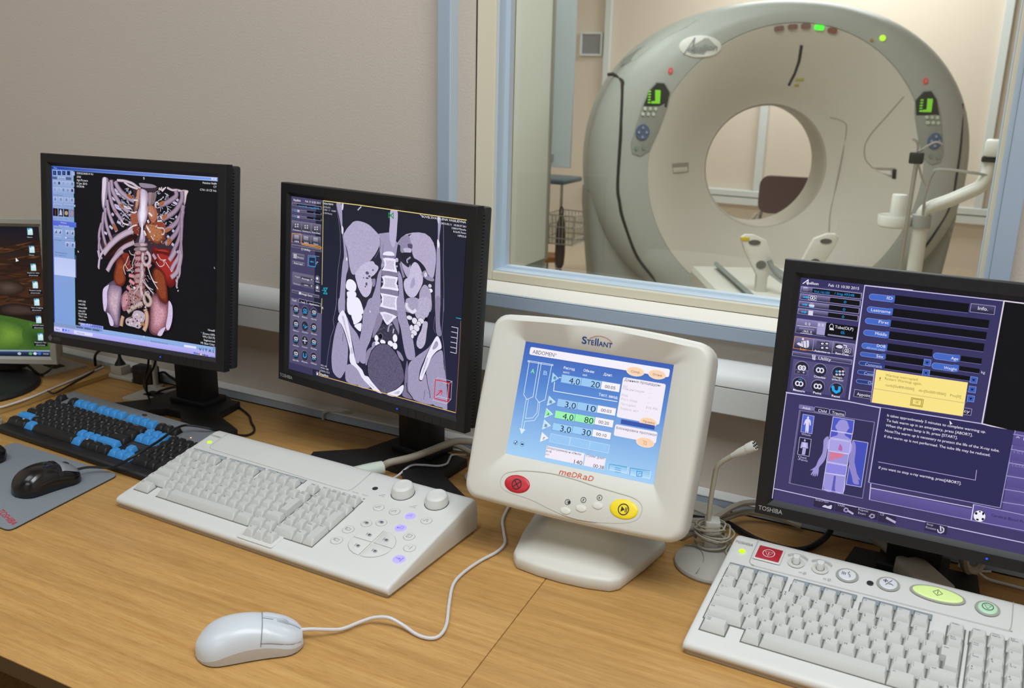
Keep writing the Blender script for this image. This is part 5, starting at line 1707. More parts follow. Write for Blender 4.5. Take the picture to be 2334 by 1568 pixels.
L b5aed0 3 0 1430 2915 1530 2948
R 2e2742 2e2742 0 - 1878 2856 2132 2969
T b5aed0 0 1894 2893 1969 29 Stop
T b5aed0 0 1891 2937 2009 29 Rotate
L c9c3de 1.4 0 2026 2924 2039 2954 2068 2957 2094 2934 2093 2896 2072 2880
L c9c3de 1.6 0 2052 2874 2065 2931
"""
SCREEN_INJECTOR = """
R 3c62b8 8fc0f2 0 - 0 0 2110 1580
R 3a5db4 5a8ad4 0 - 0 0 2110 600
R 5a8ad4 a4d0f6 0 - 0 600 2110 1580
Q f4f0fb - 2.5 83 64 2071 172
T 4a4858 0 128 151 482 56 ABDOMEN*
E fbe6d4 0 1616 166 125 65
E f8d4b4 0 1617 169 113 56
T 6c5038 0 1559 185 1685 29 Сохр.
E fbe6d4 0 1911 159 122 64
E f8d4b4 0 1911 161 111 55
T 6c5038 0 1854 178 1978 29 Отзыв
Q f2ecf8 - 2.5 1466 265 2050 804
T 3f3c50 0 1490 312 1981 36 Данные процедуры
T c2bac8 0 1487 398 1545 31 Ид
T c2bac8 0 1486 429 1779 31 Концентрация
T c2bac8 0 1485 516 1573 31 Йод
T c2bac8 0 1491 568 1711 31 Расх. йода
T c2bac8 0 1495 633 1698 31 Пр-п.давл
T c2bac8 0 1496 692 1747 31 Задерж. нет
T c8c0cc 0 1837 366 1877 24 --
T c8c0cc 0 1836 431 1875 24 --
T c8c0cc 0 1838 489 1878 24 --
T c8c0cc 0 1834 553 1874 24 --
T c8c0cc 0 1835 671 1874 24 --
T bcb4c4 0 1837 623 1994 31 325 PSI
E fbe6d4 0 1901 797 120 64
E f8d4b4 0 1902 799 110 57
T 6c5038 0 1834 808 1987 28 Правка
P 3a55ac 0 1538 821 1997 823 2000 881 1539 883
Q f2ecf8 - 2.5 1471 900 2049 1052
T 3f3c50 0 1492 958 2042 34 Блокировка протокол
E fbe6d4 0 1908 1064 124 64
E f8d4b4 0 1908 1064 115 57
L e0a878 0.8 0 1875 1046 1900 1051 1892 1087 1927 1090 1925 1051 1900 1051
L dcecfc 0.7 1 83 258 458 257 456 273 81 274
L dcecfc 0.8 0 103 260 107 734 166 792 248 741 244 264
L dcecfc 0.8 0 283 263 288 745 349 802 430 751 438 265
L dcecfc 0.7 0 154 788 160 1200
L dcecfc 0.7 0 188 788 193 1051
L dcecfc 0.7 0 337 798 346 946 295 1028 193 1051
L dcecfc 0.7 0 362 799 372 968 328 1058 190 1093
L dcecfc 0.7 0 190 1093 193 1194
P dcecfc 0 132 1197 222 1201 175 1277
T 8ef0a0 1 151 420 207 61 A
T 9cc8f4 1 339 416 395 60 B
T f2f6fe 1 618 289 779 35 Расход
T f2f6fe 1 904 280 1054 35 Объем
T f2f6fe 1 1192 286 1317 34 Длит.
T f2f6fe 0 623 347 714 32 мл/с
T f2f6fe 0 905 340 964 32 мл
P a8d8f6 0 472 363 578 431 477 507
T 2c4a7c 1 500 452 538 40 B
L f2f6fe 0.9 0 575 414 619 417
L f2f6fe 0.9 0 523 489 530 611 1443 602
T f2f6fe 1 1173 566 1437 37 Тест. ввод
R 9cc8f2 9cc8f2 0 5f90d4 609 367 899 478
T 16304a 0 726 471 881 84 4,0
R 9cc8f2 9cc8f2 0 5f90d4 900 366 1183 476
T 16304a 0 1039 467 1166 83 20
R f6f2fb f6f2fb 0 5f90d4 1184 366 1447 477
T 16304a 0 1240 450 1386 44 00:05
R 9cc8f2 9cc8f2 0 5f90d4 612 700 900 807
T 16304a 0 728 801 883 84 3,0
R 9cc8f2 9cc8f2 0 5f90d4 901 696 1184 802
T 16304a 0 1041 794 1167 83 10
R f6f2fb f6f2fb 0 5f90d4 1185 692 1447 795
T 16304a 0 1241 769 1386 44 00:03
R 9ef2b0 9ef2b0 0 5f90d4 607 864 896 970
T 16304a 0 723 964 878 84 4,0
R 9ef2b0 9ef2b0 0 5f90d4 897 859 1179 964
T 16304a 0 1036 956 1162 83 80
R f6f2fb f6f2fb 0 5f90d4 1180 853 1442 955
T 16304a 0 1236 930 1381 44 00:20
R a0d0f6 a0d0f6 0 5f90d4 603 1033 892 1137
T 16304a 0 720 1132 875 84 3,0
R a0d0f6 a0d0f6 0 5f90d4 893 1026 1175 1129
T 16304a 0 1032 1122 1159 83 30
R f6f2fb f6f2fb 0 5f90d4 1176 1019 1438 1119
T 16304a 0 1232 1095 1377 43 00:10
P e8f2fe 0 478 687 589 755 472 826
P a8d8f6 0 481 699 574 758 479 810
T 2c4a7c 1 502 786 538 40 B
P e8f2fe 0 472 857 583 925 465 997
P 92f0ac 0 474 870 567 928 473 980
T 2a6a44 1 496 956 532 40 A
P e8f2fe 0 469 1017 580 1084 463 1156
P c0e0fa 0 471 1029 564 1087 470 1140
T 2c4a7c 1 493 1116 529 40 B
P e8f2fe 0 469 1191 580 1257 463 1331
P f4f0fa 0 471 1203 564 1260 470 1314
T 9a8a9c 1 493 1289 529 39 ?
R 98c8f4 98c8f4 0 c6dcf8 600 1187 885 1300
R 98c8f4 98c8f4 0 c6dcf8 890 1183 1169 1295
R 98c8f4 98c8f4 0 c6dcf8 1170 1185 1444 1296
R f2ecf8 f2ecf8 0 c8d8f0 572 1361 1121 1524
T 4c4a5c 0 572 1400 1072 32 Запрограммир-н объем
T 4c4a5c 0 572 1446 653 32 A+B
T 9a94a4 0 574 1487 629 27 мл
T 3a3848 0 995 1523 1110 58 140
R f2ecf8 f2ecf8 0 c8d8f0 1136 1372 1423 1523
T 4c4a5c 0 1150 1393 1409 31 Сумм. длит.
T 3a3848 0 1267 1519 1417 48 00:38
R 8cc4ee b4dcf8 0 e4f2fe 1472 1429 1740 1507
L 4a9ac8 0.9 0 1486 1505 1478 1433 1726 1427
R 8cc4ee b4dcf8 0 e4f2fe 1761 1425 2050 1515
L 4a9ac8 0.9 0 1777 1519 1766 1428 2033 1418
L 4a9ad8 0.8 0 1566 1464 1646 1462
L 4a9ad8 0.8 0 1570 1490 1651 1488
L 4a9ad8 0.8 0 1575 1516 1656 1514
L 3a90d8 0.9 1 1865 1452 1934 1447 1940 1509 1871 1514
L 3a90d8 0.7 0 1884 1501 1899 1474 1929 1473
E 2a6090 0 116 1407 33 32
E b8dcf8 0 116 1407 27 27
E 2a6090 0 214 1409 32 32
E b8dcf8 0 214 1409 27 27
L 1c3c68 1.2 0 100 1410 116 1423 131 1384
R 1c3c68 1c3c68 0 - 198 1397 233 1421
"""
SCREEN_DESKTOP = """
R 20140f 20140f 0 - 0 0 3380 2700
R 1c1412 4a2c1a 0 - 0 0 3380 1800
R 15161f 2c1e1c 0 - 0 0 3380 600
H 2a1a12 5a3820 2 5 25 2767 1133 2931 1079 3170 1029 3303 1008 3088 1072 2874 1118
H 2c1c10 4e2e18 2 5 25 2400 953 2517 903 2681 909 2773 929 2618 983 2472 977
H 241612 342016 2 5 25 2824 1536 2955 1505 3144 1536 3248 1573 3076 1599 2905 1573
H 2a1a12 643e22 2 5 25 2296 453 2513 417 2827 441 3001 472 2716 507 2436 484
H 2c1c10 281c1a 2 5 25 2545 1163 2658 1126 2824 1116 2918 1117 2767 1159 2616 1168
H 241612 5a3820 2 5 25 2760 364 2992 369 3336 409 3526 433 3220 424 2912 393
H 2a1a12 4e2e18 2 5 25 2160 1492 2382 1426 2710 1413 2891 1422 2592 1493 2302 1508
H 2c1c10 342016 2 5 25 2710 668 2928 663 3253 688 3431 710 3141 712 2854 690
H 241612 643e22 2 5 25 2593 462 2833 379 3190 302 3388 270 3069 370 2750 440
H 2a1a12 281c1a 2 5 25 2432 302 2567 281 2768 314 2876 346 2695 363 2518 335
H 2c1c10 5a3820 2 5 25 2562 1548 2785 1482 3114 1453 3296 1453 3000 1526 2706 1555
H 241612 4e2e18 2 5 25 2338 505 2516 483 2776 493 2921 506 2686 526 2454 522
H 2a1a12 342016 2 5 25 2344 1174 2526 1100 2796 1056 2940 1047 2701 1131 2463 1171
H 2c1c10 643e22 2 5 25 2355 1250 2483 1225 2668 1257 2771 1287 2600 1306 2434 1281
H 241612 281c1a 2 5 25 2348 1685 2542 1626 2822 1623 2978 1636 2721 1700 2472 1705
H 2a1a12 5a3820 2 5 25 2871 1259 2996 1221 3181 1224 3283 1238 3117 1277 2951 1277
H 2c1c10 4e2e18 2 5 25 2397 1211 2631 1178 2973 1206 3164 1234 2855 1263 2547 1243
H 241612 342016 2 5 25 2121 1377 2318 1283 2605 1223 2766 1204 2502 1318 2246 1374
H 2a1a12 643e22 2 5 25 2183 1701 2338 1656 2564 1658 2688 1675 2483 1721 2282 1718
H 2c1c10 281c1a 2 5 25 2443 927 2626 872 2894 870 3039 883 2796 945 2559 950
H 241612 5a3820 2 5 25 2831 703 3033 670 3331 686 3497 705 3226 739 2963 726
H 2a1a12 4e2e18 2 5 25 2882 456 3124 379 3485 330 3685 313 3361 402 3041 450
H 2c1c10 342016 2 5 25 2643 420 2774 380 2962 395 3069 414 2894 456 2724 447
H 241612 643e22 2 5 25 3075 518 3187 481 3352 478 3444 485 3295 526 3148 529
H 2a1a12 281c1a 2 5 25 2739 756 2948 688 3256 650 3428 643 3147 719 2873 756
H 2c1c10 5a3820 2 5 25 2882 456 3068 389 3346 327 3497 299 3248 382 3004 441
H 241612 4e2e18 2 5 25 2508 998 2693 985 2968 1018 3122 1043 2874 1051 2627 1025
H 2a1a12 342016 2 5 25 3017 510 3117 457 3257 458 3334 472 3204 531 3080 534
H 2c1c10 643e22 2 5 25 2144 585 2344 537 2645 505 2810 495 2541 551 2274 582
H 241612 281c1a 2 5 25 2722 769 2916 730 3203 755 3360 784 3101 821 2847 801
H 2a1a12 5a3820 2 5 25 2722 1176 2863 1138 3075 1146 3189 1163 2998 1202 2811 1200
H 2c1c10 4e2e18 2 5 25 2588 978 2796 954 3104 961 3275 973 2998 998 2723 994
H 241612 342016 2 5 25 3168 375 3305 296 3503 267 3611 268 3431 353 3254 382
H 2a1a12 643e22 2 5 25 2978 1148 3090 1085 3249 1056 3333 1055 3190 1125 3049 1153
H 2c1c10 281c1a 2 5 25 2830 789 3071 695 3422 634 3617 614 3299 725 2986 782
H 241612 5a3820 2 5 25 2432 582 2647 514 2960 445 3137 413 2853 501 2574 563
H 2a1a12 4e2e18 2 5 25 2174 1540 2306 1502 2505 1491 2614 1495 2434 1538 2257 1551
H 2c1c10 342016 2 5 25 2507 903 2748 857 3103 830 3299 830 2980 884 2666 906
H 241612 643e22 2 5 25 3045 648 3168 589 3346 579 3445 586 3281 649 3121 662
H 2a1a12 281c1a 2 5 25 2949 1508 3102 1447 3331 1404 3458 1388 3251 1463 3047 1503
H 2c1c10 5a3820 2 5 25 2987 947 3134 900 3356 866 3478 854 3280 913 3084 942
H 241612 4e2e18 2 5 25 2976 479 3157 431 3421 426 3567 432 3326 484 3093 493
H 2a1a12 342016 2 5 25 2651 833 2779 799 2957 827 3057 857 2892 886 2732 863
H 2c1c10 643e22 2 5 25 2547 715 2783 647 3134 583 3326 554 3014 639 2701 699
H 241612 281c1a 2 5 25 2629 1437 2808 1437 3075 1470 3223 1496 2985 1491 2746 1464
H 2a1a12 5a3820 2 5 25 2103 772 2349 735 2708 753 2908 777 2581 816 2262 800
H 2c2018 54443c 2 6 20 2306 1178 2563 1109 2841 1135 3018 1259 2849 1391 2471 1415
H 241a18 44342e 1 4 45 2448 1657 2769 1586 3233 1673 3348 1801 2745 1845 2436 1786
P 3e6226 2 1807 1783 2431 1835 2680 1872 2989 1938 3392 2027 3403 2651 1715 2683
H 3e6226 6c9236 2 8 20 2259 1985 2610 1945 2911 2102 3018 2329 2679 2566 2205 2542
H 3e6226 2c4a1c 2 6 20 2877 2135 3228 2096 3373 2257 3319 2521 2934 2561
H 3e6226 5a8a2c 2 5 20 2986 1970 3235 2014 3355 2093 3193 2129 3009 2068
P 2a3c58 0 1726 2584 3394 2565 3386 2698 1712 2716
P 8a9ab0 0 1726 2584 3394 2565 3392 2598 1722 2617
P 16223c 0 1718 2657 3391 2638 3386 2698 1712 2716
E a8b4c4 0 2760 2650 38 30
E 5ca05a 0 2990 2646 38 30
E c8d4e0 0 3085 2644 38 30
E 3a6ac0 0 3175 2642 38 30
T c8d4e0 0 3256 2661 3364 30 10:36
P eef0f4 0 2868 639 2925 701 2893 708 2867 721
R 6ab4d8 bfe4f0 0 - 3153 25 3252 166
R e4f4f6 b4dce4 0 - 3169 49 3258 160
P 3a88b4 0 3147 25 3196 24 3192 74
R 0e0f14 0e0f14 0 - 3132 187 3259 229
T c4ccd4 0 3141 224 3247 28 Network
R 6ab4d8 bfe4f0 0 - 3158 387 3257 530
R e4f4f6 b4dce4 0 - 3174 412 3264 524
P 3a88b4 0 3152 388 3201 386 3197 437
R 0e0f14 0e0f14 0 - 3137 551 3264 593
T c4ccd4 0 3146 588 3252 28 Monitor
R 6ab4d8 bfe4f0 0 - 3157 753 3256 897
R e4f4f6 b4dce4 0 - 3173 778 3263 891
P 3a88b4 0 3150 753 3200 752 3196 803
R 0e0f14 0e0f14 0 - 3067 920 3340 1016
T c4ccd4 0 3082 955 3320 29 Explorer data
T c4ccd4 0 3103 1007 3291 29 shortcut
R 6ab4d8 bfe4f0 0 - 3162 1116 3262 1261
R e4f4f6 b4dce4 0 - 3179 1141 3269 1254
P 3a88b4 0 3156 1116 3206 1115 3202 1166
R 0e0f14 0e0f14 0 - 3072 1284 3346 1381
T c4ccd4 0 3088 1320 3326 29 Patient study
T c4ccd4 0 3108 1371 3297 29 shortcut
R 6ab4d8 bfe4f0 0 - 3162 1475 3263 1621
R e4f4f6 b4dce4 0 - 3179 1500 3269 1614
P 3a88b4 0 3156 1475 3206 1474 3202 1525
R 0e0f14 0e0f14 0 - 3072 1644 3347 1742
T c4ccd4 0 3087 1680 3327 29 View imaging
T c4ccd4 0 3108 1732 3297 29 shortcut
R 6ab4d8 bfe4f0 0 - 3168 1843 3269 1991
R e4f4f6 b4dce4 0 - 3184 1869 3276 1984
P 3a88b4 0 3161 1843 3212 1842 3207 1894
R 0e0f14 0e0f14 0 - 3077 2014 3353 2113
T c4ccd4 0 3093 2051 3333 29 DICOM viewer
T c4ccd4 0 3113 2103 3303 29 shortcut
R 6ab4d8 bfe4f0 0 - 3174 2208 3275 2357
R e4f4f6 b4dce4 0 - 3191 2234 3282 2350
P 3a88b4 0 3168 2208 3218 2207 3214 2260
R 0e0f14 0e0f14 0 - 3083 2380 3360 2480
T c4ccd4 0 3099 2417 3340 30 Report list
T c4ccd4 0 3119 2470 3310 30 shortcut
"""
# ------------------------------------------------------------------ the control room shell
def struct(name, b, m, parent=None, smooth=0):
    o = b.done(name, m, parent, smooth=smooth)
    if parent is None: o['kind'] = 'structure'
    return o
WX0, WX1, WZ0, WZ1 = -.789, .003, 1.066, 2.15           # window opening in the partition wall, wall face at y = 1.40
b = MB()
for x0, x1, z0, z1 in ((-3.2, WX0, 0, 2.8), (WX1, 1.6, 0, 2.8), (WX0, WX1, 0, WZ0), (WX0, WX1, WZ1, 2.8)): b.box(x0, x1, 1.40, 1.52, z0, z1)
struct('wall_front', b, M_WALL)
M_ROOM = plaster('room plaster', 'cfc4b6', .1)
struct('wall_left', MB().box(-3.3, -3.2, -2.4, 1.52, 0, 2.8), M_ROOM); struct('wall_right', MB().box(1.6, 1.7, -2.4, 1.52, 0, 2.8), M_ROOM)
struct('wall_back', MB().box(-3.3, 1.7, -2.5, -2.4, 0, 2.8), M_ROOM)
struct('ceiling', MB().box(-3.3, 1.7, -2.5, 1.52, 2.8, 2.9), mat('white ceiling', 'e2e0da', .9))
struct('floor', MB().box(-3.3, 1.7, -2.5, 1.52, -.1, 0), mat('dark linoleum', '4a4038', .6, var=.2, scale=30))
# window: cream inner frame, pale reveal, pane
win = link('window_1', None); win['kind'] = 'structure'
b = MB(); fw = .034
b.box(WX0+.001, WX0+.036, 1.398, 1.47, WZ0, WZ1, .002); b.box(WX1-.010, WX1-.001, 1.398, 1.47, WZ0, WZ1, .002)
b.box(WX0+.036, WX1-.010, 1.398, 1.47, WZ0, WZ0+.016, .002); b.box(WX0+.036, WX1-.010, 1.398, 1.47, WZ1-.03, WZ1, .002)
b.done('frame', M_CREAM, win, smooth=0, label='cream painted window frame')
b = MB(); gx0, gx1, gz0, gz1 = WX0+.036, WX1-.010, WZ0+.016, WZ1-.03
b.box(gx0, gx0+.012, 1.425, 1.4398, gz0, gz1); b.box(gx0, gx0+.004, 1.402, 1.425, gz0, gz1); b.box(gx1-.002, gx1, 1.402, 1.4398, gz0, gz1); b.box(gx0+.004, gx1-.002, 1.402, 1.425, gz0, gz0+.002); b.box(gx0+.012, gx1-.002, 1.425, 1.4398, gz0, gz0+.006)
b.done('glazing_bead', M_LBLUE, win, smooth=0, label='pale blue glazing bead')
MB().box(gx0+.002, gx1-.001, 1.44, 1.4405, gz0+.001, gz1).done('pane', GLASS, win, smooth=0)
b = MB(); b.tube([(WX0-.001, 1.3995, WZ0-.004), (WX0+.0005, 1.3995, 1.38), (WX0-.001, 1.3995, 1.6), (WX0+.001, 1.3995, WZ1)], lambda t: .0006+.0009*t, n=6)
b.tube([(WX0, 1.3995, WZ0-.001), (-.6, 1.3995, WZ0-.003), (-.4, 1.3995, WZ0), (WX1, 1.3995, WZ0-.003)], .0006, n=5)
b.done('crack', mat('dark crack', '3a342a', .9), win, smooth=0, label='dark crack between frame and plaster')
# whitish sill band and plaster band round the frame
b = MB(); b.loft([[(x, p[0], p[1]) for p in ((1.3998, 1.0655), (1.3985, 1.0655), (1.373, 1.0522), (1.373, 1.0516), (1.3998, 1.0516))] for x in (-.823, .005)])
struct('trim_1', b, M_CREAMW)
struct('trim_10', MB().box(-.823, WX0-.0008, 1.396, 1.3998, 1.066, 2.2, .0005), M_WALL)
b = MB(); b.box(-.847, -.823, 1.371, 1.4, 1.027, 2.3, .0015)
struct('trim_2', b, M_BLUEG)
b = MB(); b.box(-.8235, -.8215, 1.372, 1.4, 1.05, 2.3)
struct('trim_3', b, M_LBLUE)  # inner side face of the casing, brighter light put into a paler colour
struct('trim_4', MB().box(-.823, .031, 1.371, 1.4, 1.027, 1.0495, .0015), M_BLUEG)
struct('trim_5', MB().box(-.823, .0035, 1.3705, 1.4, 1.0495, 1.0515, .0006), M_LBLUE)  # top ledge of the casing, its highlight painted as a paler blue
struct('trim_6', MB().box(.006, .031, 1.371, 1.4, 1.0525, 2.3, .0015), M_BLUEG)
struct('trim_7', MB().box(-.001, .006, 1.3975, 1.4, 1.0525, 2.3, .0005), M_LBLUE)
# cable trunking along the wall
tr = thing('cable_trunking', 'white plastic cable trunking with rounded cover running along the wall above the desks', 'trunking', (0, 1.4, .90))
prof = [(-.0005, .017), (-.0005, .0905), (-.012, .0925), (-.028, .090), (-.041, .083), (-.048, .073), (-.050, .063), (-.050, .0615)]
b = MB(); b.loft([[(x, p[0], p[1]) for p in prof+[(-.0005, .0615)]] for x in (-2.6, 1.4)]); b.done('cover', M_WHITE, tr)
MB().box(-2.6, 1.4, -.0490, -.0005, .017, .0605, .002).done('channel', M_WHITE, tr, smooth=0)
MB().box(-.79, -.764, -.0512, -.04, .0172, .0606, .001).done('joint_cover', M_WHITE, tr, smooth=0)
for x in (-1.12, .02): MB().box(x-.0006, x+.0006, -.0495, -.01, .017, .0605).done('seam', mat('grey seam', '7d7f7e', .8), tr, smooth=0)
# profile at the back edge of the desks
struct('trim_8', MB().box(-2.6, 1.4, 1.372, 1.399, .7505, .7665, .001), M_BLUEG); struct('trim_9', MB().box(-2.6, 1.4, 1.371, 1.3995, .7665, .7695, .001), M_WHITE)
# ------------------------------------------------------------------ desks
def desk(name, label, poly, top, edge_poly=None):
    t = thing(name, label, 'desk', (poly[0][0], poly[0][1], 0)); P = [(p[0]-poly[0][0], p[1]-poly[0][1]) for p in poly]
    MB().prism(P, top-.022, top-.0004, .0008).done('tabletop', WOOD, t, smooth=30)
    n = len(P); b = MB()
    a, c = P[0], P[1]; b.loft([[(a[0], a[1]-.0006, top-.022), (a[0], a[1]-.0006, top-.001)], [(c[0], c[1]-.0006, top-.022), (c[0], c[1]-.0006, top-.001)]], closed=False, cap0=False, cap1=False)
    b.done('edge_band', mat('brown edge band', '6b5230', .5), t, smooth=0)
    for q in (.04, .96):
        x = P[0][0]+(P[1][0]-P[0][0])*q; MB().box(x-.012, x+.012, .06, .70, 0, top-.022, .001).done('side_panel', WOOD, t, smooth=0)
    MB().box(P[0][0]+.05, P[1][0]-.05, .62, .638, .3, top-.022, .001).done('modesty_panel', WOOD, t, smooth=0)
    return t
dk = desk('desk', 'beech laminate desk under the beige keyboard and white mouse, left of the thin seam', [(-1.70, .574), (-.4345, .574), (-.4935, 1.371), (-1.70, 1.371)], .75)
dr = desk('desk', 'beech laminate desk right of the seam, under the microphone and right keyboard', [(-.4335, .574), (1.3, .574), (1.3, 1.371), (-.4925, 1.371)], .75)
dl = desk('desk', 'slightly higher beech desk at far left under the silver monitor', [(-2.55, .60), (-1.646, .60), (-1.662, 1.371), (-2.55, 1.371)], 0.761)
b = MB(); b.loft([[(.9045, 0, .7505), (.9045, 0, .7602)], [(.8886, .770, .7505), (.8886, .770, .7602)]], closed=False, cap0=False, cap1=False)
b.done('edge_band', mat('pale edge band', 'b89a5e', .5), dl, smooth=0, label='light beech edge strip')
def grommet(parent, cx, cy, s, z, rot):
    M = Matrix.Translation((cx-parent.location.x, cy-parent.location.y, z)) @ Matrix.Rotation(rot, 4, 'Z')
    b = MB(); b.prism(rrect(-s, s, -s, s, .006, 3), 0, .003, .001, M=M); o = b.done('cable_outlet', M_PLATE, parent, label='square grey cable outlet plate')
    MB().prism(rrect(-s*.5, s*.45, -.012, .016, .004, 3), .003, .0033, M=M).done('slot', M_DEEP, o, smooth=0)
grommet(dk, -1.487, 1.302, .046, .7496, .05); grommet(dl, -1.795, 1.302, .05, .7606, -.1); 
# ------------------------------------------------------------------ monitors
def ring_bezel(b, W, H, bw, y0, yb, yi=0, mi_in=0, rad=.003):
    def R(w, h, y): return [(-w/2, y, -h/2), (w/2, y, -h/2), (w/2, y, h/2), (-w/2, y, h/2)]
    W0, H0 = W+2*bw, H+2*bw
    b.loft([R(W0, H0, yb), R(W0, H0, y0+rad), R(W0-.0008, H0-.0008, y0+rad*.35), R(W0-.003, H0-.003, y0), R(W+.013, H+.013, y0), R(W+.0122, H+.0122, y0+.0005), R(W, H, yi)], cap0=True, cap1=False)
def head_matrix(z, tilt, roll): return Matrix.Translation((0, 0, z)) @ Matrix.Rotation(-tilt, 4, 'X') @ Matrix.Rotation(-roll, 4, 'Y')
def desk_monitor(pose, label, data, brand, base_at, col_at, group, front=1.0):
    x, y, z, yaw, tilt, roll = pose; W, H, bw = .376, .301, .022
    t = thing('monitor', label, 'monitor', (x, y, .75), yaw, group); Hm = head_matrix(z-.75, tilt, roll); W0, H0 = W+2*bw, H+2*bw
    b = MB(); ring_bezel(b, W, H, bw, -.006, .010); b.b.transform(Hm); b.done('front_bezel', M_BLACK, t, smooth=25)
    b = MB(); b.box(-W/2-.001, W/2+.001, .0006, .006, -H/2-.001, H/2+.001, M=Hm); sc = b.done('screen', M_PANEL, t, smooth=0)
    screen_picture(data, 376, 301, sc, Hm)
    b = MB(); w2, h2 = W0/2-.0015, H0/2-.0015
    b.box(-w2+.003, w2-.003, .010, .018, -h2+.003, h2-.003, M=Hm)
    k = int(H0/.0055)
    for i in range(k):
        zz = -h2+.01+i*(2*h2-.02)/(k-1)
        for sx in (-1, 1): b.box(sx*w2-.0015, sx*w2+.0005, 0.0105, .0165, zz-.0018, zz+.0018, M=Hm)
    k = int(W0/.0055)
    for i in range(k):
        xx = -w2+.01+i*(2*w2-.02)/(k-1); b.box(xx-.0018, xx+.0018, 0.0105, .0165, h2-.0015, h2+.0005, M=Hm)
    b.done('vent_grille', M_BLACK2, t, smooth=0, kind='stuff')
    b = MB(); b.box(-w2, w2, .017, .034, -h2, h2, .004, M=Hm); b.box(-.15, .15, .032, .065, -.10, .10, .01, M=Hm); b.done('rear_housing', M_BLACK2, t, smooth=30)
    # stand
    bx, by = base_at; cx, cy = col_at
    P = [(-.081, .075), (.081, .075), (.089, 0), (.176, -.047), (.168, -.066), (.075, -.080), (.040, -.045), (.018, -.024), (-.018, -.024), (-.040, -.045), (-.062, -.088), (-.139, -.088), (-.150, -.068), (-.089, 0)]; P = [(p[0], p[1]*(front if p[1] < 0 else 1)) for p in P]
    b = MB(); b.prism([(p[0]+bx, p[1]+by) for p in P], .0003, .015, .002); b.done('stand_base', M_BLACK, t, smooth=30)
    b = MB(); b.box(cx-.045, cx+.045, cy-.008, cy+.055, .015, .026, .002); b.box(cx-.035, cx+.035, cy, cy+.045, .02, z-.75+.02, .003); b.box(cx-.03, cx+.03, cy+.01, cy+.05, .05, z-.75-.02, .004)
    b.done('stand_column', M_BLACK, t, smooth=30)
    b = MB(); b.box(cx-.04, cx+.04, .06, cy+.03, -.04, .04, .004, M=Matrix.Translation((0, 0, z-.75))); b.done('neck', M_BLACK2, t, smooth=30)
    fn = lambda u, v: tuple(Hm @ Vector((u, -.0062, v)))
    if brand == 'plain':
        b = MB(); cxx, cyy = -W/2-.004, -H/2-.012
        flat(b.b, fn, [(cxx-.006, cyy), (cxx, cyy-.006), (cxx+.006, cyy), (cxx, cyy+.006)]); text_into(b.b, 'EIZO', fn, cxx+.009, cyy-.0028, .0058)
        b.done('brand_lettering', mat('grey print', '5a5a5c', .5), t, smooth=0)
    else: lettering('brand_lettering', [(brand, -W/2-.017, -H/2-.0155, .0062, dict(width=.032, bold=1))], fn, mat('silver print', 'a8a8a4', .4), t)
    b = MB(); M = Hm @ Matrix.Translation((.073, -.0064, -H/2-.013)) @ Matrix.Rotation(PI/2, 4, 'X'); b.lathe([(.0013, 0), (.0011, .0006), (0.0002, .0008)], 10, M=M)
    b.done('power_light', mat('blue power light', '2440ff', .3, emit=1.6), t)
    b = MB()
    for i in range(6): b.box(.078+i*.017-.0, .078+i*.017+.0004, -.00635, -.0058, -H/2-.020, -H/2-.008, M=Hm)
    b.done('button_seams', M_DEEP, t, smooth=0, kind='stuff')
    return t
GRP = 'black flat monitors on the desks'
desk_monitor((-1.3256, 1.1348, 1.0817, .0572, .121, .0102), 'black monitor showing a coloured 3D rendering of ribs and pelvis', SCREEN_RENDER, 'plain', (-.03, .123), (-.022, .138), GRP)
desk_monitor((-.8735, 1.2104, 1.0506, -.1437, .0741, .0005), 'black monitor showing a grey coronal body scan with spine and kidneys', SCREEN_SCAN, 'TOSHIBA', (.0275, .046), (.022, .078), GRP)
desk_monitor((-.0198, 1.2066, 1.0177, -.0168, .10, .0059), 'black monitor with purple console screen and yellow warning box, at right', SCREEN_CONSOLE, 'TOSHIBA', (-.010, .040), (-.010, .068), GRP, .36)
# silver monitor cut off at the left
x, y, z, yaw, tilt = -1.8637, 1.1623, .9513, .4931, .06
t = thing('monitor', 'silver framed monitor with sunset desktop wallpaper, cut off at far left', 'monitor', (x, y, 0.761), yaw); Hm = head_matrix(z-.761, tilt, 0)
b = MB(); ring_bezel(b, .338, .270, .017, -.006, .012); b.b.transform(Hm); b.done('front_bezel', M_SILVER, t, smooth=25)
b = MB(); b.box(-.17, .17, .0006, .006, -.136, .136, M=Hm); sc = b.done('screen', M_PANEL, t, smooth=0); screen_picture(SCREEN_DESKTOP, 338, 270, sc, Hm)
b = MB(); b.box(-.18, .18, .012, .042, -.145, .145, .006, M=Hm); b.done('rear_housing', M_SILVER, t, smooth=30)
b = MB(); b.lathe([(.001, .0), (.115, .0), (.117, .004), (.112, .010), (.06, .016), (.001, .018)], 48, M=Matrix.Translation((.04, -.06, .0004))); b.done('stand_base', M_BLACK, t)
b = MB(); b.loft([[(p[0]*k+.03, p[1]*k+.055, zz) for p in ellipse(0, 0, .05, .028, 24)] for zz, k in ((.012, 1.15), (.03, 1), (.10, .85), (.16, .8))]); b.done('stand_column', M_BLACK, t)
b = MB(); b.box(-.01, .07, .035, .07, .10, .20, .006); b.done('neck', M_BLACK, t)
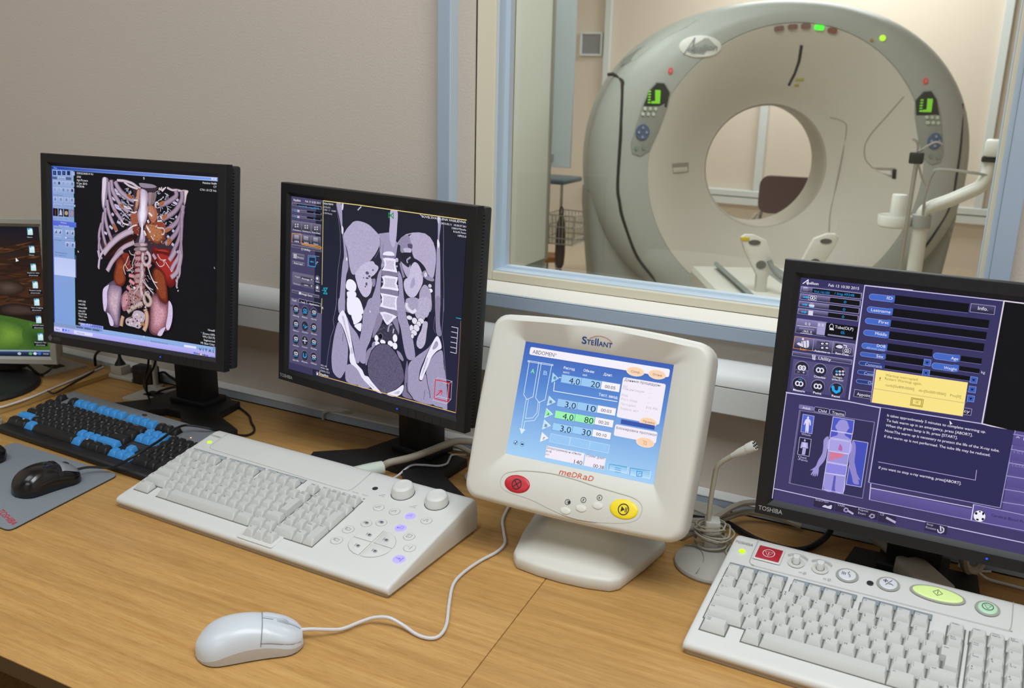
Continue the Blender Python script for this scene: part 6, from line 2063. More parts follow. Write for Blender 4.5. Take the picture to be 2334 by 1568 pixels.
# ------------------------------------------------------------------ injector display
x, y, z, yaw, tilt, roll = -.4478, 1.1059, .9769, .0567, .3514, -.0125
inj = thing('injector_display', 'off white tilted touch display with red and yellow oval buttons on a pedestal', 'display', (-.4478, 1.130, .75), .03)
Hm = Matrix.Translation((0, 1.1059-1.130, z-.75)) @ Matrix.Rotation(yaw-.03, 4, 'Z') @ Matrix.Rotation(-tilt, 4, 'X') @ Matrix.Rotation(-roll, 4, 'Y')
def outline(x0, x1, z0, z1, r, bt=0, bb=0, bs=0, k=10, n=5):
    o = []; c = rrect(x0, x1, z0, z1, r, n); m = n+1
    for q in range(4):
        arc = c[q*m:(q+1)*m]; o += arc; a, e = arc[-1], c[((q+1)*m) % len(c)]
        for i in range(1, k): t = i/k; o.append((a[0]+(e[0]-a[0])*t, a[1]+(e[1]-a[1])*t))
    out = []
    for px, pz in o:
        fx = 1-((px-(x0+x1)/2)/((x1-x0)/2))**2; fz = 1-((pz-(z0+z1)/2)/((z1-z0)/2))**2
        out.append((px+(bs*fz if px > 0 else -bs*fz)*(abs(px)/max(x1, 1e-6))**2, pz+(bt*fx*max(0, pz)/z1 if pz > 0 else -bb*fx*max(0, -pz)/-z0)))
    return out
def ringat(o, y): return [(p[0], y, p[1]) for p in o]
ow = lambda d, r: outline(-.154+d, .156-d, -.1465+d, .111-d, r, .008, .004, .002)
b = MB()
rings = [ringat(ow(.030, .02), .075), ringat(ow(.012, .02), .060), ringat(ow(.002, .02), .045), ringat(ow(0, .02), .03), ringat(ow(0, .02), .002), ringat(ow(.001, .019), -.005), ringat(ow(.004, .017), -.0105), ringat(ow(.009, .014), -.0125),
         ringat(outline(-.1065, .1065, -.080, .080, .0015), .0035), ringat(outline(-.1055, .1055, -.079, .079, .001), .0042)]
b.loft(rings, cap1=False, M=Hm); hd = b.done('housing', M_OFFW, inj, smooth=50)
b = MB(); b.box(-.107, .107, .0042, .012, -.0805, .0805, M=Hm); sc = b.done('screen', M_PANEL, inj, smooth=0)
screen_picture(SCREEN_INJECTOR, 211, 158, sc, Hm @ Matrix.Translation((0, .004, 0)))
def injf(u, v, off=.0004):
    d = max(0, (v-.080)/(.0285-.008*(u/.15)**2), (-.079-v)/.0615, (abs(u)-.1055)/.042); return tuple(Hm @ Vector((u, .0040-.016*min(1, d)-off, v)))
def dome(name, cu, cv, rx, ry, h, m, parent, label=None, n=32):
    b = MB(); b.loft([[injf(cu+rx*k*math.cos(2*PI*i/n), cv+ry*k*math.sin(2*PI*i/n), hh) for i in range(n)] for k, hh in ((1.0, -.0005), (1, h*.45), (.96, h*.75), (.85, h), (.4, h*1.12), (.02, h*1.15))]); return b.done(name, m, parent, smooth=50, label=label)
def bead(name, pts, r, m, parent, off=0, closed=False):
    b = MB(); b.tube([injf(p[0], p[1], off) for p in pts], r, n=8, sub=6, closed=closed); return b.done(name, m, parent)
G = [(-.1025, -.114), (-.0985, -.106), (-.090, -.1015), (-.072, -.0965), (-.036, -.0925), (0, -.0935), (.0286, -.0965), (.058, -.0985), (.0825, -.1005), (.094, -.105), (.0985, -.112), (.0975, -.122), (.0915, -.129), (.078, -.1345), (.058, -.1385), (.039, -.1412), (.015, -.1425), (-.006, -.1408), (-.026, -.1372), (-.042, -.1335), (-.057, -.131), (-.070, -.1300), (-.084, -.1290), (-.0955, -.1262), (-.101, -.121)]
bead('panel_groove', G, .0010, mat('groove beige', 'bdbab0', .5), inj, closed=True)
r_ = dome('stop_button', -.0775, -.1155, .0185, .0118, .0022, mat('red button', 'c01a2c', .35), inj, 'red oval stop button')
y_ = dome('start_button', .0750, -.1172, .0190, .0125, .0022, mat('yellow button', 'f2d812', .35), inj, 'yellow oval start and pause button')
for u, v in ((-.0015, -.1356), (.0186, -.1283), (.0393, -.1202)): dome('round_button', u, v, .0075, .0046, .0014, M_OFFW, inj)
INK = mat('black print', '1a1a1c', .6)
def icon(parent, fn, name='icon'):
    b = MB(); return b, (lambda: b.done(name, INK, parent, smooth=0))
bt = lambda h: (lambda u, v: injf(u, v, h))
b = MB(); f_ = bt(.0029); strip(b.b, f_, ellipse(-.0775, -.1155, .0065, .0065, 20), .0012, closed=True); strip(b.b, f_, [(-.0815, -.1195), (-.0735, -.1115)], .0012); strip(b.b, f_, [(-.0815, -.1115), (-.0735, -.1195)], .0012); b.done('stop_symbol', INK, inj, smooth=0)
b = MB(); strip(b.b, f_, ellipse(.0750, -.1172, .0068, .0068, 20), .0012, closed=True); flat(b.b, f_, [(.0718, -.1208), (.0718, -.1136), (.0765, -.1172)]); strip(b.b, f_, [(.0776, -.1205), (.0776, -.1139)], .0009); strip(b.b, f_, [(.0794, -.1205), (.0794, -.1139)], .0009); b.done('start_symbol', INK, inj, smooth=0)
b = MB(); f_ = bt(.0006)
for u, v, c in ((-.0016, -.1241, ''), (.0189, -.1170, '?'), (.0396, -.1097, 'R')):
    strip(b.b, f_, ellipse(u, v, .0034, .0034, 18), .0007, closed=True)
    if c: text_into(b.b, c, bt(.0009), u-.0011, v-.0017, .0034, width=.0022, bold=1)
    else: flat(b.b, f_, [(u+.0006, v-.002), (u+.0006, v+.002), (u+.004, v+.0018), (u+.004, v-.0016)]); strip(b.b, f_, [(u-.0014, v+.0012), (u+.0004, v+.0012)], .0005); strip(b.b, f_, [(u-.0014, v-.0008), (u+.0004, v-.0008)], .0005)
b.done('button_symbols', INK, inj, smooth=0)
b = MB(); text_into(b.b, 'S', f_, -.0228, .0880, .0098, width=.0068, bold=1, shear=.12); text_into(b.b, 'TE', f_, -.0158, .0880, .0066, width=.0105, bold=1, shear=.12); text_into(b.b, 'll', f_, -.0040, .0880, .0098, width=.0046, bold=1, shear=.12); text_into(b.b, 'ANT', f_, .0012, .0880, .0066, width=.0190, bold=1, shear=.12)
b.done('brand_lettering', mat('blue print', '17479a', .5), inj, smooth=0)
b = MB(); strip(b.b, f_, [(-.0115, .0958), (-.003, .0998), (.006, .1008), (.014, .0992), (.0195, .0955), (.020, .0925)], .0006); b.done('logo_arc', mat('orange print', 'd2502c', .5), inj, smooth=0)
b = MB(); x_ = -.0234
for c_, h_, w_ in (('m', .0086, .0092), ('e', .0086, .0064), ('D', .0072, .0068), ('R', .0072, .0064), ('a', .0086, .0062), ('D', .0072, .0068)): text_into(b.b, c_, f_, x_, -.0912, h_, width=w_, bold=0, shear=.14); x_ += w_+.0013
b.done('maker_lettering', mat('orange print', 'd2502c', .5), inj, smooth=0)
# pedestal
P0 = [(-.070, -.083), (-.035, -.089), (0, -.0905), (.035, -.088), (.066, -.081), (.076, -.070), (.090, -.005), (.100, .058), (.094, .072), (.05, .078), (0, .079), (-.05, .077), (-.098, .066), (-.104, .052), (-.095, -.01), (-.082, -.068)]
def sc_ring(k, dy, zz, ky=None): return [(p[0]*k, (p[1]-.02)*(ky or k)+.02+dy, zz) for p in P0]
b = MB(); b.loft([sc_ring(.985, 0, .0004), sc_ring(1, 0, .003), sc_ring(1, 0, .014), sc_ring(.985, 0, .0175), sc_ring(.95, .001, .0195), sc_ring(.86, .010, .026), sc_ring(.74, .020, .038), sc_ring(.62, .026, .056), sc_ring(.54, .028, .08), sc_ring(.50, .026, .12), sc_ring(.48, .022, .17)])
b.done('pedestal', M_OFFW, inj, smooth=45)
# ------------------------------------------------------------------ beige console keyboards
def key_mesh(name, S, x0, x1, y0, y1, H, legend, m_key, m_leg, parent, tall=None, fl=6.0, bk=1.3, sd=2.4, lcol=None):
    b = MB(); g = .55
    def rr(a, bb, c, d, rf, rb, u):
        o = []
        for cx, cy, r, a0 in ((bb-rb, d-rb, rb, 0), (a+rb, d-rb, rb, 90), (a+rf, c+rf, rf, 180), (bb-rf, c+rf, rf, 270)):
            for q in range(4): t = math.radians(a0+30*q); o.append(S(cx+r*math.cos(t), cy+r*math.sin(t), u))
        return o
    X0, X1, Y0, Y1 = x0+g, x1-g, y0+g, y1-g
    b.loft([rr(X0, X1, Y0, Y1, .8, .8, .4), rr(X0+.1, X1-.1, Y0+.1, Y1-.1, .8, .8, 1.2), rr(X0+sd-.3, X1-sd+.3, Y0+fl-.3, Y1-bk+.1, 3.2, .9, H-.4), rr(X0+sd, X1-sd, Y0+fl, Y1-bk, 3.0, .8, H)], cap0=False)
    fn = lambda u, v: S(u, v, H+.12)
    tx0, tx1, ty0, ty1 = X0+sd, X1-sd, Y0+fl, Y1-bk
    n = len(legend)
    for i, s in enumerate(legend):
        if not s: continue
        h = 3.5 if len(s) == 1 and n == 1 else (2.9 if len(s) == 1 and n == 2 and not any(len(q) > 1 for q in legend) else (2.4 if len(s) == 1 else 2.0))
        wmax = (tx1-tx0)-1.6; wd = glyphs(s)[2]*h/CAPH
        text_into(b.b, s, fn, tx0+1.3, ty1-1.0-h-i*(h+.9), h, width=min(wd, wmax), mi=1)
    o = b.done(name, [m_key, m_leg], parent, smooth=31); return o
def console_layout():
    K = []; yc = [124, 102.3, 84.2, 65.6, 46.8, 26.5, 6.8]; u = 18.6
    def put(r, x0, x1, *leg, y0=None, y1=None): K.append((x0, x1, yc[r]-9.1 if y0 is None else y0, yc[r]+9.1 if y1 is None else y1, list(leg)))
    for i in range(4):
        put(0, 1+18.4*i, 1+18.4*(i+1), f'F{i+1}'); put(0, 82+18.7*i, 82+18.7*(i+1), f'F{i+5}'); put(0, 164.5+19.3*i, 164.5+19.3*(i+1), f'F{i+9}')
    r1 = [('ESC',), ('!', '1'), ('@', '2'), ('#', '3'), ('$', '4'), ('%', '5'), ('^', '6'), ('&', '7'), ('*', '8'), ('(', '9'), (')', '0'), ('_', '-'), ('+', '='), ('|', '\\'), ('Back', 'Space')]
    for i, l in enumerate(r1): put(1, 1+u*i, 1+u*(i+1), *l)
    put(2, 1, 32.7, 'Tab  |<-', '    ->|')
    for i, l in enumerate([('Q',), ('W',), ('E',), ('R',), ('T',), ('Y',), ('U',), ('I',), ('O',), ('P',), ('{', '['), ('}', ']')]): put(2, 32.7+u*i, 32.7+u*(i+1), *l)
    put(3, 1, 38.1, 'Ctrl')
    for i, l in enumerate([('A',), ('S',), ('D',), ('F',), ('G',), ('H',), ('J',), ('K',), ('L',), (':', ';'), ('"', "'"), ('~', '`')]): put(3, 38.1+u*i, 38.1+u*(i+1)-(.8 if i == 11 else 0), *l)
    put(4, 1, 46.5, 'Shift')
    for i, l in enumerate([('Z',), ('X',), ('C',), ('V',), ('B',), ('N',), ('M',), ('<', ','), ('>', '.'), ('?', '/'), ('|', '\\')]): put(4, 46.5+u*i*.985, 46.5+u*(i+1)*.985, *l)
    put(4, 248.2, 280, 'Shift')
    put(5, 3, 33, 'Caps', 'Lock'); put(5, 52, 73, 'Alt'); put(5, 73, 211, ''); put(5, 211, 240, 'Alt'); put(5, 240, 264.5, 'Ctrl'); put(5, 264.5, 283.2, '\u2191')
    put(6, 247.5, 266, '\u2190'); put(6, 266, 284.6, '\u2193'); put(6, 284.6, 303.4, '\u2192')
    put(0, 261.2, 279.8, 'Delete'); put(0, 284.4, 303, 'Insert'); put(0, 303, 321.7, 'Home', 'PageUp'); put(0, 321.7, 340.4, 'End', 'PgDwn'); put(0, 340.4, 359, 'Print', 'Screen')
    n = [285.4+18.6*i for i in range(5)]
    for i, l in enumerate([('Num', 'Lock'), ('/',), ('*',), ('-',)]): put(1, n[i], n[i+1], *l)
    for i, l in enumerate([('7', 'Home'), ('8', '\u2191'), ('9', 'Pg Up')]): put(2, n[i], n[i+1], *l)
    put(2, n[3], n[4], '+', y0=yc[3]-9.1)
    for i, l in enumerate([('4', '\u2190'), ('5',), ('6', '\u2192')]): put(3, n[i], n[i+1], *l)
    for i, l in enumerate([('1', 'End'), ('2', '\u2193'), ('3', 'Pg Dn')]): put(4, n[i], n[i+1], *l)
    put(4, n[3], n[4], 'Enter', y0=yc[5]-9.1); put(5, n[0]+18.2, n[2]+18, '0', 'Ins') if False else put(5, 285.4 if False else n[0]+0, n[2], '0', 'Ins'); put(5, n[2], n[3], '.', 'Del')
    return K, (256.2, 280)
GREYL = mat('strip holder blue grey', '8e979c', .5)
def console_keyboard(label, loc, yaw, sx, sy, oy, variant):
    t = thing('keyboard', label, 'keyboard', loc, yaw, 'beige console keyboards')
    sl = .037/.195
    def S(x, y, u): yy = y*sy+oy; return (x*sx/1000, yy/1000, .018+yy/1000*sl+u/1000)
    T = lambda x, y, u=0: S(x, y, u)
    # body: wedge profile swept along x
    prof = [(-7, .0052), (-9.5, .0075), (-10, .0115), (-8, .0150), (-3, .0173), (4, .0187), (60, .018+.060*sl), (130, .018+.130*sl), (190, .018+.190*sl), (201, .0556), (207, .0548), (212, .051), (215.5, .044), (217, .032), (217, .012), (215, .0052)]
    kx = sx; x0, x1 = -9*kx/1000, 509*kx/1000
    def R(xx, ins): return [(xx, (p[0]+(ins if p[0] < 50 else -ins))*1e-3*(sy if p[0] > 0 else 1)+(oy*1e-3 if p[0] > 0 else 0), max(.0052, p[1]-ins*.001*(1 if p[1] > .007 else 0))) for p in prof]
    b = MB(); b.loft([R(x0, 3.5), R(x0+.0008, 1.6), R(x0+.0025, .5), R(x0+.006, 0), R(x1-.006, 0), R(x1-.0025, .5), R(x1-.0008, 1.6), R(x1, 3.5)]); b.done('body', M_BEIGE, t, smooth=45)
    b = MB(); b.prism(rrect(x0+.003, x1-.003, -.0065, .213*sy+oy/1000, .004, 4), .0004, .0060); b.done('bottom_shell', mat('shaded side plastic', 'b3aa9a', .5), t, smooth=40)  # tan stands for the shading low on the sides, put into the colour
    # dark plates under the keys, with the shadow between keys put into their colour
    b = MB()
    for (a, c, d, e) in ((.3, 281, 55.6, 112.2), (.3, 281, 36.8, 56.5), (2, 34, 16.6, 37.5), (51.2, 284, 16.6, 37.5), (246.8, 304, -3.0, 16.8), (284.6, 360.6, 16.6, 112.2), (.3, 75.2, 114, 133.8), (81.4, 157.4, 114, 133.8), (163.8, 242.4, 114, 133.8), (260.4, 280.6, 112, 133.8), (283.8, 359.8, 112, 133.8)):
        b.loft([[S(*p, .1) for p in ((a, d), (c, d), (c, e), (a, e))], [S(*p, .35) for p in ((a, d), (c, d), (c, e), (a, e))]])
    b.done('key_gap_shade', M_GAP_SHADE, t, smooth=0)
    b = MB(); b.loft([[S(p[0], p[1], -.5) for p in rrect(242, 309, -7.5, 20, 4, 4)], [S(p[0], p[1], .6) for p in rrect(242, 309, -7.5, 20, 4, 4)], [S(p[0], p[1], .9) for p in rrect(243, 308, -6.5, 19, 3.5, 4)]]); b.done('arrow_key_plinth', M_BEIGE, t)
    K, ent = console_layout()
    for (a, c, d, e, leg) in K: key_mesh('key', S, a, c, d, e, 8.2, leg, M_KEY, M_LEGEND, t)
    # the L shaped enter key
    b = MB(); e0, e1 = ent; yb, ym, yt = 65.6-9.1, 74.9, 84.2+9.1
    P = lambda g, f, k: [(e0+g, yt-k), (e0+g, ym+f*.2), (e0+5.5+g, ym+f*.2), (e0+5.5+g, yb+f), (e1-g, yb+f), (e1-g, yt-k)]
    b.loft([[S(p[0], p[1], .4) for p in P(.55, .55, .55)], [S(p[0], p[1], 1.2) for p in P(.7, .7, .6)], [S(p[0], p[1], 8.2) for p in P(2.9, 4.6, 2)]], cap0=False)
    text_into(b.b, 'Enter', lambda u, v: S(u, v, 8.33), e0+5, yt-6, 1.75, mi=1); b.done('key', [M_KEY, M_LEGEND], t, smooth=40)
    # label strips above the function keys
    for a, c in ((1, 75), (82.5, 158.5), (165.5, 243.5)):
        b = MB(); b.loft([[S(*p, .05) for p in ((a, 134.5), (c, 134.5), (c, 144), (a, 144))], [S(*p, .7) for p in ((a, 134.5), (c, 134.5), (c, 144), (a, 144))]]); o = b.done('label_strip', mat('strip frame grey', '6d767c', .5), t, smooth=0)
        b = MB()
        for i in range(4): w_ = (c-a)/4; flat(b.b, lambda u, v: S(u, v, .85), [(a+w_*i+.7, 135.6), (a+w_*(i+1)-.7, 135.6), (a+w_*(i+1)-.7, 143.1), (a+w_*i+.7, 143.1)])
        b.done('strip_window', GREYL if variant == 2 else mat('strip window pale', 'a9b0b2', .4), o, smooth=0)
    on = lambda u, v: S(u, v, .25)
    lettering('brand_lettering', [('TOSHIBA', -5.5, 185 if variant == 1 else 186, 4.4, dict(width=24, bold=1))], on, mat('pale grey print', '94948f', .6), t)
    def cap(name, cx, cy, rx, ry, h, m, label=None, n=28, parent=t):
        b = MB(); b.loft([[S(cx+rx*k*math.cos(2*PI*i/n), cy+ry*k*math.sin(2*PI*i/n), u) for i in range(n)] for k, u in ((1, -.5), (1, h*.5), (.93, h*.9), (.8, h), (.02, h*1.05))]); return b.done(name, m, parent, smooth=50, label=label)
    def rim(name, cx, cy, rx, ry, w_, m, parent=t):
        b = MB(); b.tube([S(cx+rx*math.cos(2*PI*i/24), cy+ry*math.sin(2*PI*i/24), 0) for i in range(24)], w_/1000, n=6, sub=2, closed=True); return b.done(name, m, parent)
    GRN = mat('lit green lamp', 'b4f01e', .3, emit=.9); LINE = mat('thin groove', '8f8e88', .7); RIM = mat('recess grey', 'a09f98', .6)
    if variant == 1:
        cap('indicator_lamp', 10.6, 168.6, 4.2, 3.6, .8, GRN, 'lit yellow green lamp'); cap('receiver_dot', 356, 168, 4.6, 4.2, .4, M_BLACK2)
        b = MB(); strip(b.b, on, [(20, 203), (20.5, 170), (23, 158), (32, 153.5), (60, 152.5), (200, 149), (310, 146.5), (322, 150), (325, 162), (324, 203)], .5); b.done('panel_line', LINE, t, smooth=0)
        for kx_, ky_ in ((403, 174), (464, 173)):
            b = MB(); n = 72; prof = [(17.2, -.5), (17.2, 2), (17.0, 4), (16.4, 9), (15.4, 12.5), (13.4, 14.6), (11.6, 15.2), (11.2, 15.0), (.1, 15.0)]
            b.loft([[S(kx_+(r*(1.02 if (i % 2 and 1 < zz < 13.5) else 1))*math.cos(2*PI*i/n), ky_+(r*(1.02 if (i % 2 and 1 < zz < 13.5) else 1))*math.sin(2*PI*i/n), zz) for i in range(n)] for r, zz in prof]); o = b.done('dial_knob', M_BEIGE, t, smooth=25)
            rim('dial_gap', kx_, ky_, 17.8, 17.8, .5, M_BLACK2)
        BL = mat('lit violet button', '9a90ff', .3, emit=.75); BLR = mat('violet glow ring', 'c4c2ee', .4, emit=.25)
        def rbtn(cx, cy, r, lit=False):
            o = cap('round_button', cx, cy, r, r*.92, .9, BL if lit else M_BEIGE, 'lit violet round button' if lit else None); rim('button_ring', cx, cy, r+.3, r*.92+.3, .32, BLR if lit else RIM, o)
        pr = lambda u, v: S(u, v, 1.15); ICO = mat('slate print', '5d6470', .6); ICB = mat('blue print dark', '3048a8', .6)
        spots = [(390.8, 130.2, 8, 0, '1'), (418.3, 131.3, 8, 0, '2'), (446, 131.4, 8, 1, '3'), (473.7, 131.5, 8, 0, '4'), (397.2, 92, 8, 0, 's'), (416.4, 101.8, 8, 0, 's'), (381.9, 70, 8.6, 0, 'f'), (382.2, 43.7, 8.6, 0, 'f'), (449.5, 102.5, 8.4, 1, 'p'), (471.8, 91.3, 8.2, 0, 'q'), (486.9, 70.7, 8.4, 0, 'x'), (487.6, 45.2, 9, 1, 'e')]
        b1 = MB(); b2 = MB()
        for cx, cy, r, lit, k in spots:
            rbtn(cx, cy, r, lit); q = b2 if lit else b1
            if k in '1234': strip(q.b, pr, [(cx-5, cy-2), (cx-2.6, cy-1.8), (cx-.2, cy+1.8), (cx+2.4, cy+2)], .6); text_into(q.b, k, pr, cx+1.4, cy-2.6, 2.8)
            elif k == 's': flat(q.b, pr, [(cx-2.2, cy-1.4), (cx+2.6, cy-1.4), (cx+2.6, cy+2.6), (cx-2.2, cy+2.6)]); strip(q.b, pr, [(cx-1, cy-2.6), (cx+3.8, cy-2.6), (cx+3.8, cy+1.4)], .6, smooth=False); strip(q.b, pr, [(cx-3.8, cy-2.4), (cx-3.8, cy+2.8)], .8)
            elif k == 'f': strip(q.b, pr, [(cx-2, cy-2.4), (cx-2.4, cy+2.2), (cx-.6, cy+3), (cx+.2, cy+2), (cx+4, cy+2), (cx+3.6, cy-2.4)], .55, closed=True, smooth=False); strip(q.b, pr, [(cx-4.2, cy-2), (cx-4.2, cy+3)], .8)
            elif k == 'p': strip(q.b, pr, [(cx-.5, cy-2), (cx-.5, cy+3), (cx+4, cy+3), (cx+4, cy-2)], .5, closed=True, smooth=False); strip(q.b, pr, [(cx-4.4, cy-2.6), (cx-1, cy+.4)], .6); strip(q.b, pr, [(cx-4.2, cy+.6), (cx-4.4, cy-2.6), (cx-1.6, cy-2.6)], .6, smooth=False)
            elif k == 'q': strip(q.b, pr, [(cx-3.4, cy-3), (cx-3.4, cy+3.4), (cx+3.4, cy+3.4), (cx+3.4, cy-3)], .6, closed=True, smooth=False); text_into(q.b, '?', pr, cx-1.1, cy-1.8, 3.4)
            elif k == 'x': strip(q.b, pr, [(cx+1.6, cy-3.6), (cx+2.4, cy+4)], .6); text_into(q.b, 'x', pr, cx-3.2, cy+.4, 2.4)
            else: strip(q.b, pr, [(cx+3.6, cy-4.4), (cx+4.6, cy+4.4)], .8); strip(q.b, pr, [(cx-5, cy), (cx+2, cy)], .7); strip(q.b, pr, [(cx-.6, cy+2.2), (cx+2, cy), (cx-.6, cy-2.2)], .6, smooth=False)
        # four quadrant paddles
        cx, cy = 432.5, 58.5
        for sx_, sy_ in ((-1, 1), (1, 1), (-1, -1), (1, -1)):
            A = [(1.2, 1.2), (25, 1.2), (24, 8), (20.5, 14), (15, 19), (8, 21.8), (1.2, 22.5)]; pts = [(cx+p[0]*sx_*1.34, cy+p[1]*sy_*1.28) for p in A]
            if sx_*sy_ < 0: pts = pts[::-1]
            b = MB(); b.loft([[S(p[0], p[1], -.4) for p in pts], [S(p[0], p[1], .7) for p in pts], [S(cx+(p[0]-cx)*.965+.6*sx_, cy+(p[1]-cy)*.965+.5*sy_, 1.0) for p in pts]]); o = b.done('paddle_button', M_BEIGE, t, smooth=30)
            b = MB(); strip(b.b, lambda u, v: S(u, v, .5), pts, .7, closed=True, smooth=False); b.done('paddle_outline', mat('brownish gap', '8a8378', .7), o, smooth=0)
            q = b1; ix, iy = cx+14.5*sx_, cy+13*sy_; flat(q.b, pr, [(ix-2, iy-2), (ix+2.4, iy-2), (ix+2.4, iy+2), (ix-2, iy+2)]); strip(q.b, pr, [(ix-.8, iy-3.2), (ix+3.6, iy-3.2), (ix+3.6, iy+1)], .7, smooth=False); strip(q.b, pr, [(ix-4, iy-2.6), (ix-4, iy+2.8)], .9)
        for ax, ay in ((377, 158), (437, 153)): strip(b1.b, on, [(ax-5, ay-2.5), (ax-2, ay-2), (ax+1, ay+2), (ax+4, ay+2.4)], .5); strip(b1.b, on, [(ax+1, ay-2.6), (ax+4.6, ay-2)], .5)
        b1.done('button_symbols', ICO, t, smooth=0); b2.done('lit_symbols', ICB, t, smooth=0)
        cap('lock_lamp', 357, 139, 1.7, 1.7, .6, RIM); lettering('lock_lettering', [('Num Lock', 329, 147, 1.9), ('Caps Lock', 347, 147, 1.9)], on, mat('pale grey print', '94948f', .6), t)
        # plug and thick cable at the back
        M = Matrix.Translation(S(255, 217, 0)) 
        b = MB(); b.tube([(.253, .228, .022), (.272, .262, .024), (.285, .283, .025)], lambda k: .0135-.002*k, n=10); b.done('plug', mat('mint white plug', 'cfd8cc', .45), t)
        wl = lambda p: (((p[0]-loc[0])*math.cos(yaw)+(p[1]-loc[1])*math.sin(yaw)), (-(p[0]-loc[0])*math.sin(yaw)+(p[1]-loc[1])*math.cos(yaw)), p[2]-loc[2])
        b = MB(); b.tube([(.283, .280, .025)]+[wl(p) for p in ((-.842, 1.212, .775), (-.807, 1.226, .787), (-.784, 1.240, .797), (-.772, 1.276, .799), (-.763, 1.308, .797), (-.735, 1.335, .788), (-.690, 1.345, .775), (-.62, 1.345, .765))], .0062, n=10, sub=8); b.done('cable', M_CABLE, t)
    else:
        cap('indicator_lamp', 8.4, 171.5, 3.9, 3.6, .8, GRN, 'lit yellow green lamp')
        y_ = lambda v: (v-oy)/sy
        b = MB(); strip(b.b, on, [(22, y_(213)), (22.5, y_(168)), (25, y_(160)), (30, y_(157.5)), (40, y_(157)), (180, y_(157.5)), (315, y_(158.5)), (324, y_(161)), (326, y_(172)), (326, y_(213))], .5); b.done('panel_line', LINE, t, smooth=0)
        # red emergency button
        rx0, rx1, ry0, ry1 = 26.8, 57.2, y_(173.3), y_(199.6)
        for nm, d, u, m, lb in (('stop_button_frame', 2.2, .5, M_BEIGE, None), ('stop_button', 0, 1.1, mat('red square button', 'b02a38', .35), 'red square stop button')):
            b = MB(); b.loft([[S(p[0], p[1], -.4) for p in rrect(rx0-d, rx1+d, ry0-d, ry1+d, 1.2, 3)], [S(p[0], p[1], u) for p in rrect(rx0-d, rx1+d, ry0-d, ry1+d, 1.2, 3)], [S(p[0], p[1], u+.35) for p in rrect(rx0-d+.5, rx1+d-.5, ry0-d+.5, ry1+d-.5, 1, 3)]]); b.done(nm, m, t, label=lb)
        b = MB(); pr = lambda u, v: S(u, v, 1.65); cx, cy = 41.6, y_(186.4); strip(b.b, pr, ellipse(cx, cy, 7.4, 7.2, 24), .9, closed=True); strip(b.b, pr, [(cx-5.2, cy+3), (cx+5.2, cy+3), (cx, cy-5.6)], .8, closed=True, smooth=False); strip(b.b, pr, [(cx, cy+2), (cx, cy-2.6)], .8); b.done('stop_symbol', mat('pinkish white print', 'e8d6d8', .5), t, smooth=0)
        for kx_, ky_ in ((77.3, y_(184)), (107.5, y_(184))):
            cap('knob_well', kx_, ky_, 10.4, 9.6, .25, mat('well shade', 'cac9c2', .5)); b = MB(); n = 24
            b.loft([[S(kx_+r*math.cos(2*PI*i/n), ky_+r*math.sin(2*PI*i/n), zz) for i in range(n)] for r, zz in ((4.8, 0), (4.7, 1), (4.5, 8.5), (4.1, 9.4), (.1, 9.6))]); b.done('volume_knob', M_BEIGE, t); rim('knob_gap', kx_, ky_, 5.0, 5.0, .45, M_BLACK2)
            b = MB(); A = [(kx_+17*math.cos(math.radians(a)), ky_+17*math.sin(math.radians(a))) for a in range(140, 36, -8)]; B_ = [(kx_+14.6*math.cos(math.radians(a)), ky_+14.6*math.sin(math.radians(a))) for a in range(36, 141, 8)]; strip(b.b, on, A+B_, .5, closed=True, smooth=False); b.done('volume_scale', M_LEGEND, t, smooth=0)
        WHB = mat('pale button', 'd9dcdf', .35); DK = mat('dark outline', '5a5c60', .6)
        for cx, cy in ((140.6, y_(184.4)), (188.8, y_(187.6))): o = cap('round_button', cx, cy, 10.8, 10.2, 1.6, WHB); rim('button_ring', cx, cy, 11.1, 10.5, .5, DK, o); cap('button_recess', cx, cy, 13.6, 12.6, .45, mat('recess grey', 'a09f98', .6))
        cap('receiver_dot', 168.6, y_(181), 4.0, 3.7, .5, M_BLACK2)
        LG = mat('lit lime button', 'c2d88e', .35, emit=.38); LG2 = mat('lit mint button', 'a9ccae', .35, emit=.26)
        cap('button_recess', 244.6, y_(191), 31.5, 13.8, .5, mat('recess grey', 'a09f98', .6)); o = cap('start_button', 244.6, y_(191), 28.2, 11.2, 2.0, LG, 'lit lime green oval start button', 40); rim('button_ring', 244.6, y_(191), 28.4, 11.4, .5, mat('olive outline', '8a9a50', .6), o)
        cap('button_recess', 299.6, y_(188.6), 13.6, 12.8, .5, mat('recess grey', 'a09f98', .6)); o = cap('scan_stop_button', 299.6, y_(188.6), 10.8, 10.2, 1.8, LG2, 'lit mint green round button'); rim('button_ring', 299.6, y_(188.6), 11, 10.4, .5, mat('olive outline', '8a9a50', .6), o)
        b = MB(); pr = lambda u, v: S(u, v, 2.4); cx, cy = 140.6, y_(184.4)
        strip(b.b, pr, [(cx+2, cy+5), (cx+.4, cy+1.6), (cx+2.4, cy+.6), (cx+1, cy-.6), (cx+4, cy-1), (cx+2.2, cy-2.2), (cx+4.6, cy-3), (cx+3, cy-5)], .6, smooth=False)
        for k in range(3): strip(b.b, pr, [(cx-2-1.8*k, cy+1.4+k*.5), (cx-2.8-1.8*k, cy-.6), (cx-2-1.8*k, cy-2.6-k*.4)], .6)
        cx, cy = 188.8, y_(187.6); strip(b.b, pr, [(cx-2.6, cy-5), (cx+3.4, cy+5)], .6)
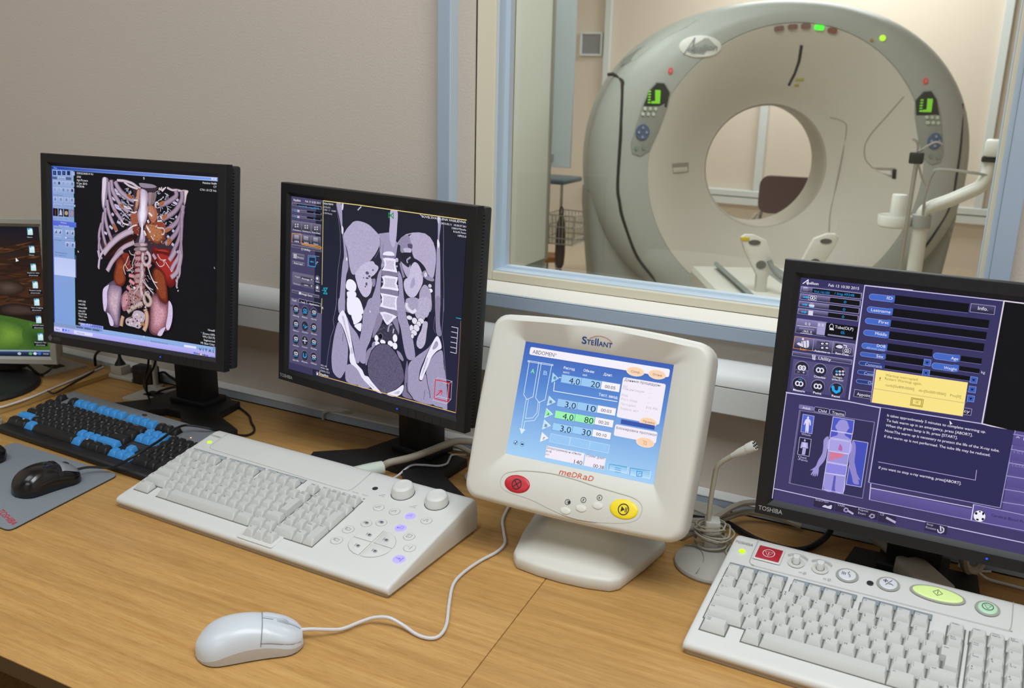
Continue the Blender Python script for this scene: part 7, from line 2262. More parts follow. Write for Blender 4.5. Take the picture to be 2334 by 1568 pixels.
        for k in range(4):
            a = PI/2*k; strip(b.b, pr, [(cx-3.6, cy+2.2), (cx-3.6+2.6*math.cos(a), cy+2.2+2.6*math.sin(a))], .6); strip(b.b, pr, [(cx-3.6+1.8*math.cos(a-.5), cy+2.2+1.8*math.sin(a-.5)), (cx-3.6+2.8*math.cos(a), cy+2.2+2.8*math.sin(a)), (cx-3.6+1.8*math.cos(a+.5), cy+2.2+1.8*math.sin(a+.5))], .5, smooth=False)
        strip(b.b, pr, [(cx+.4, cy-2.6), (cx+3, cy-1.8), (cx+6, cy-3.2)], .7)
        cx, cy = 244.6, y_(191); pr2 = lambda u, v: S(u, v, 2.75); strip(b.b, pr2, [(cx-5.4, cy), (cx, cy+5.2), (cx+5.4, cy), (cx, cy-5.2)], .8, closed=True, smooth=False); strip(b.b, pr2, [(cx, cy-3), (cx, cy+3)], .7)
        cx, cy = 299.6, y_(188.6); strip(b.b, pr2, ellipse(cx, cy, 6, 5.8, 20), .8, closed=True); strip(b.b, pr2, [(cx-3.6, cy+2.2), (cx+3.6, cy+2.2), (cx, cy-4)], .7, closed=True, smooth=False)
        for ax, ay, q in ((89.5, y_(167), 0), (119.6, y_(166.6), 1)):
            for k in range(3): strip(b.b, on, [(ax-1-1.4*k, ay+1), (ax-1.6-1.4*k, ay), (ax-1-1.4*k, ay-1)], .35)
            strip(b.b, on, [(ax+1, ay-2), (ax+1.6, ay+1.6), (ax+3.4, ay+2), (ax+4, ay+.2), (ax+2.6, ay-1), (ax+2, ay-2.4)], .4)
        b.done('button_symbols', mat('dark slate print', '3c4048', .6), t, smooth=0)
        lettering('lock_lettering', [('Num Lock', 340, y_(152), 1.9)], on, mat('pale grey print', '94948f', .6), t)
        cb, sb_ = math.cos(yaw), math.sin(yaw); wl = lambda p: ((p[0]-loc[0])*cb+(p[1]-loc[1])*sb_, -(p[0]-loc[0])*sb_+(p[1]-loc[1])*cb, p[2]-loc[2])
        b = MB(); a_, c_ = Vector(wl((-.036, 1.272, .781))), Vector(wl((.012, 1.218, .774))); d_ = (c_-a_); L_ = d_.length; M = Matrix.Translation(a_) @ d_.to_track_quat('Y', 'Z').to_matrix().to_4x4()
        b.box(-.021, .021, 0, L_, -.012, .012, .004, M=M); b.box(-.012, .012, -.01, .004, -.008, .008, .003, M=M); b.done('plug', M_CABLE, t)
        b = MB(); b.tube([tuple(a_)]+[wl(p) for p in ((-.050, 1.287, .780), (-.064, 1.303, .782), (-.080, 1.312, .787), (-.097, 1.320, .796), (-.12, 1.332, .80), (-.15, 1.345, .79))], .0065, n=10, sub=8); b.done('cable', M_CABLE, t)
    return t
console_keyboard('whole beige console keyboard with two dial knobs, lying left of the injector display', (-1.132, .915, .75), -.0275, 1.0, 1.0, 0, 1)
console_keyboard('beige console keyboard with red square and lime oval buttons, cut off at lower right', (-.245, .975, .75), -.0177, 1.017, 1.055, -1.0, 2)
# ------------------------------------------------------------------ black keyboard with blue function keys
def black_keyboard():
    loc, yaw = (-1.5707, 1.029, .75), -.0478
    t = thing('keyboard', 'black keyboard with blue function and shift keys beside the grey mouse pad', 'keyboard', loc, yaw)
    sl = .137
    def S(x, y, u): return (x/1000, y/1000, .0134+y/1000*sl+u/1000)
    def R(xx, ins): return [(xx, (p[0]+(ins if p[0] < 50 else -ins))*1e-3, max(.0006, p[1]-ins*.001*(1 if p[1] > .004 else 0))) for p in ((-15, .0006), (-19, .003), (-20.5, .007), (-19, .0112), (-14, .0132), (-6, .0132), (0, .0134), (60, .0134+.06*sl), (140, .0134+.14*sl), (146, .0322), (148, .027), (147, .006), (143, .0006))]
    b = MB(); b.loft([R(-.004, 4), R(-.003, 1.4), R(-.001, 0), R(.421, 0), R(.424, 1.4), R(.426, 4)]); b.done('body', M_BLACK, t, smooth=45)
    GP = mat('grey keyboard panel', '74787c', .5)
    b = MB()
    U = 18.5
    for a, c, d, e in ((-2, 424, 119.2, 144), (-2, -.5, 94, 119.5), (U+1, 2*U-1, 98, 119.5), (6*U+.5, 6.5*U-.5, 98, 119.5), (10.5*U+.5, 11*U-.5, 98, 119.5), (15*U+.5, 15.25*U-.5, 98, 119.5), (18.25*U+1, 424, 94, 119.5), (-2, 18.3*U, 93.6, 98.6)):
        b.loft([[S(*p, -.2) for p in ((a, d), (c, d), (c, e), (a, e))], [S(*p, .7) for p in ((a, d), (c, d), (c, e), (a, e))]])
    b.done('top_panel', GP, t, smooth=0)
    KB = mat('black keycap', '1b1b1d', .5); KU = mat('sky blue keycap', '3d93d8', .5); LW = mat('white legend print', 'c4c4c0', .6); LK = mat('navy legend print', '123050', .6)
    u = 18.5; X0 = 0; yc = [108.7, 83.25, 64.75, 46.25, 27.75, 9.25]
    def put(r, x, w, blue, *leg, y0=None, y1=None):
        x0 = X0+x*u; key_mesh('key', S, x0, x0+w*u, (yc[r]-9.25) if y0 is None else y0, (yc[r]+9.25) if y1 is None else y1, 8.6, list(leg), KU if blue else KB, LK if blue else LW, t, fl=3.6, bk=1.6, sd=2.6)
    put(0, 0, 1, 0, 'Esc'); put(0, 2, 1, 0, 'F1')
    for i in range(3): put(0, 3+i, 1, 1, f'F{i+2}')
    for i in range(4): put(0, 6.5+i, 1, 1, f'F{i+5}'); put(0, 11+i, 1, 1, f'F{i+9}')
    for i, s in enumerate(('PrtSc', 'Scroll', 'Pause')): put(0, 15.25+i, 1, 0, s)
    for i, s in enumerate('`1234567890-='): put(1, i, 1, 0, s)
    put(1, 13, 2, 0, 'Backspace'); put(2, 0, 1.5, 0, 'Tab')
    for i, s in enumerate('QWERTYUIOP[]'): put(2, 1.5+i, 1, 0, s)
    put(2, 13.5, 1.5, 0, '\\'); put(3, 0, 1.75, 0, 'Caps Lock')
    for i, s in enumerate("ASDFGHJKL;'"): put(3, 1.75+i, 1, 0, s)
    put(3, 12.75, 2.25, 0, 'Enter'); put(4, 0, 2.25, 1, 'Shift')
    for i, s in enumerate('ZXCVBNM,./'): put(4, 2.25+i, 1, 1 if i > 6 else 0, s)
    put(4, 12.25, 2.75, 1, 'Shift')
    x = 0
    for w_, bl, s in ((1.5, 0, 'Ctrl'), (1.25, 0, '\u25a0'), (1.25, 1, 'Alt'), (6, 0, ''), (1.25, 1, 'Alt'), (1.25, 0, '\u25a0'), (1.25, 0, '\u2261'), (1.25, 0, 'Ctrl')): put(5, x, w_, bl, s); x += w_
    for r, ss in ((1, ('Ins', 'Home', 'PgUp')), (2, ('Del', 'End', 'PgDn'))):
        for i, s in enumerate(ss): put(r, 15.25+i, 1, 1, s)
    put(4, 16.25, 1, 1, '\u2191'); put(5, 15.25, 1, 1, '\u2190'); put(5, 16.25, 1, 1, '\u2193'); put(5, 17.25, 1, 1, '\u2192')
    N = 18.5
    for r, ss in ((1, ('Num', '/', '*', '-')), (2, '789'), (3, '456'), (4, '123')):
        for i, s in enumerate(ss): put(r, N+i, 1, 0, s)
    put(2, N+3, 1, 0, '+', y0=yc[3]-9.25); put(4, N+3, 1, 0, 'Enter', y0=yc[5]-9.25); put(5, N, 2, 0, '0'); put(5, N+2, 1, 0, '.')
    b = MB(); b.loft([[S(p[0], p[1], .6) for p in ellipse(218, 133, 6, 3.4)], [S(p[0], p[1], 1.5) for p in ellipse(218, 133, 6, 3.4)]]); b.done('maker_badge', M_BLACK2, t)
    o = MB(); o.lathe([(.0016, 0), (.0014, .0005), (.0002, .0007)], 10, M=Matrix.Translation(S(368, 108, .7))); o.done('indicator_lamp', mat('pink lamp', 'ffb0a0', .3, emit=1.2), t)
    lettering('maker_lettering', [('EIZO SERVICE', 292, 92, 2.2)]+[] if False else [('A KEYBOARD', 292, 92, 1.8)], lambda a, c: S(a, c, .25), mat('faint white print', '8a8a86', .6), t) if False else None
    b = MB()
    for k in range(5): strip(b.b, lambda a, c: S(a, c, .3), [(284-k*.6, 52-k*2.6), (334-k*.6, 52-k*2.6)], .7, smooth=False)
    b.done('printed_lines', mat('faint grey print', '5c5c5a', .6), t, smooth=0)
black_keyboard()
# ------------------------------------------------------------------ mouse pad and mice
pad = thing('mouse_pad', 'thin grey mouse pad with red corner lettering at left desk front', 'mouse pad', (-1.35, .88, .7503), 0)
PP = []
Pq = [(-1.229, .987), (-1.497, .992), (-1.500, .778), (-1.205, .772)]
for i in range(4):
    a, c, e = Vector(Pq[i-1]), Vector(Pq[i]), Vector(Pq[(i+1) % 4]); u1 = (a-c).normalized(); u2 = (e-c).normalized()
    for k in range(5): q = k/4; p = c+u1*.012*(1-q)**2+u2*.012*q**2; PP.append((p.x+1.35, p.y-.88))
b = MB(); b.prism(PP, 0, .0012); b.done('backing', M_DEEP, pad, smooth=0); b = MB(); b.prism(PP, .0012, .0028, .0005); b.done('cloth_top', mat('slate grey cloth', '80878d', .8, bump=.2, scale=1500), pad, smooth=30)
dx = Vector((-1.219+1.266, .787-.801)).normalized(); dy = Vector((-dx.y, dx.x))
lettering('red_lettering', [('TOSHIBA', 0, 0, .0105, dict(width=.064, bold=1))], lambda u, v: (-1.276+1.35+dx.x*u+dy.x*v, .8015-.88+dx.y*u+dy.y*v, .0030), mat('red print', 'c02a3a', .6), pad)
def make_mouse(t, L, Wd, Hh, m_body, m_side, m_btn, m_wheel, front_col=None):
    def sec(k):  # k 0 back .. 1 front
        fb = math.sqrt(max(.03, 1-(max(0, .24-k)/.24)**2)); ff = math.sqrt(max(.10, 1-.85*(max(0, k-.80)/.20)**2)); w_ = Wd/2*fb*ff*(1-.08*k)*(.98+.05*math.cos(2*PI*(k-.15)))
        h_ = Hh*(math.sin(PI*(.045+.90*k**.86))**.62); return w_, max(.004, h_)
    def pt(k, a, off=0):
        w_, h_ = sec(k); ca, sa = math.cos(a), math.sin(a); e = .62
        x_ = (w_+off)*math.copysign(abs(ca)**e, ca); z_ = .0015+(h_+off)*abs(sa)**.85; return Vector((x_, -L/2+L*k, z_))
    ks = [0.0, .01, .03, .07, .12]+[.12+.76*i/16 for i in range(1, 17)]+[.93, .97, .99, 1.0]
    b = MB(); b.loft([[pt(k, PI*i/24) for i in range(25)] for k in ks]); b.done('shell', m_body, t, smooth=60)
    b = MB(); b.loft([[Vector((pt(k, a).x*1.012, pt(k, a).y*1.004, max(.0005, pt(k, a).z)+(0.0003 if 0 < i < 12 else 0))) for i, a in enumerate([PI*j/60*max(.25, math.sin(PI*(.05+.75*k))) for j in range(7)]+[PI-PI*j/60*max(.25, math.sin(PI*(.05+.75*k))) for j in range(6, -1, -1)])] for k in ks]); b.done('side_band', m_side, t, smooth=60)
    def patch(a0, a1, k0, k1, nm, m, lift=.0009):
        b = MB(); A = [a0+(a1-a0)*i/12 for i in range(13)]; Kk = [k0+(k1-k0)*i/10 for i in range(11)]
        bend = lambda k, a: k+.035*math.sin(a)*(1-(k-k0)/(k1-k0))
        b.loft([[pt(bend(k, a), a, lift*(.2 if i in (0, 12) or j in (0, 10) else 1)) for i, a in enumerate(A)] for j, k in enumerate(Kk)], closed=False, cap0=False, cap1=False); b.done(nm, m, t, smooth=60)
    patch(.50, PI/2-.05, .60, .985, 'button', m_btn); patch(PI/2+.05, PI-.50, .60, .985, 'button', m_btn)
    b = MB(); p = pt(.80, PI/2); b.lathe([(.0075, -.0028), (.0088, -.002), (.0090, 0), (.0088, .002), (.0075, .0028)], 28, M=Matrix.Translation(p-Vector((0, 0, .0055))) @ Matrix.Rotation(PI/2, 4, 'Y')); b.done('wheel', m_wheel, t)
    b = MB(); A = [PI*.24+PI*.52*i/16 for i in range(17)]
    b.tube([pt(.592+.035*math.sin(a), a, .0002) for a in [PI*.12+PI*.76*i/16 for i in range(17)]], .0005, n=6, sub=2); b.tube([pt(k, PI/2, .0003) for k in (.63, .68, .73)], .0004, n=6, sub=2); b.tube([pt(k, PI/2, .0003) for k in (.86, .92, .98)], .0004, n=6, sub=2); b.tube([pt(k, .49, .0002) for k in (.6, .7, .8, .9, .98)], .0004, n=6, sub=2); b.tube([pt(k, PI-.49, .0002) for k in (.6, .7, .8, .9, .98)], .0004, n=6, sub=2)
    b.done('seam', M_DEEP if m_body is M_BLACKG else mat('mouse seam grey', '7c8088', .7), t)
    return pt
def cord(t, name, pts, r, m, rotz):
    c, s = math.cos(-rotz), math.sin(-rotz); ox, oy, oz = t.location
    b = MB(); b.tube([((p[0]/1000-ox)*c-(p[1]/1000-oy)*s, (p[0]/1000-ox)*s+(p[1]/1000-oy)*c, p[2]/1000-oz) for p in pts], r, n=8, sub=8); b.done(name, m, t)
M_BLACKG = mat('glossy black plastic', '101012', .22, coat=.3); M_MOUSE = mat('cool white plastic', 'cdd3d9', .33, coat=.15)
rz = math.radians(-48); mw = thing('mouse', 'white corded wheel mouse lying on bare wood at the front', 'mouse', (-.7055, .7255, .7502), rz)
make_mouse(mw, .122, .066, .038, M_MOUSE, mat('beige mouse base', 'b9b2aa', .45), M_MOUSE, mat('wheel grey', 'b5bcc4', .4))
cord(mw, 'cord', [(-666, 764, 764), (-654, 775, 763), (-642, 786, 760), (-629, 802, 756), (-618, 827, 756), (-605, 837, 760), (-588, 842, 762), (-570, 844, 757), (-545, 840, 753), (-527, 842, 753), (-521, 854, 753), (-527, 878, 753), (-548, 919, 753), (-567, 961, 753), (-571, 994, 753), (-567, 1034, 753), (-559, 1069, 753), (-561, 1097, 753), (-578, 1126, 753), (-600, 1165, 753), (-615, 1224, 753), (-628, 1300, 753), (-630, 1350, 753)], .0022, M_WCABLE, rz)
rz = math.radians(-15); mb = thing('mouse', 'black corded mouse with grey nose, whole on the grey pad', 'mouse', (-1.288, .897, .7534), rz, 'black mice on the pad')
pt = make_mouse(mb, .102, .062, .038, M_BLACKG, M_BLACKG, M_BLACKG, M_BLACK2)
b = MB(); b.loft([[pt(.64+.34*j/8+.05*math.sin(a)*(1-j/8), a, .0024*(1 if 0 < j < 8 else .3)) for a in [.80+(PI-1.75)*i/10 for i in range(11)]] for j in range(9)], closed=False, cap0=False, cap1=False); b.done('grey_nose', mat('grey mouse trim', '85898e', .4), mb, label='grey strip over the buttons')
cord(mb, 'cord', [(-1277, 942, 767), (-1270, 958, 767), (-1262, 970, 765), (-1252, 979, 763), (-1236, 986, 765), (-1201, 989, 786), (-1192, 1012, 795), (-1196, 1050, 799), (-1206, 1087, 801), (-1216, 1118, 798), (-1208, 1134, 795), (-1180, 1148, 790), (-1170, 1184, 770), (-1170, 1225, 753), (-1169, 1243, 753), (-1182, 1261, 753), (-1209, 1282, 753), (-1239, 1308, 753), (-1310, 1344, 753), (-1350, 1366, 753)], .0022, M_BCABLE, rz)
rz = math.radians(-40); m3 = thing('mouse', 'black mouse mostly cut off by the left photo edge, on the pad', 'mouse', (-1.482, .893, .7534), rz, 'black mice on the pad')
make_mouse(m3, .118, .062, .038, M_BLACKG, M_BLACKG, M_BLACKG, M_BLACK2)
rz = math.radians(2); m4 = thing('mouse', 'whitish mouse peeking in at the left photo edge, beside black keyboard', 'mouse', (-1.624, .995, .7502), rz)
make_mouse(m4, .110, .058, .036, mat('greenish white plastic', 'd2d4c6', .4), mat('ivory base', 'b4b2a4', .5), mat('greenish white plastic', 'd2d4c6', .4), M_PLATE)
# ------------------------------------------------------------------ microphone
mic = thing('microphone', 'grey gooseneck desk microphone with its cable wound round the stem', 'microphone', (-.277, 1.192, .75), 0)
M_MIC = mat('warm grey plastic', 'a6a39b', .45); M_MIC2 = mat('light grey plastic', 'c4c2ba', .4)
b = MB(); b.lathe([(.0555, .0003), (.0565, .003), (.0555, .006), (.048, .010), (.035, .0145), (.02, .017), (.001, .0175)], 48); b.done('base', M_MIC, mic)
b = MB(); b.tube([(-.050, .020, .0092), (-.033, .0125, .0142), (-.018, -.004, .0170), (-.010, -.026, .0150), (-.012, -.050, .0088)], .0009, n=6); b.done('base_seam', mat('mic seam', '7e7c76', .7), mic)
b = MB(); b.prism(rrect(-.0105, .0105, -.012, .012, .004, 4), .014, .058, .002, M=Matrix.Translation((-.014, .024, 0)) @ Matrix.Rotation(.35, 4, 'Z')); b.box(-.0110, .0110, -.003, -.0022, .016, .056, M=Matrix.Translation((-.014, .024, 0)) @ Matrix.Rotation(.35, 4, 'Z')); b.done('stem_clip', M_MIC2, mic)
b = MB(); b.tube([(-.018, .018, .045), (-.018, .016, .07), (-.0165, .014, .10), (-.014, .012, .128), (-.012, .010, .142), (-.006, .009, .152), (.002, .008, .160), (.010, .007, .167)], .0034, n=12, sub=8); b.done('gooseneck', mat('ivory rubber', 'b8b4a2', .5), mic)
d_ = Vector((.026, -.004, .020)).normalized(); M = Matrix.Translation((.010, .007, .167)) @ d_.to_track_quat('Z', 'Y').to_matrix().to_4x4()
b = MB(); b.lathe([(.0036, -.002), (.0040, .002), (.0055, .010), (.0060, .018), (.0062, .024), (.0070, .0245), (.0072, .034), (.0066, .036), (.001, .0362)], 24, M=M); hd = b.done('capsule', mat('white mic capsule', 'd4d2ca', .4), mic)
b = MB()
for k in range(7): r_ = 0 if k == 6 else .0043; b.lathe([(.0013 if k < 6 else .0016, .0355), (.0013 if k < 6 else .0016, .0368)], 10, M=M @ Matrix.Translation((r_*math.cos(k*PI/3), r_*math.sin(k*PI/3), 0)))
b.done('grille_holes', M_DEEP, hd, smooth=0)
b = MB(); random.seed(5)
loops = []
for k in range(9):
    cxx, cyy = -.012+random.uniform(-.004, .004), .022+random.uniform(-.004, .004); zz = .020+.0035*k+random.uniform(-.002, .002); rr = .021+random.uniform(-.003, .005); tx, ty = random.uniform(-.35, .35), random.uniform(-.3, .3)
    for q in range(10): a = 2*PI*q/10; loops.append((cxx+rr*math.cos(a), cyy+rr*.9*math.sin(a), zz+.0035*q/10+rr*(tx*math.cos(a)+ty*math.sin(a))*.6+.002))
b.tube(loops, .0014, n=6, sub=4); b.tube([loops[0], (.012, .010, .0195), (.025, .0, .0165), (.04, -.012, .013)], .0014, n=6); b.done('wound_cable', mat('taupe thin cable', 'a09a8a', .5), mic)
# ------------------------------------------------------------------ loose cables and small parts at the wall
def cable(label, pts, r, m, name='cable', n=8):
    p0 = pts[0]; t = MB(); t.tube([((p[0]-p0[0])/1000, (p[1]-p0[1])/1000, (p[2]-p0[2])/1000) for p in pts], r, n=n, sub=8); o = t.done(name, m); o.location = (p0[0]/1000, p0[1]/1000, p0[2]/1000); return tag(o, label, 'cable')
cable('thin white cable looping over the black stand foot beside the dial keyboard', [(-822, 1145, 760), (-823, 1170, 759), (-820, 1204, 759), (-813, 1232, 768), (-798, 1246, 768), (-773, 1256, 768), (-765, 1271, 768), (-770, 1288, 768), (-776, 1310, 768), (-770, 1345, 756)], .0019, M_WCABLE)
cable('grey cable loop behind the scan monitor stand, ending under the injector', [(-862, 1355, 753), (-850, 1352, 790), (-839, 1347, 795), (-828, 1345, 782), (-806, 1349, 771), (-780, 1352, 765), (-755, 1355, 757), (-700, 1350, 755), (-640, 1352, 755)], .0048, M_CABLE)
cable('short white cable end lying behind the scan monitor foot', [(-810, 1360, 753), (-790, 1366, 753), (-771, 1366, 753), (-735, 1364, 753)], .002, M_WCABLE)
cable('white cord bend showing just left of the injector housing', [(-700, 1310, 753), (-722, 1303, 753), (-730, 1288, 753), (-725, 1270, 753), (-712, 1261, 753), (-690, 1262, 753)], .003, M_WCABLE)
cable('upper grey cable running from the microphone to the right monitor', [(-340, 1270, 757), (-315, 1282, 766), (-301, 1290, 778), (-292, 1303, 784), (-283, 1316, 788), (-271, 1333, 789), (-250, 1346, 788), (-215, 1350, 780)], .0046, M_CABLE)
cable('lower grey cable running from the microphone to the right monitor', [(-345, 1300, 755), (-315, 1300, 762), (-301, 1301, 768), (-292, 1311, 769), (-280, 1333, 769), (-262, 1349, 769), (-230, 1358, 767), (-190, 1358, 760)], .0052, M_CABLE)
cable('thick black power cable curving behind the right keyboard', [(-400, 1318, 755), (-365, 1312, 755), (-336, 1315, 755), (-312, 1322, 755), (-293, 1321, 755), (-264, 1302, 755), (-240, 1289, 755), (-212, 1283, 755), (-187, 1285, 755), (-170, 1299, 755), (-158, 1322, 757), (-148, 1340, 766), (-142, 1352, 790), (-140, 1356, 830)], .0046, M_BCABLE)
cable('grey cable loop hanging below the right monitor', [(26, 1300, 850), (29, 1301, 815), (33, 1307, 788), (38, 1316, 772), (46, 1326, 766), (53, 1334, 770), (57, 1338, 785), (56, 1338, 810), (54, 1338, 850)], .0062, M_CABLE)
cable('thin white cable on the desk under the right monitor', [(70, 1365, 753), (50, 1358, 753), (34, 1340, 770), (29, 1330, 768), (33, 1326, 767), (49, 1329, 767), (66, 1336, 755), (91, 1337, 753), (117, 1335, 753), (170, 1332, 753)], .0021, M_WCABLE)
cable('left black cable hanging below the rib rendering monitor', [(-1395, 1215, 880), (-1409, 1224, 850), (-1440, 1240, 815), (-1470, 1262, 785), (-1488, 1285, 762), (-1494, 1300, 751)], .0021, M_BCABLE)
cable('second black cable hanging below the rib rendering monitor, touching the desk in front', [(-1370, 1212, 880), (-1392, 1222, 850), (-1425, 1232, 815), (-1442, 1244, 785), (-1440, 1246, 768), (-1425, 1230, 753), (-1412, 1216, 753)], .0021, M_BCABLE)
cable('black cable pair entering the square outlet behind the black stand', [(-1400, 1350, 752), (-1440, 1348, 757), (-1465, 1340, 762), (-1485, 1318, 757), (-1490, 1304, 752)], .0026, M_BCABLE)
cable('black cable arching up behind the rib rendering monitor', [(-1722, 1352, 763), (-1716, 1348, 785), (-1690, 1335, 803), (-1660, 1322, 817), (-1620, 1305, 832)], .0030, M_BCABLE)
cable('white cord lying across the higher left desk', [(-1700, 1020, 763), (-1672, 1056, 763), (-1656, 1075, 763), (-1654, 1099, 763), (-1655, 1131, 763), (-1660, 1165, 763), (-1672, 1222, 763), (-1684, 1282, 763), (-1695, 1330, 763), (-1700, 1355, 763)], .0022, M_WCABLE)
cable('thin black cord crossing the edge of the higher left desk', [(-1590, 1135, 790), (-1608, 1150, 782), (-1630, 1180, 766), (-1662, 1245, 763), (-1688, 1312, 763), (-1702, 1340, 764), (-1712, 1358, 763)], .0019, M_BCABLE)
cable('black cord drooping from the silver monitor into its desk outlet', [(-1800, 1205, 830), (-1780, 1212, 805), (-1766, 1222, 790), (-1757, 1240, 767), (-1770, 1270, 764), (-1795, 1300, 762)], .0030, M_BCABLE)
cable('grey cable loop poking through the rail at the desk back', [(-1103, 1366, 752), (-1100, 1364, 765), (-1090, 1364, 772), (-1079, 1365, 775), (-1060, 1367, 776), (-1052, 1374, 774), (-1046, 1385, 771)], .0026, mat('pale grey cable', 'b8bab6', .5))
pb = thing('power_brick', 'black power brick standing against the rail behind the rib rendering monitor', 'power adapter', (-1.563, 1.350, .75), .1)
MB().box(-.026, .026, -.014, .014, .0005, .040, .004).done('case', M_BLACK, pb, smooth=30); MB().box(-.008, .008, -.0146, -.013, .026, .034, .001).done('rating_label', M_BLACK2, pb, smooth=0); b = MB(); b.tube([(.03, 0, .025), (.045, .004, .03), (.055, .01, .02), (.08, .015, .005)], .0028, n=8); b.done('lead', M_BCABLE, pb)
pl = thing('plug', 'grey mains plug in the outlet strip left of the power brick', 'plug', (-1.640, 1.350, .75), 0)
MB().box(-.017, .017, -.014, .014, .006, .030, .004).done('plug_body', M_PLATE, pl, smooth=30); b = MB(); b.lathe([(.012, .029), (.010, .034), (.006, .040), (.0035, .046), (.003, .06)], 16); b.done('strain_relief', M_BLACK, pl); MB().box(-.05, .05, -.016, .016, .0003, .010, .003).done('outlet_strip', M_PLATE, pl, smooth=30)
ps = thing('cable_post', 'thin grey cable post rising beside the power brick', 'post', (-1.530, 1.345, .75), 0)
b = MB(); b.tube([(0, 0, .0004), (0, 0, .03), (0, 0, .07)], .0055, n=12); b.done('tube', M_PLATE, ps); MB().box(-.012, .012, -.012, .012, .0003, .004, .001).done('foot', M_PLATE, ps, smooth=0)
# cable tray and sockets behind the injector
ct = thing('cable_outlet', 'silver framed cable outlet tray half hidden between injector and microphone', 'outlet', (-.375, 1.300, .75), -.35)
MB().box(-.055, .055, -.045, .045, .0003, .004, .001).done('frame', M_METAL, ct, smooth=0); MB().box(-.045, .045, -.034, .036, .004, .0046).done('recess', M_PLATE, ct, smooth=0)
b = MB(); b.box(-.012, .020, .010, .030, .0046, .028, .002); b.done('socket_box', M_METAL, ct, smooth=30); MB().box(-.004, .016, .0095, .0105, .010, .024).done('socket', mat('teal connector', '3a6a68', .5), ct, smooth=0)
MB().box(-.05, .045, .046, .085, .0003, .006, .001).done('lid', M_PLATE, ct, smooth=0)
# ------------------------------------------------------------------ the scanner room behind the glass
struct('floor_2', MB().box(-5.2, 2.6, 1.52, 8.4, -.1, 0), mat('scanner room linoleum', 'c0ae96', .5, var=.15, scale=20))
struct('ceiling_2', MB().box(-5.2, 2.6, 1.52, 8.4, 3.0, 3.1), mat('white ceiling', 'e2e0da', .9))
struct('wall_far', MB().box(-5.2, 2.6, 8.2, 8.4, 0, 3), M_SWALL); struct('wall_left_2', MB().box(-5.2, -5.1, 1.52, 8.2, 0, 3), M_SWALL); struct('wall_right_2', MB().box(2.5, 2.6, 1.52, 8.2, 0, 3), M_SWALL)
for x0, x1, z0, z1 in ((-5.2, WX0-.03, 0, 3), (WX1+.03, 2.6, 0, 3), (WX0-.03, WX1+.03, 0, WZ0-.03), (WX0-.03, WX1+.03, WZ1+.03, 3)):
    struct('wall_front_2', MB().box(x0, x1, 1.521, 1.53, z0, z1), M_SWALL)
M_TR = mat('cool white pvc', 'd5dad8', .45)
ft = thing('cable_trunking', 'white cable trunking run on the far wall seen through the scanner bore', 'trunking', (0, 8.2, .36))
b = MB(); b.box(-3.4, 2.4, -.06, -.0005, .07, .125, .006); b.done('cover', M_TR, ft, smooth=0); MB().box(-3.4, 2.4, -.055, -.0005, 0, .064, .004).done('channel', M_TR, ft, smooth=0)
b = MB(); b.box(-1.87, -1.805, -.05, -.0005, .12, 2.62, .005); b.done('riser', M_TR, ft, smooth=0); b = MB(); b.box(-.155, -.09, -.05, -.0005, .12, 2.62, .005); b.done('riser', M_TR, ft, smooth=0)
b = MB(); b.box(-3.305, -3.245, -.05, -.0005, .12, 2.62, .005); b.done('riser', M_TR, ft, smooth=0)
vg = thing('vent_grille', 'small square slatted vent grille high on the far wall', 'vent', (-3.435, 8.2, 1.57)); b = MB()
b.box(-.11, -.09, -.03, -.0005, 0, .205, .003); b.box(.09, .11, -.03, -.0005, 0, .205, .003); b.box(-.09, .09, -.03, -.0005, 0, .018, .003); b.box(-.09, .09, -.03, -.0005, .187, .205, .003); b.done('frame', M_TR, vg, smooth=0)
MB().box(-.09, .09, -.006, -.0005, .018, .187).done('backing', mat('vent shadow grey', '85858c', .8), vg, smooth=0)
sl = MB().box(-.09, .09, -.0015, .0015, -.005, .005).done('slat', mat('vent slat grey', 'b8b8bc', .5), vg, smooth=0); sl.location = (0, -.014, .024); sl.rotation_euler = (.6, 0, 0)
for k in range(1, 12): o = sl.copy(); COL.objects.link(o); o.parent = vg; o.location = (0, -.014, .024+k*.0145)
# ---- gantry
GA = math.radians(28); gan = thing('ct_scanner', 'large pale grey ring shaped CT scanner gantry behind the window', 'scanner', (-1.109, 5.638, 0), GA)
M_GL = mat('pale warm grey gantry plastic', 'cdc8be', .5); M_GD = mat('grey green gantry plastic', 'a9ada7', .45); M_GS = mat('side grey gantry plastic', '93968f', .5)
NB = 96; CX, CZ = 0.0, .905
def gring(rx, rt, rb, y, dx=0, flat=0, ex=2.0):
    o = []
    for i in range(NB):
        a = 2*PI*i/NB; ca, sa = math.cos(a), math.sin(a); e = 2/ex
        px = rx*math.copysign(abs(ca)**e, ca); pz = (rt if sa > 0 else rb)*math.copysign(abs(sa)**e, sa); o.append((CX+dx+px, y, max(.012, CZ+pz)))
    return o
BZ = lambda r, y: [(-.03+r*math.cos(2*PI*k/NB), y, .893+r*math.sin(2*PI*k/NB)) for k in range(NB)]
b = MB(); b.loft([gring(.60, .60, .60, .79), BZ(.46, .70), BZ(.385, .63), BZ(.366, .59), BZ(.362, .50), BZ(.362, .36), BZ(.366, .340), BZ(.376, .330)], cap0=False, cap1=False); b.done('bore_tunnel', mat('inner bore grey', 'b4aea2', .45), gan, smooth=60)
b = MB(); b.loft([BZ(.376, .330), BZ(.395, .318), BZ(.46, .262), BZ(.56, .175), gring(.68, .685, .68, .080), gring(.76, .765, .765, .028), gring(.800, .805, .81, .006), gring(.806, .811, .815, .010)], cap0=False, cap1=False); fc = b.done('front_cover', M_GL, gan, smooth=60)
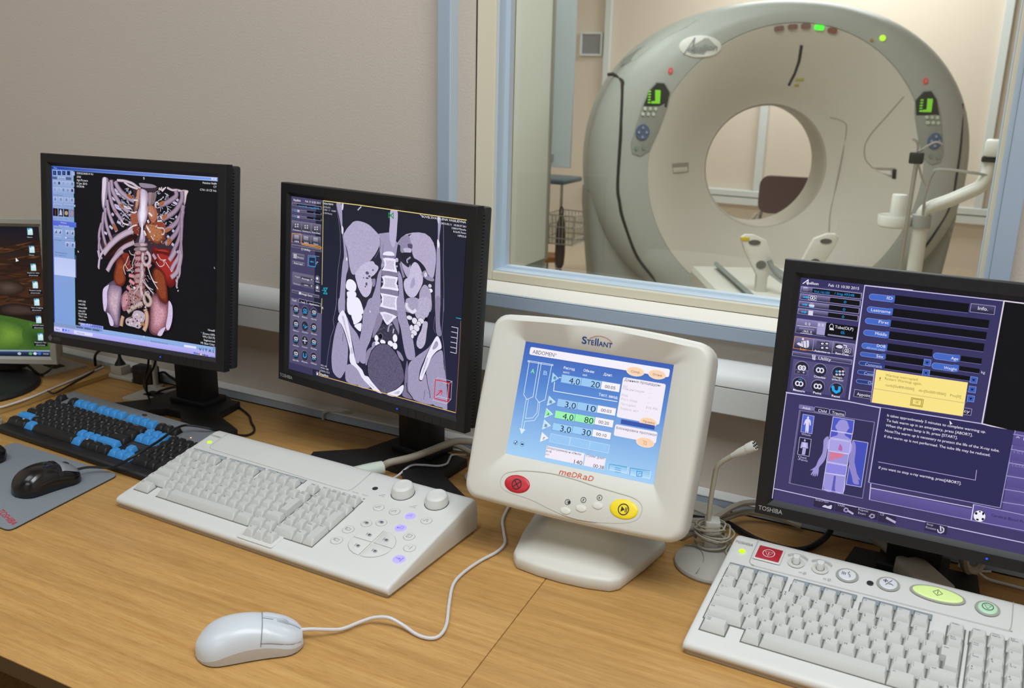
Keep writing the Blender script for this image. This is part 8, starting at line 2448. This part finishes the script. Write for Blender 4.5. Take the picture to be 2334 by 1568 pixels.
b = MB(); b.loft([gring(.804, .809, .813, .016), gring(.808, .813, .817, .000), gring(.90, .862, .868, -.012, 0, 0, 2.05), gring(1.0, .90, .885, .008, 0, 0, 2.1), gring(1.07, .925, .893, .05, 0, 0, 2.15), gring(1.115, .938, .893, .12, 0, 0, 2.2), gring(1.13, .942, .893, .22, 0, 0, 2.2), gring(1.13, .942, .893, .62, 0, 0, 2.2), gring(1.08, .92, .893, .74, 0, 0, 2.2), gring(.95, .85, .86, .80), gring(.61, .61, .61, .80), gring(.60, .60, .60, .79)], cap0=False, cap1=False); rimo = b.done('outer_rim', M_GD, gan, smooth=50)
def bvh(o): bm = bmesh.new(); bm.from_mesh(o.data); t = BVHTree.FromBMesh(bm); bm.free(); return t
TR = [bvh(fc), bvh(rimo)]
GOFF = .08
def gs(x, z, off=.002):
    x0, z0, y = x, z, 0
    for _ in range(3):     # slide the mark back along the slanted line of sight it was measured on
        x = x0+(x0+1.668)/5.5*y; z = z0+(z0-1.41)/5.6*y; p = gs0(x, z, off); y = p.y+off
    return p
def gs0(x, z, off):
    x -= GOFF; best = None
    for t in TR:
        r = t.ray_cast(Vector((x, -1, z)), Vector((0, 1, 0)))
        if r[0] and (best is None or r[3] < best[1]): best = (r[0], r[3])
    y = best[0].y if best else .3
    return Vector((x, y-off, z))
b = MB(); b.tube([gs(*p, -.002) for p in ((-.99, 1.412), (-.96, 1.415), (-.935, 1.413), (-.908, 1.385), (-.897, 1.34), (-.893, 1.1), (-.894, .801), (-.878, .70), (-.851, .598), (-.761, .391), (-.66, .262), (-.56, .16))], .010, n=8, sub=6)
b.tube([gs(*p, -.002) for p in ((1.05, 1.30), (1.072, 1.10), (1.077, .897), (1.066, .718), (.985, .53), (.93, .44))], .009, n=8, sub=6); b.done('rubber_seam', mat('black rubber', '1f1d1b', .6), gan)
b = MB()
for P in (((.30, 1.207), (.36, 1.195), (.401, 1.168), (.407, 1.10), (.405, 1.032), (.38, .80), (.375, .66), (.378, .547)), ((.707, 1.333), (.63, 1.23), (.557, 1.134), (.53, 1.08), (.524, 1.035), (.54, .973), (.59, .924))): b.tube([gs(*p, -.0005) for p in P], .004, n=6)
b.done('panel_seam', mat('soft seam grey', 'a39d92', .7), gan)
def plate(name, pts, th, m, off=0, parent=gan, label=None):
    b = MB(); c = Vector((sum(p[0] for p in pts)/len(pts), sum(p[1] for p in pts)/len(pts)))
    b.loft([[gs(p[0], p[1], -.004+off) for p in pts], [gs(p[0], p[1], th+off) for p in pts], [gs(c.x+(p[0]-c.x)*.93, c.y+(p[1]-c.y)*.93, th*1.3+off) for p in pts]]); return b.done(name, m, parent, smooth=40, label=label)
for i, (x, z) in enumerate(((-.044, 1.681), (.031, 1.692), (.104, 1.697), (.179, 1.691), (.254, 1.677))):
    a = -.35*(x-.104)/.15*.4
    pts = [(x+p[0]*math.cos(a)-p[1]*math.sin(a), z+p[0]*math.sin(a)+p[1]*math.cos(a)) for p in rrect(-.026, .026, -.014, .014, .010, 4)]
    plate('indicator_lamp', pts, .012, mat('lit green gantry lamp', '4cf03c', .3, emit=.9) if i == 3 else (mat('brown amber lamp', '8a5a46', .4) if i == 4 else mat('dull maroon lamp', '8a6a66', .4)), label='lit green lamp' if i == 3 else None)
plate('badge', ellipse(-.475, 1.575, .118, .060), .006, mat('badge white', 'e4e4de', .4)); bfn = lambda u, v: tuple(gs(-.585+u*.98+v*.0, 1.548+v-(u-.1)*-.085, .017))
b = MB(); text_into(b.b, 'quilion', bfn, .060, 0, .036, width=.145, shear=.2); strip(b.b, bfn, [(.02, -.006), (.075, .075)], .006, smooth=False); strip(b.b, bfn, [(.075, .075), (.064, .0)], .008, smooth=False); strip(b.b, bfn, [(.035, .018), (.072, .020)], .004, smooth=False); b.done('badge_lettering', mat('grey badge print', '7d8486', .5), gan, smooth=0)
plate('alignment_slit', [(.083, 1.598), (.100, 1.594), (.094, 1.509), (.075, 1.44), (.046, 1.374), (.033, 1.380), (.062, 1.445), (.078, 1.512)], .003, mat('slit black', '24222a', .4))
YL = mat('yellow warning label', 'b8b05a', .6); plate('warning_label', [(.075, 1.400), (.125, 1.403), (.126, 1.421), (.076, 1.418)], .002, YL); plate('warning_label', [(.072, 1.370), (.098, 1.371), (.098, 1.388), (.073, 1.387)], .002, YL)
RD = mat('red laser window', 'c84a48', .3, emit=.25)
for x, z in ((-.632, 1.440), (.817, 1.420)): plate('laser_window', ellipse(x, z, .014, .018, 16), .006, RD); plate('laser_window_core', ellipse(x, z, .006, .008, 10), .010, mat('laser core', 'e08a86', .3))
plate('green_light', ellipse(.542, 1.645, .017, .017, 14), .008, mat('lime light', 'b4e83c', .3, emit=.8)); plate('amber_light', ellipse(.482, 1.632, .009, .009, 12), .006, mat('amber light', 'a88a3a', .4))
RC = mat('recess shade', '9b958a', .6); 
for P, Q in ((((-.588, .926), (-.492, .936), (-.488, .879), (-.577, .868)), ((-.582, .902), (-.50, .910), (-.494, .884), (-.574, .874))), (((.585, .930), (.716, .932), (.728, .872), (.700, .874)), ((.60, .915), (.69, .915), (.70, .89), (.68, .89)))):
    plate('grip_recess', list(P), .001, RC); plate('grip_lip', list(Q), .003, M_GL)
plate('grip_slot', [(.700, .924), (.722, .924), (.726, .868), (.704, .870)], .004, M_DEEP)
def control_panel(cx, cz, s, k):
    P = [(cx+s*p[0], cz+p[1]) for p in ((.080, .178), (.118, .125), (.108, .05), (.062, -.10), (.02, -.20), (-.03, -.235), (-.078, -.22), (-.09, -.165), (-.075, -.10), (-.04, .05), (-.008, .135), (.033, .182))]
    pn = plate('control_panel', P, .008, M_GS)
    plate('display_bezel', [(cx+s*p[0], cz+p[1]) for p in ((.078, .172), (.112, .122), (.100, .040), (-.032, .045), (-.004, .13), (.034, .176))], .012, mat('dark display bezel', '2c302c', .35))
    LG = mat('lit green display', '7cc832', .3, emit=.42); dd = cx+s*.04-.03
    plate('display', [(dd+.018, cz+.135), (dd+.048, cz+.135), (dd+.050, cz+.125), (dd+.050, cz+.060), (dd+.0, cz+.060), (dd+.0, cz+.072), (dd+.022, cz+.074)], .017, LG)
    for r in range(5): plate('display_digit', [(dd-.018+.004*r*0, cz+.13-r*.015), (dd-.004, cz+.13-r*.015), (dd-.006, cz+.122-r*.015), (dd-.020, cz+.122-r*.015)], .017, LG)
    for r in range(2):
        for q in range(3): plate('panel_button', ellipse(cx+s*(-.022+.030*q-.010*r), cz+.032-.030*r, .0095, .0105, 10), .014, mat('pale panel button', 'c4cebc', .5))
    plate('direction_pad', ellipse(cx-s*.028, cz-.100, .040, .046, 24), .014, mat('blue grey pad', '54617e', .5))
    for a in range(4): plate('arrow_mark', ellipse(cx-s*.028+.022*math.cos(a*PI/2), cz-.100+.026*math.sin(a*PI/2), .007, .008, 8), .020, mat('pale blue mark', '8fa0b8', .5))
    for q in range(2): plate('lower_button', ellipse(cx-s*(.058-.042*q)+.0, cz-.190+.004*q, .012, .012, 10), .014, mat('green grey button', '7d8f80', .5))
control_panel(-.742, 1.200, 1, 0); control_panel(.888, 1.190, -1, 1)
plate('type_plate', [(.908, .470), (1.052, .470), (1.052, .425), (.908, .425)], .003, mat('plate grey', 'a8a9a2', .5))
VG = mat('vent strip grey', '85887f', .6)
plate('top_vent', [(-.930, 1.461), (-.903, 1.500), (-.83, 1.552), (-.765, 1.582), (-.749, 1.566), (-.80, 1.525), (-.852, 1.481)], .002, VG); plate('top_vent', [(-.737, 1.608), (-.67, 1.655), (-.609, 1.690), (-.501, 1.716), (-.558, 1.676), (-.64, 1.637), (-.712, 1.595)], .002, VG)
b = MB()
for q0, q1 in ((-1.12, -.66), (.66, 1.12)): b.loft([[(p[0]*k, p[1], zz) for p in rrect(q0, q1, .13, .72, .06, 4)] for zz, k in ((0, .94), (.3, .97), (.62, 1.0), (.72, 1.0))])
b.done('base', M_GS, gan, smooth=40)
# ---- couch with arm brackets
cou = thing('patient_couch', 'white patient couch end with curved brackets standing before the scanner', 'couch', (-.90, 4.45, 0), GA)
MC = mat('couch white', 'd2cfc6', .45); MG = mat('couch grey', '7f8580', .5)
b = MB(); b.loft([[(x_*k, y_, z_) for x_, y_, z_ in ((-.27, -.55, zz), (.27, -.55, zz), (.27, .55, zz), (-.27, .55, zz))] for zz, k in ((.0, .8), (.28, .82), (.32, .92), (.42, .97), (.445, .93))]); b.done('base', MC, cou, smooth=25)
b = MB(); b.loft([[(.17*math.sin(a*.9), y_, .60-.10*math.cos(a)+dz_) for a in [-1.3+2.6*i/12 for i in range(13)]]+[(.155*math.sin(a*.9), y_, .612-.10*math.cos(a)+dz_) for a in [1.3-2.6*i/12 for i in range(13)]] for y_, dz_ in ((-.3, -.10), (.5, -.10))]); b.done('tabletop', MG, cou, smooth=40)
b = MB(); b.box(-.12, -.04, -.565, -.548, .36, .44, .01); b.done('side_button', mat('slate button', '50586a', .5), cou, smooth=0)
def bracket(x, m, s):
    P = [(-.07, .125), (-.05, .14), (-.01, .14), (.05, .115), (.075, .06), (.10, .0), (.11, -.03), (.085, -.045), (.072, -.06), (.075, -.15), (.022, -.15), (.02, -.05), (-.01, .0), (-.045, .06)]
    b = MB(); M = Matrix.Translation((x, -.03 if s > 0 else .05, .575)) @ Matrix.Rotation(PI/2, 4, 'X'); P2 = [(p[0]*s, p[1]) for p in P]; b.prism(P2 if s > 0 else P2[::-1], -.012, .012, .004, M=M); o = b.done('arm_bracket', MC, cou, smooth=30)
    b = MB(); b.prism(ellipse(-.005*s, .105, .028, .012), -.0145, .0145, M=M); b.prism(ellipse(.035*s, .0, .024, .020), -.0145, .0145, M=M); b.done('bracket_hole', mat('hole shade', '5a584e', .8), o, smooth=0)
bracket(-.095, MC, 1); bracket(.255, MC, -1)
b = MB(); b.tube([(-.03, -.06, .60), (.0, -.08, .55), (.04, -.10, .52), (.1, -.12, .50)], .012, n=8); b.done('strap', MG, cou); MB().box(-.165, -.125, -.045, -.03, .685, .705, .004).done('yellow_tab', mat('yellow tab', 'c8b42c', .5), cou, smooth=0)
# ---- injector arm post, drip stand, holder
po = thing('injector_stand', 'white stand with slanted arm in front of the scanner right side', 'stand', (-.262, 4.2, 0)); MW = mat('white enamel', 'd4d4cc', .35)
b = MB(); b.tube([(0, 0, .06), (.0, 0, .3), (.0, 0, .86)], .030, n=16, sub=2); b.done('post', MW, po)
b = MB(); b.lathe([(.001, 0), (.2, 0), (.2, .02), (.16, .05), (.12, .07), (.001, .08)], 32, M=Matrix.Translation((.1, .12, 0))); b.done('foot', MW, po)
b = MB(); b.lathe([(.037, .84), (.037, .89)], 20); b.done('collar', mat('grey collar', '9a9c98', .5), po)
b = MB(); b.tube([(0, 0, .86), (.004, 0, .90), (.03, 0, .925), (.09, 0, .955), (.15, 0, .99), (.195, 0, 1.02), (.213, 0, 1.06), (.217, 0, 1.12)], .027, n=14); b.done('arm', MW, po)
b = MB(); b.box(.185, .250, -.035, .035, 1.118, 1.138, .004); b.done('arm_joint', M_DEEP, po, smooth=0); b = MB(); b.box(.19, .255, -.045, .045, 1.138, 1.205, .012); b.box(.24, .28, -.03, .03, 1.165, 1.20, .008); b.done('injector_head', MW, po, smooth=30)
b = MB(); b.tube([(.004, -.02, .87), (.003, -.03, .95), (.008, -.03, 1.015), (.018, -.03, 1.06), (.035, -.03, 1.078), (.09, -.03, 1.080), (.16, -.03, 1.074), (.22, -.02, 1.068)], .006, n=8); b.done('guide_wire', M_METAL, po)
iv = thing('drip_stand', 'slim chrome pole with black clamp beside the white bottle holder', 'stand', (-.307, 4.05, 0)); b = MB(); b.tube([(0, 0, .03), (0, 0, .6), (.006, 0, 1.12)], .009, n=10, sub=2); b.done('pole', M_METAL, iv)
b = MB()
for k in range(5): a = 2*PI*k/5; b.tube([(0, 0, .06), (.05*math.cos(a), .05*math.sin(a), .05), (.10*math.cos(a), .10*math.sin(a), .012)], .011, n=8)
b.done('star_base', M_METAL, iv)
b = MB(); b.box(-.022, .030, -.022, .022, 1.105, 1.150, .006); b.done('clamp', M_BLACK, iv, smooth=30); b = MB(); b.tube([(.006, 0, 1.15), (0, 0, 1.185), (-.02, 0, 1.20)], .005, n=8); b.tube([(.006, 0, 1.15), (.06, 0, 1.19), (.09, 0, 1.185)], .004, n=8); b.tube([(.01, 0, 1.12), (.03, 0, 1.06), (.05, 0, 1.02)], .004, n=8); b.done('hook', M_METAL, iv)
bh = thing('bottle_holder', 'white round bottle tray with an upright cylinder, mounted on the stand', 'holder', (-.3645, 4.2, .83))
b = MB(); b.lathe([(.001, 0), (.058, 0), (.066, .008), (.068, .046), (.066, .05), (.062, .046), (.058, .015), (.001, .012)], 28); b.done('tray', MW, bh); b = MB(); b.lathe([(.030, .012), (.031, .02), (.0305, .130), (.028, .136), (.001, .137)], 24, M=Matrix.Translation((.008, 0, 0))); b.done('cylinder', MW, bh); b = MB(); b.tube([(.06, 0, .02), (.08, 0, .02), (.105, 0, .022)], .010, n=8); b.done('bracket', M_PLATE, bh)
# ---- chair beyond the bore
ch = thing('chair', 'brown upholstered chair seen through the scanner bore', 'chair', (-1.28, 7.0, 0), .15); MBn = mat('brown upholstery', '6a5450', .7, bump=.2, scale=300)
b = MB(); b.loft([[(x_, -.02+y_, z_) for x_, z_ in rrect(-.27, .27, .47, .74, .07, 5)] for y_ in (0, .05)]); b.done('backrest', MBn, ch, smooth=40)
b = MB(); b.loft([[(p[0], p[1], zz) for p in rrect(-.26, .26, -.48, -.02, .06, 5)] for zz in (.36, .40, .43)]); b.done('seat', MBn, ch, smooth=40)
for sx_ in (-1, 1):
    b = MB(); b.tube([(sx_*.28, -.44, .0), (sx_*.28, -.44, .30), (sx_*.28, -.43, .43), (sx_*.28, -.38, .455), (sx_*.28, -.2, .45), (sx_*.28, .03, .45)], .014, n=8); b.done('arm_frame', M_METAL, ch)
    b = MB(); b.tube([(sx_*.25, .03, 0), (sx_*.25, .03, .4), (sx_*.22, .045, .6)], .013, n=8); b.done('rear_leg', M_METAL, ch)
# ---- tall cabinet, cart with basket
cb = thing('cabinet', 'tall pale grey cabinet side on a dark base, at left behind the window', 'cabinet', (-2.35, 3.6, 0), 0); MCB = mat('pale grey green laminate', 'd2d4ca', .5)
MB().box(-.55, 0, -.35, 1.43, .345, 2.35, .004).done('carcass', MCB, cb, smooth=0); MB().box(-.53, -.004, -.33, 1.42, .0, .344).done('base', MG, cb, smooth=0)
MB().box(-.02, .006, 1.43, 1.462, .34, 2.35, .002).done('edge_strip', mat('edge strip grey', '8f8c81', .5), cb, smooth=0); MB().box(-.12, .02, 1.70, 1.72, .86, 2.4, .003).done('rear_panel', mat('bluish panel', 'b8c2c6', .5), cb, smooth=0); MB().box(-.12, -.09, 1.45, 1.71, .9, .94).done('panel_bracket', M_METAL, cb, smooth=0); MB().box(-.12, -.09, 1.45, 1.71, 2.2, 2.24).done('panel_bracket', M_METAL, cb, smooth=0)
MB().box(-.54, -.01, -.368, -.352, .36, 1.3, .003).done('door', MCB, cb, smooth=0); MB().box(-.54, -.01, -.368, -.352, 1.31, 2.33, .003).done('door', MCB, cb, smooth=0)
ca = thing('cart', 'small cart with dark tray and wire basket beside the tall cabinet', 'cart', (-2.72, 6.0, 0), 0)
MB().box(-.22, .115, -.16, .16, .688, .722, .012).done('tray', mat('dark teal tray', '4c5a60', .4), ca, smooth=30)
for x_ in (-.19, -.03):
    for y_ in (-.13, .13): b = MB(); b.tube([(x_, y_, .05), (x_, y_, .4), (x_, y_, .69)], .012, n=8, sub=2); b.done('leg', M_METAL, ca); b = MB(); b.lathe([(.001, 0), (.022, .004), (.024, .025), (.022, .046), (.001, .05)], 16, M=Matrix.Translation((x_, y_, 0))); b.done('caster', M_BLACK, ca)
lv = MB().box(-.085, .035, -.004, .004, -.0045, .0045, .001).done('louvre', mat('pale blue louvre', 'aab4c4', .5), ca, smooth=0); lv.location = (-.025, -.165, .255)
for k in range(1, 27): o = lv.copy(); COL.objects.link(o); o.parent = ca; o.location = (-.025, -.165, .255+k*.0155)
MB().box(-.11, .005, -.162, -.15, .22, .69).done('louvre_backing', mat('slate backing', '7d8796', .6), ca, smooth=0)
b = MB(); WB = M_METAL
for zz, k in ((.48, 1.0), (.40, .97), (.32, .94), (.28, .93)): b.tube([(.08+p[0]*k, p[1]*k, zz) for p in rrect(-.11, .11, -.14, .14, .02, 3)], .0035, n=6, sub=2, closed=True)
for i in range(9):
    x_ = -.105+.0262*i
    for y_ in (-.14, .14): b.tube([(.08+x_, y_, .48), (.08+x_*.95, y_*.94, .38), (.08+x_*.93, y_*.93, .28)], .0025, n=5, sub=2)
    b.tube([(.08+x_*.93, -.13, .28), (.08+x_*.93, 0, .28), (.08+x_*.93, .13, .28)], .0025, n=5, sub=2)
for i in range(8):
    y_ = -.12+.034*i
    for x_ in (-.105, .105): b.tube([(.08+x_, y_, .48), (.08+x_*.95, y_*.94, .38), (.08+x_*.93, y_*.93, .28)], .0025, n=5, sub=2)
b.done('wire_basket', WB, ca, kind='stuff')
bg = thing('bag', 'dark brown bag hanging below the wire basket', 'bag', (-2.655, 5.93, .1)); b = MB(); b.loft([[(p[0]*k, p[1]*k, zz) for p in ellipse(0, 0, .036, .03, 18)] for zz, k in ((0, .45), (.03, .85), (.1, 1.0), (.22, .95), (.32, .75), (.38, .4))]); b.done('sack', mat('dark brown cloth', '4a4038', .8), bg); b = MB(); b.tube([(-.01, 0, .37), (-.012, 0, .41), (0, 0, .43), (.012, 0, .41), (.01, 0, .37)], .005, n=6); b.done('handle', mat('dark brown cloth', '4a4038', .8), bg)
st = thing('stool', 'orange brown stool top low beside the hanging bag', 'stool', (-2.80, 6.05, 0)); b = MB(); b.lathe([(.001, .12), (.09, .12), (.10, .13), (.10, .155), (.09, .165), (.001, .165)], 24); b.done('seat', mat('orange brown wood', 'a8703a', .5), st)
for k in range(3): a = 2*PI*k/3; b = MB(); b.tube([(.06*math.cos(a), .06*math.sin(a), .125), (.075*math.cos(a), .075*math.sin(a), .06), (.09*math.cos(a), .09*math.sin(a), .0)], .012, n=8, sub=2); b.done('leg', M_METAL, st)
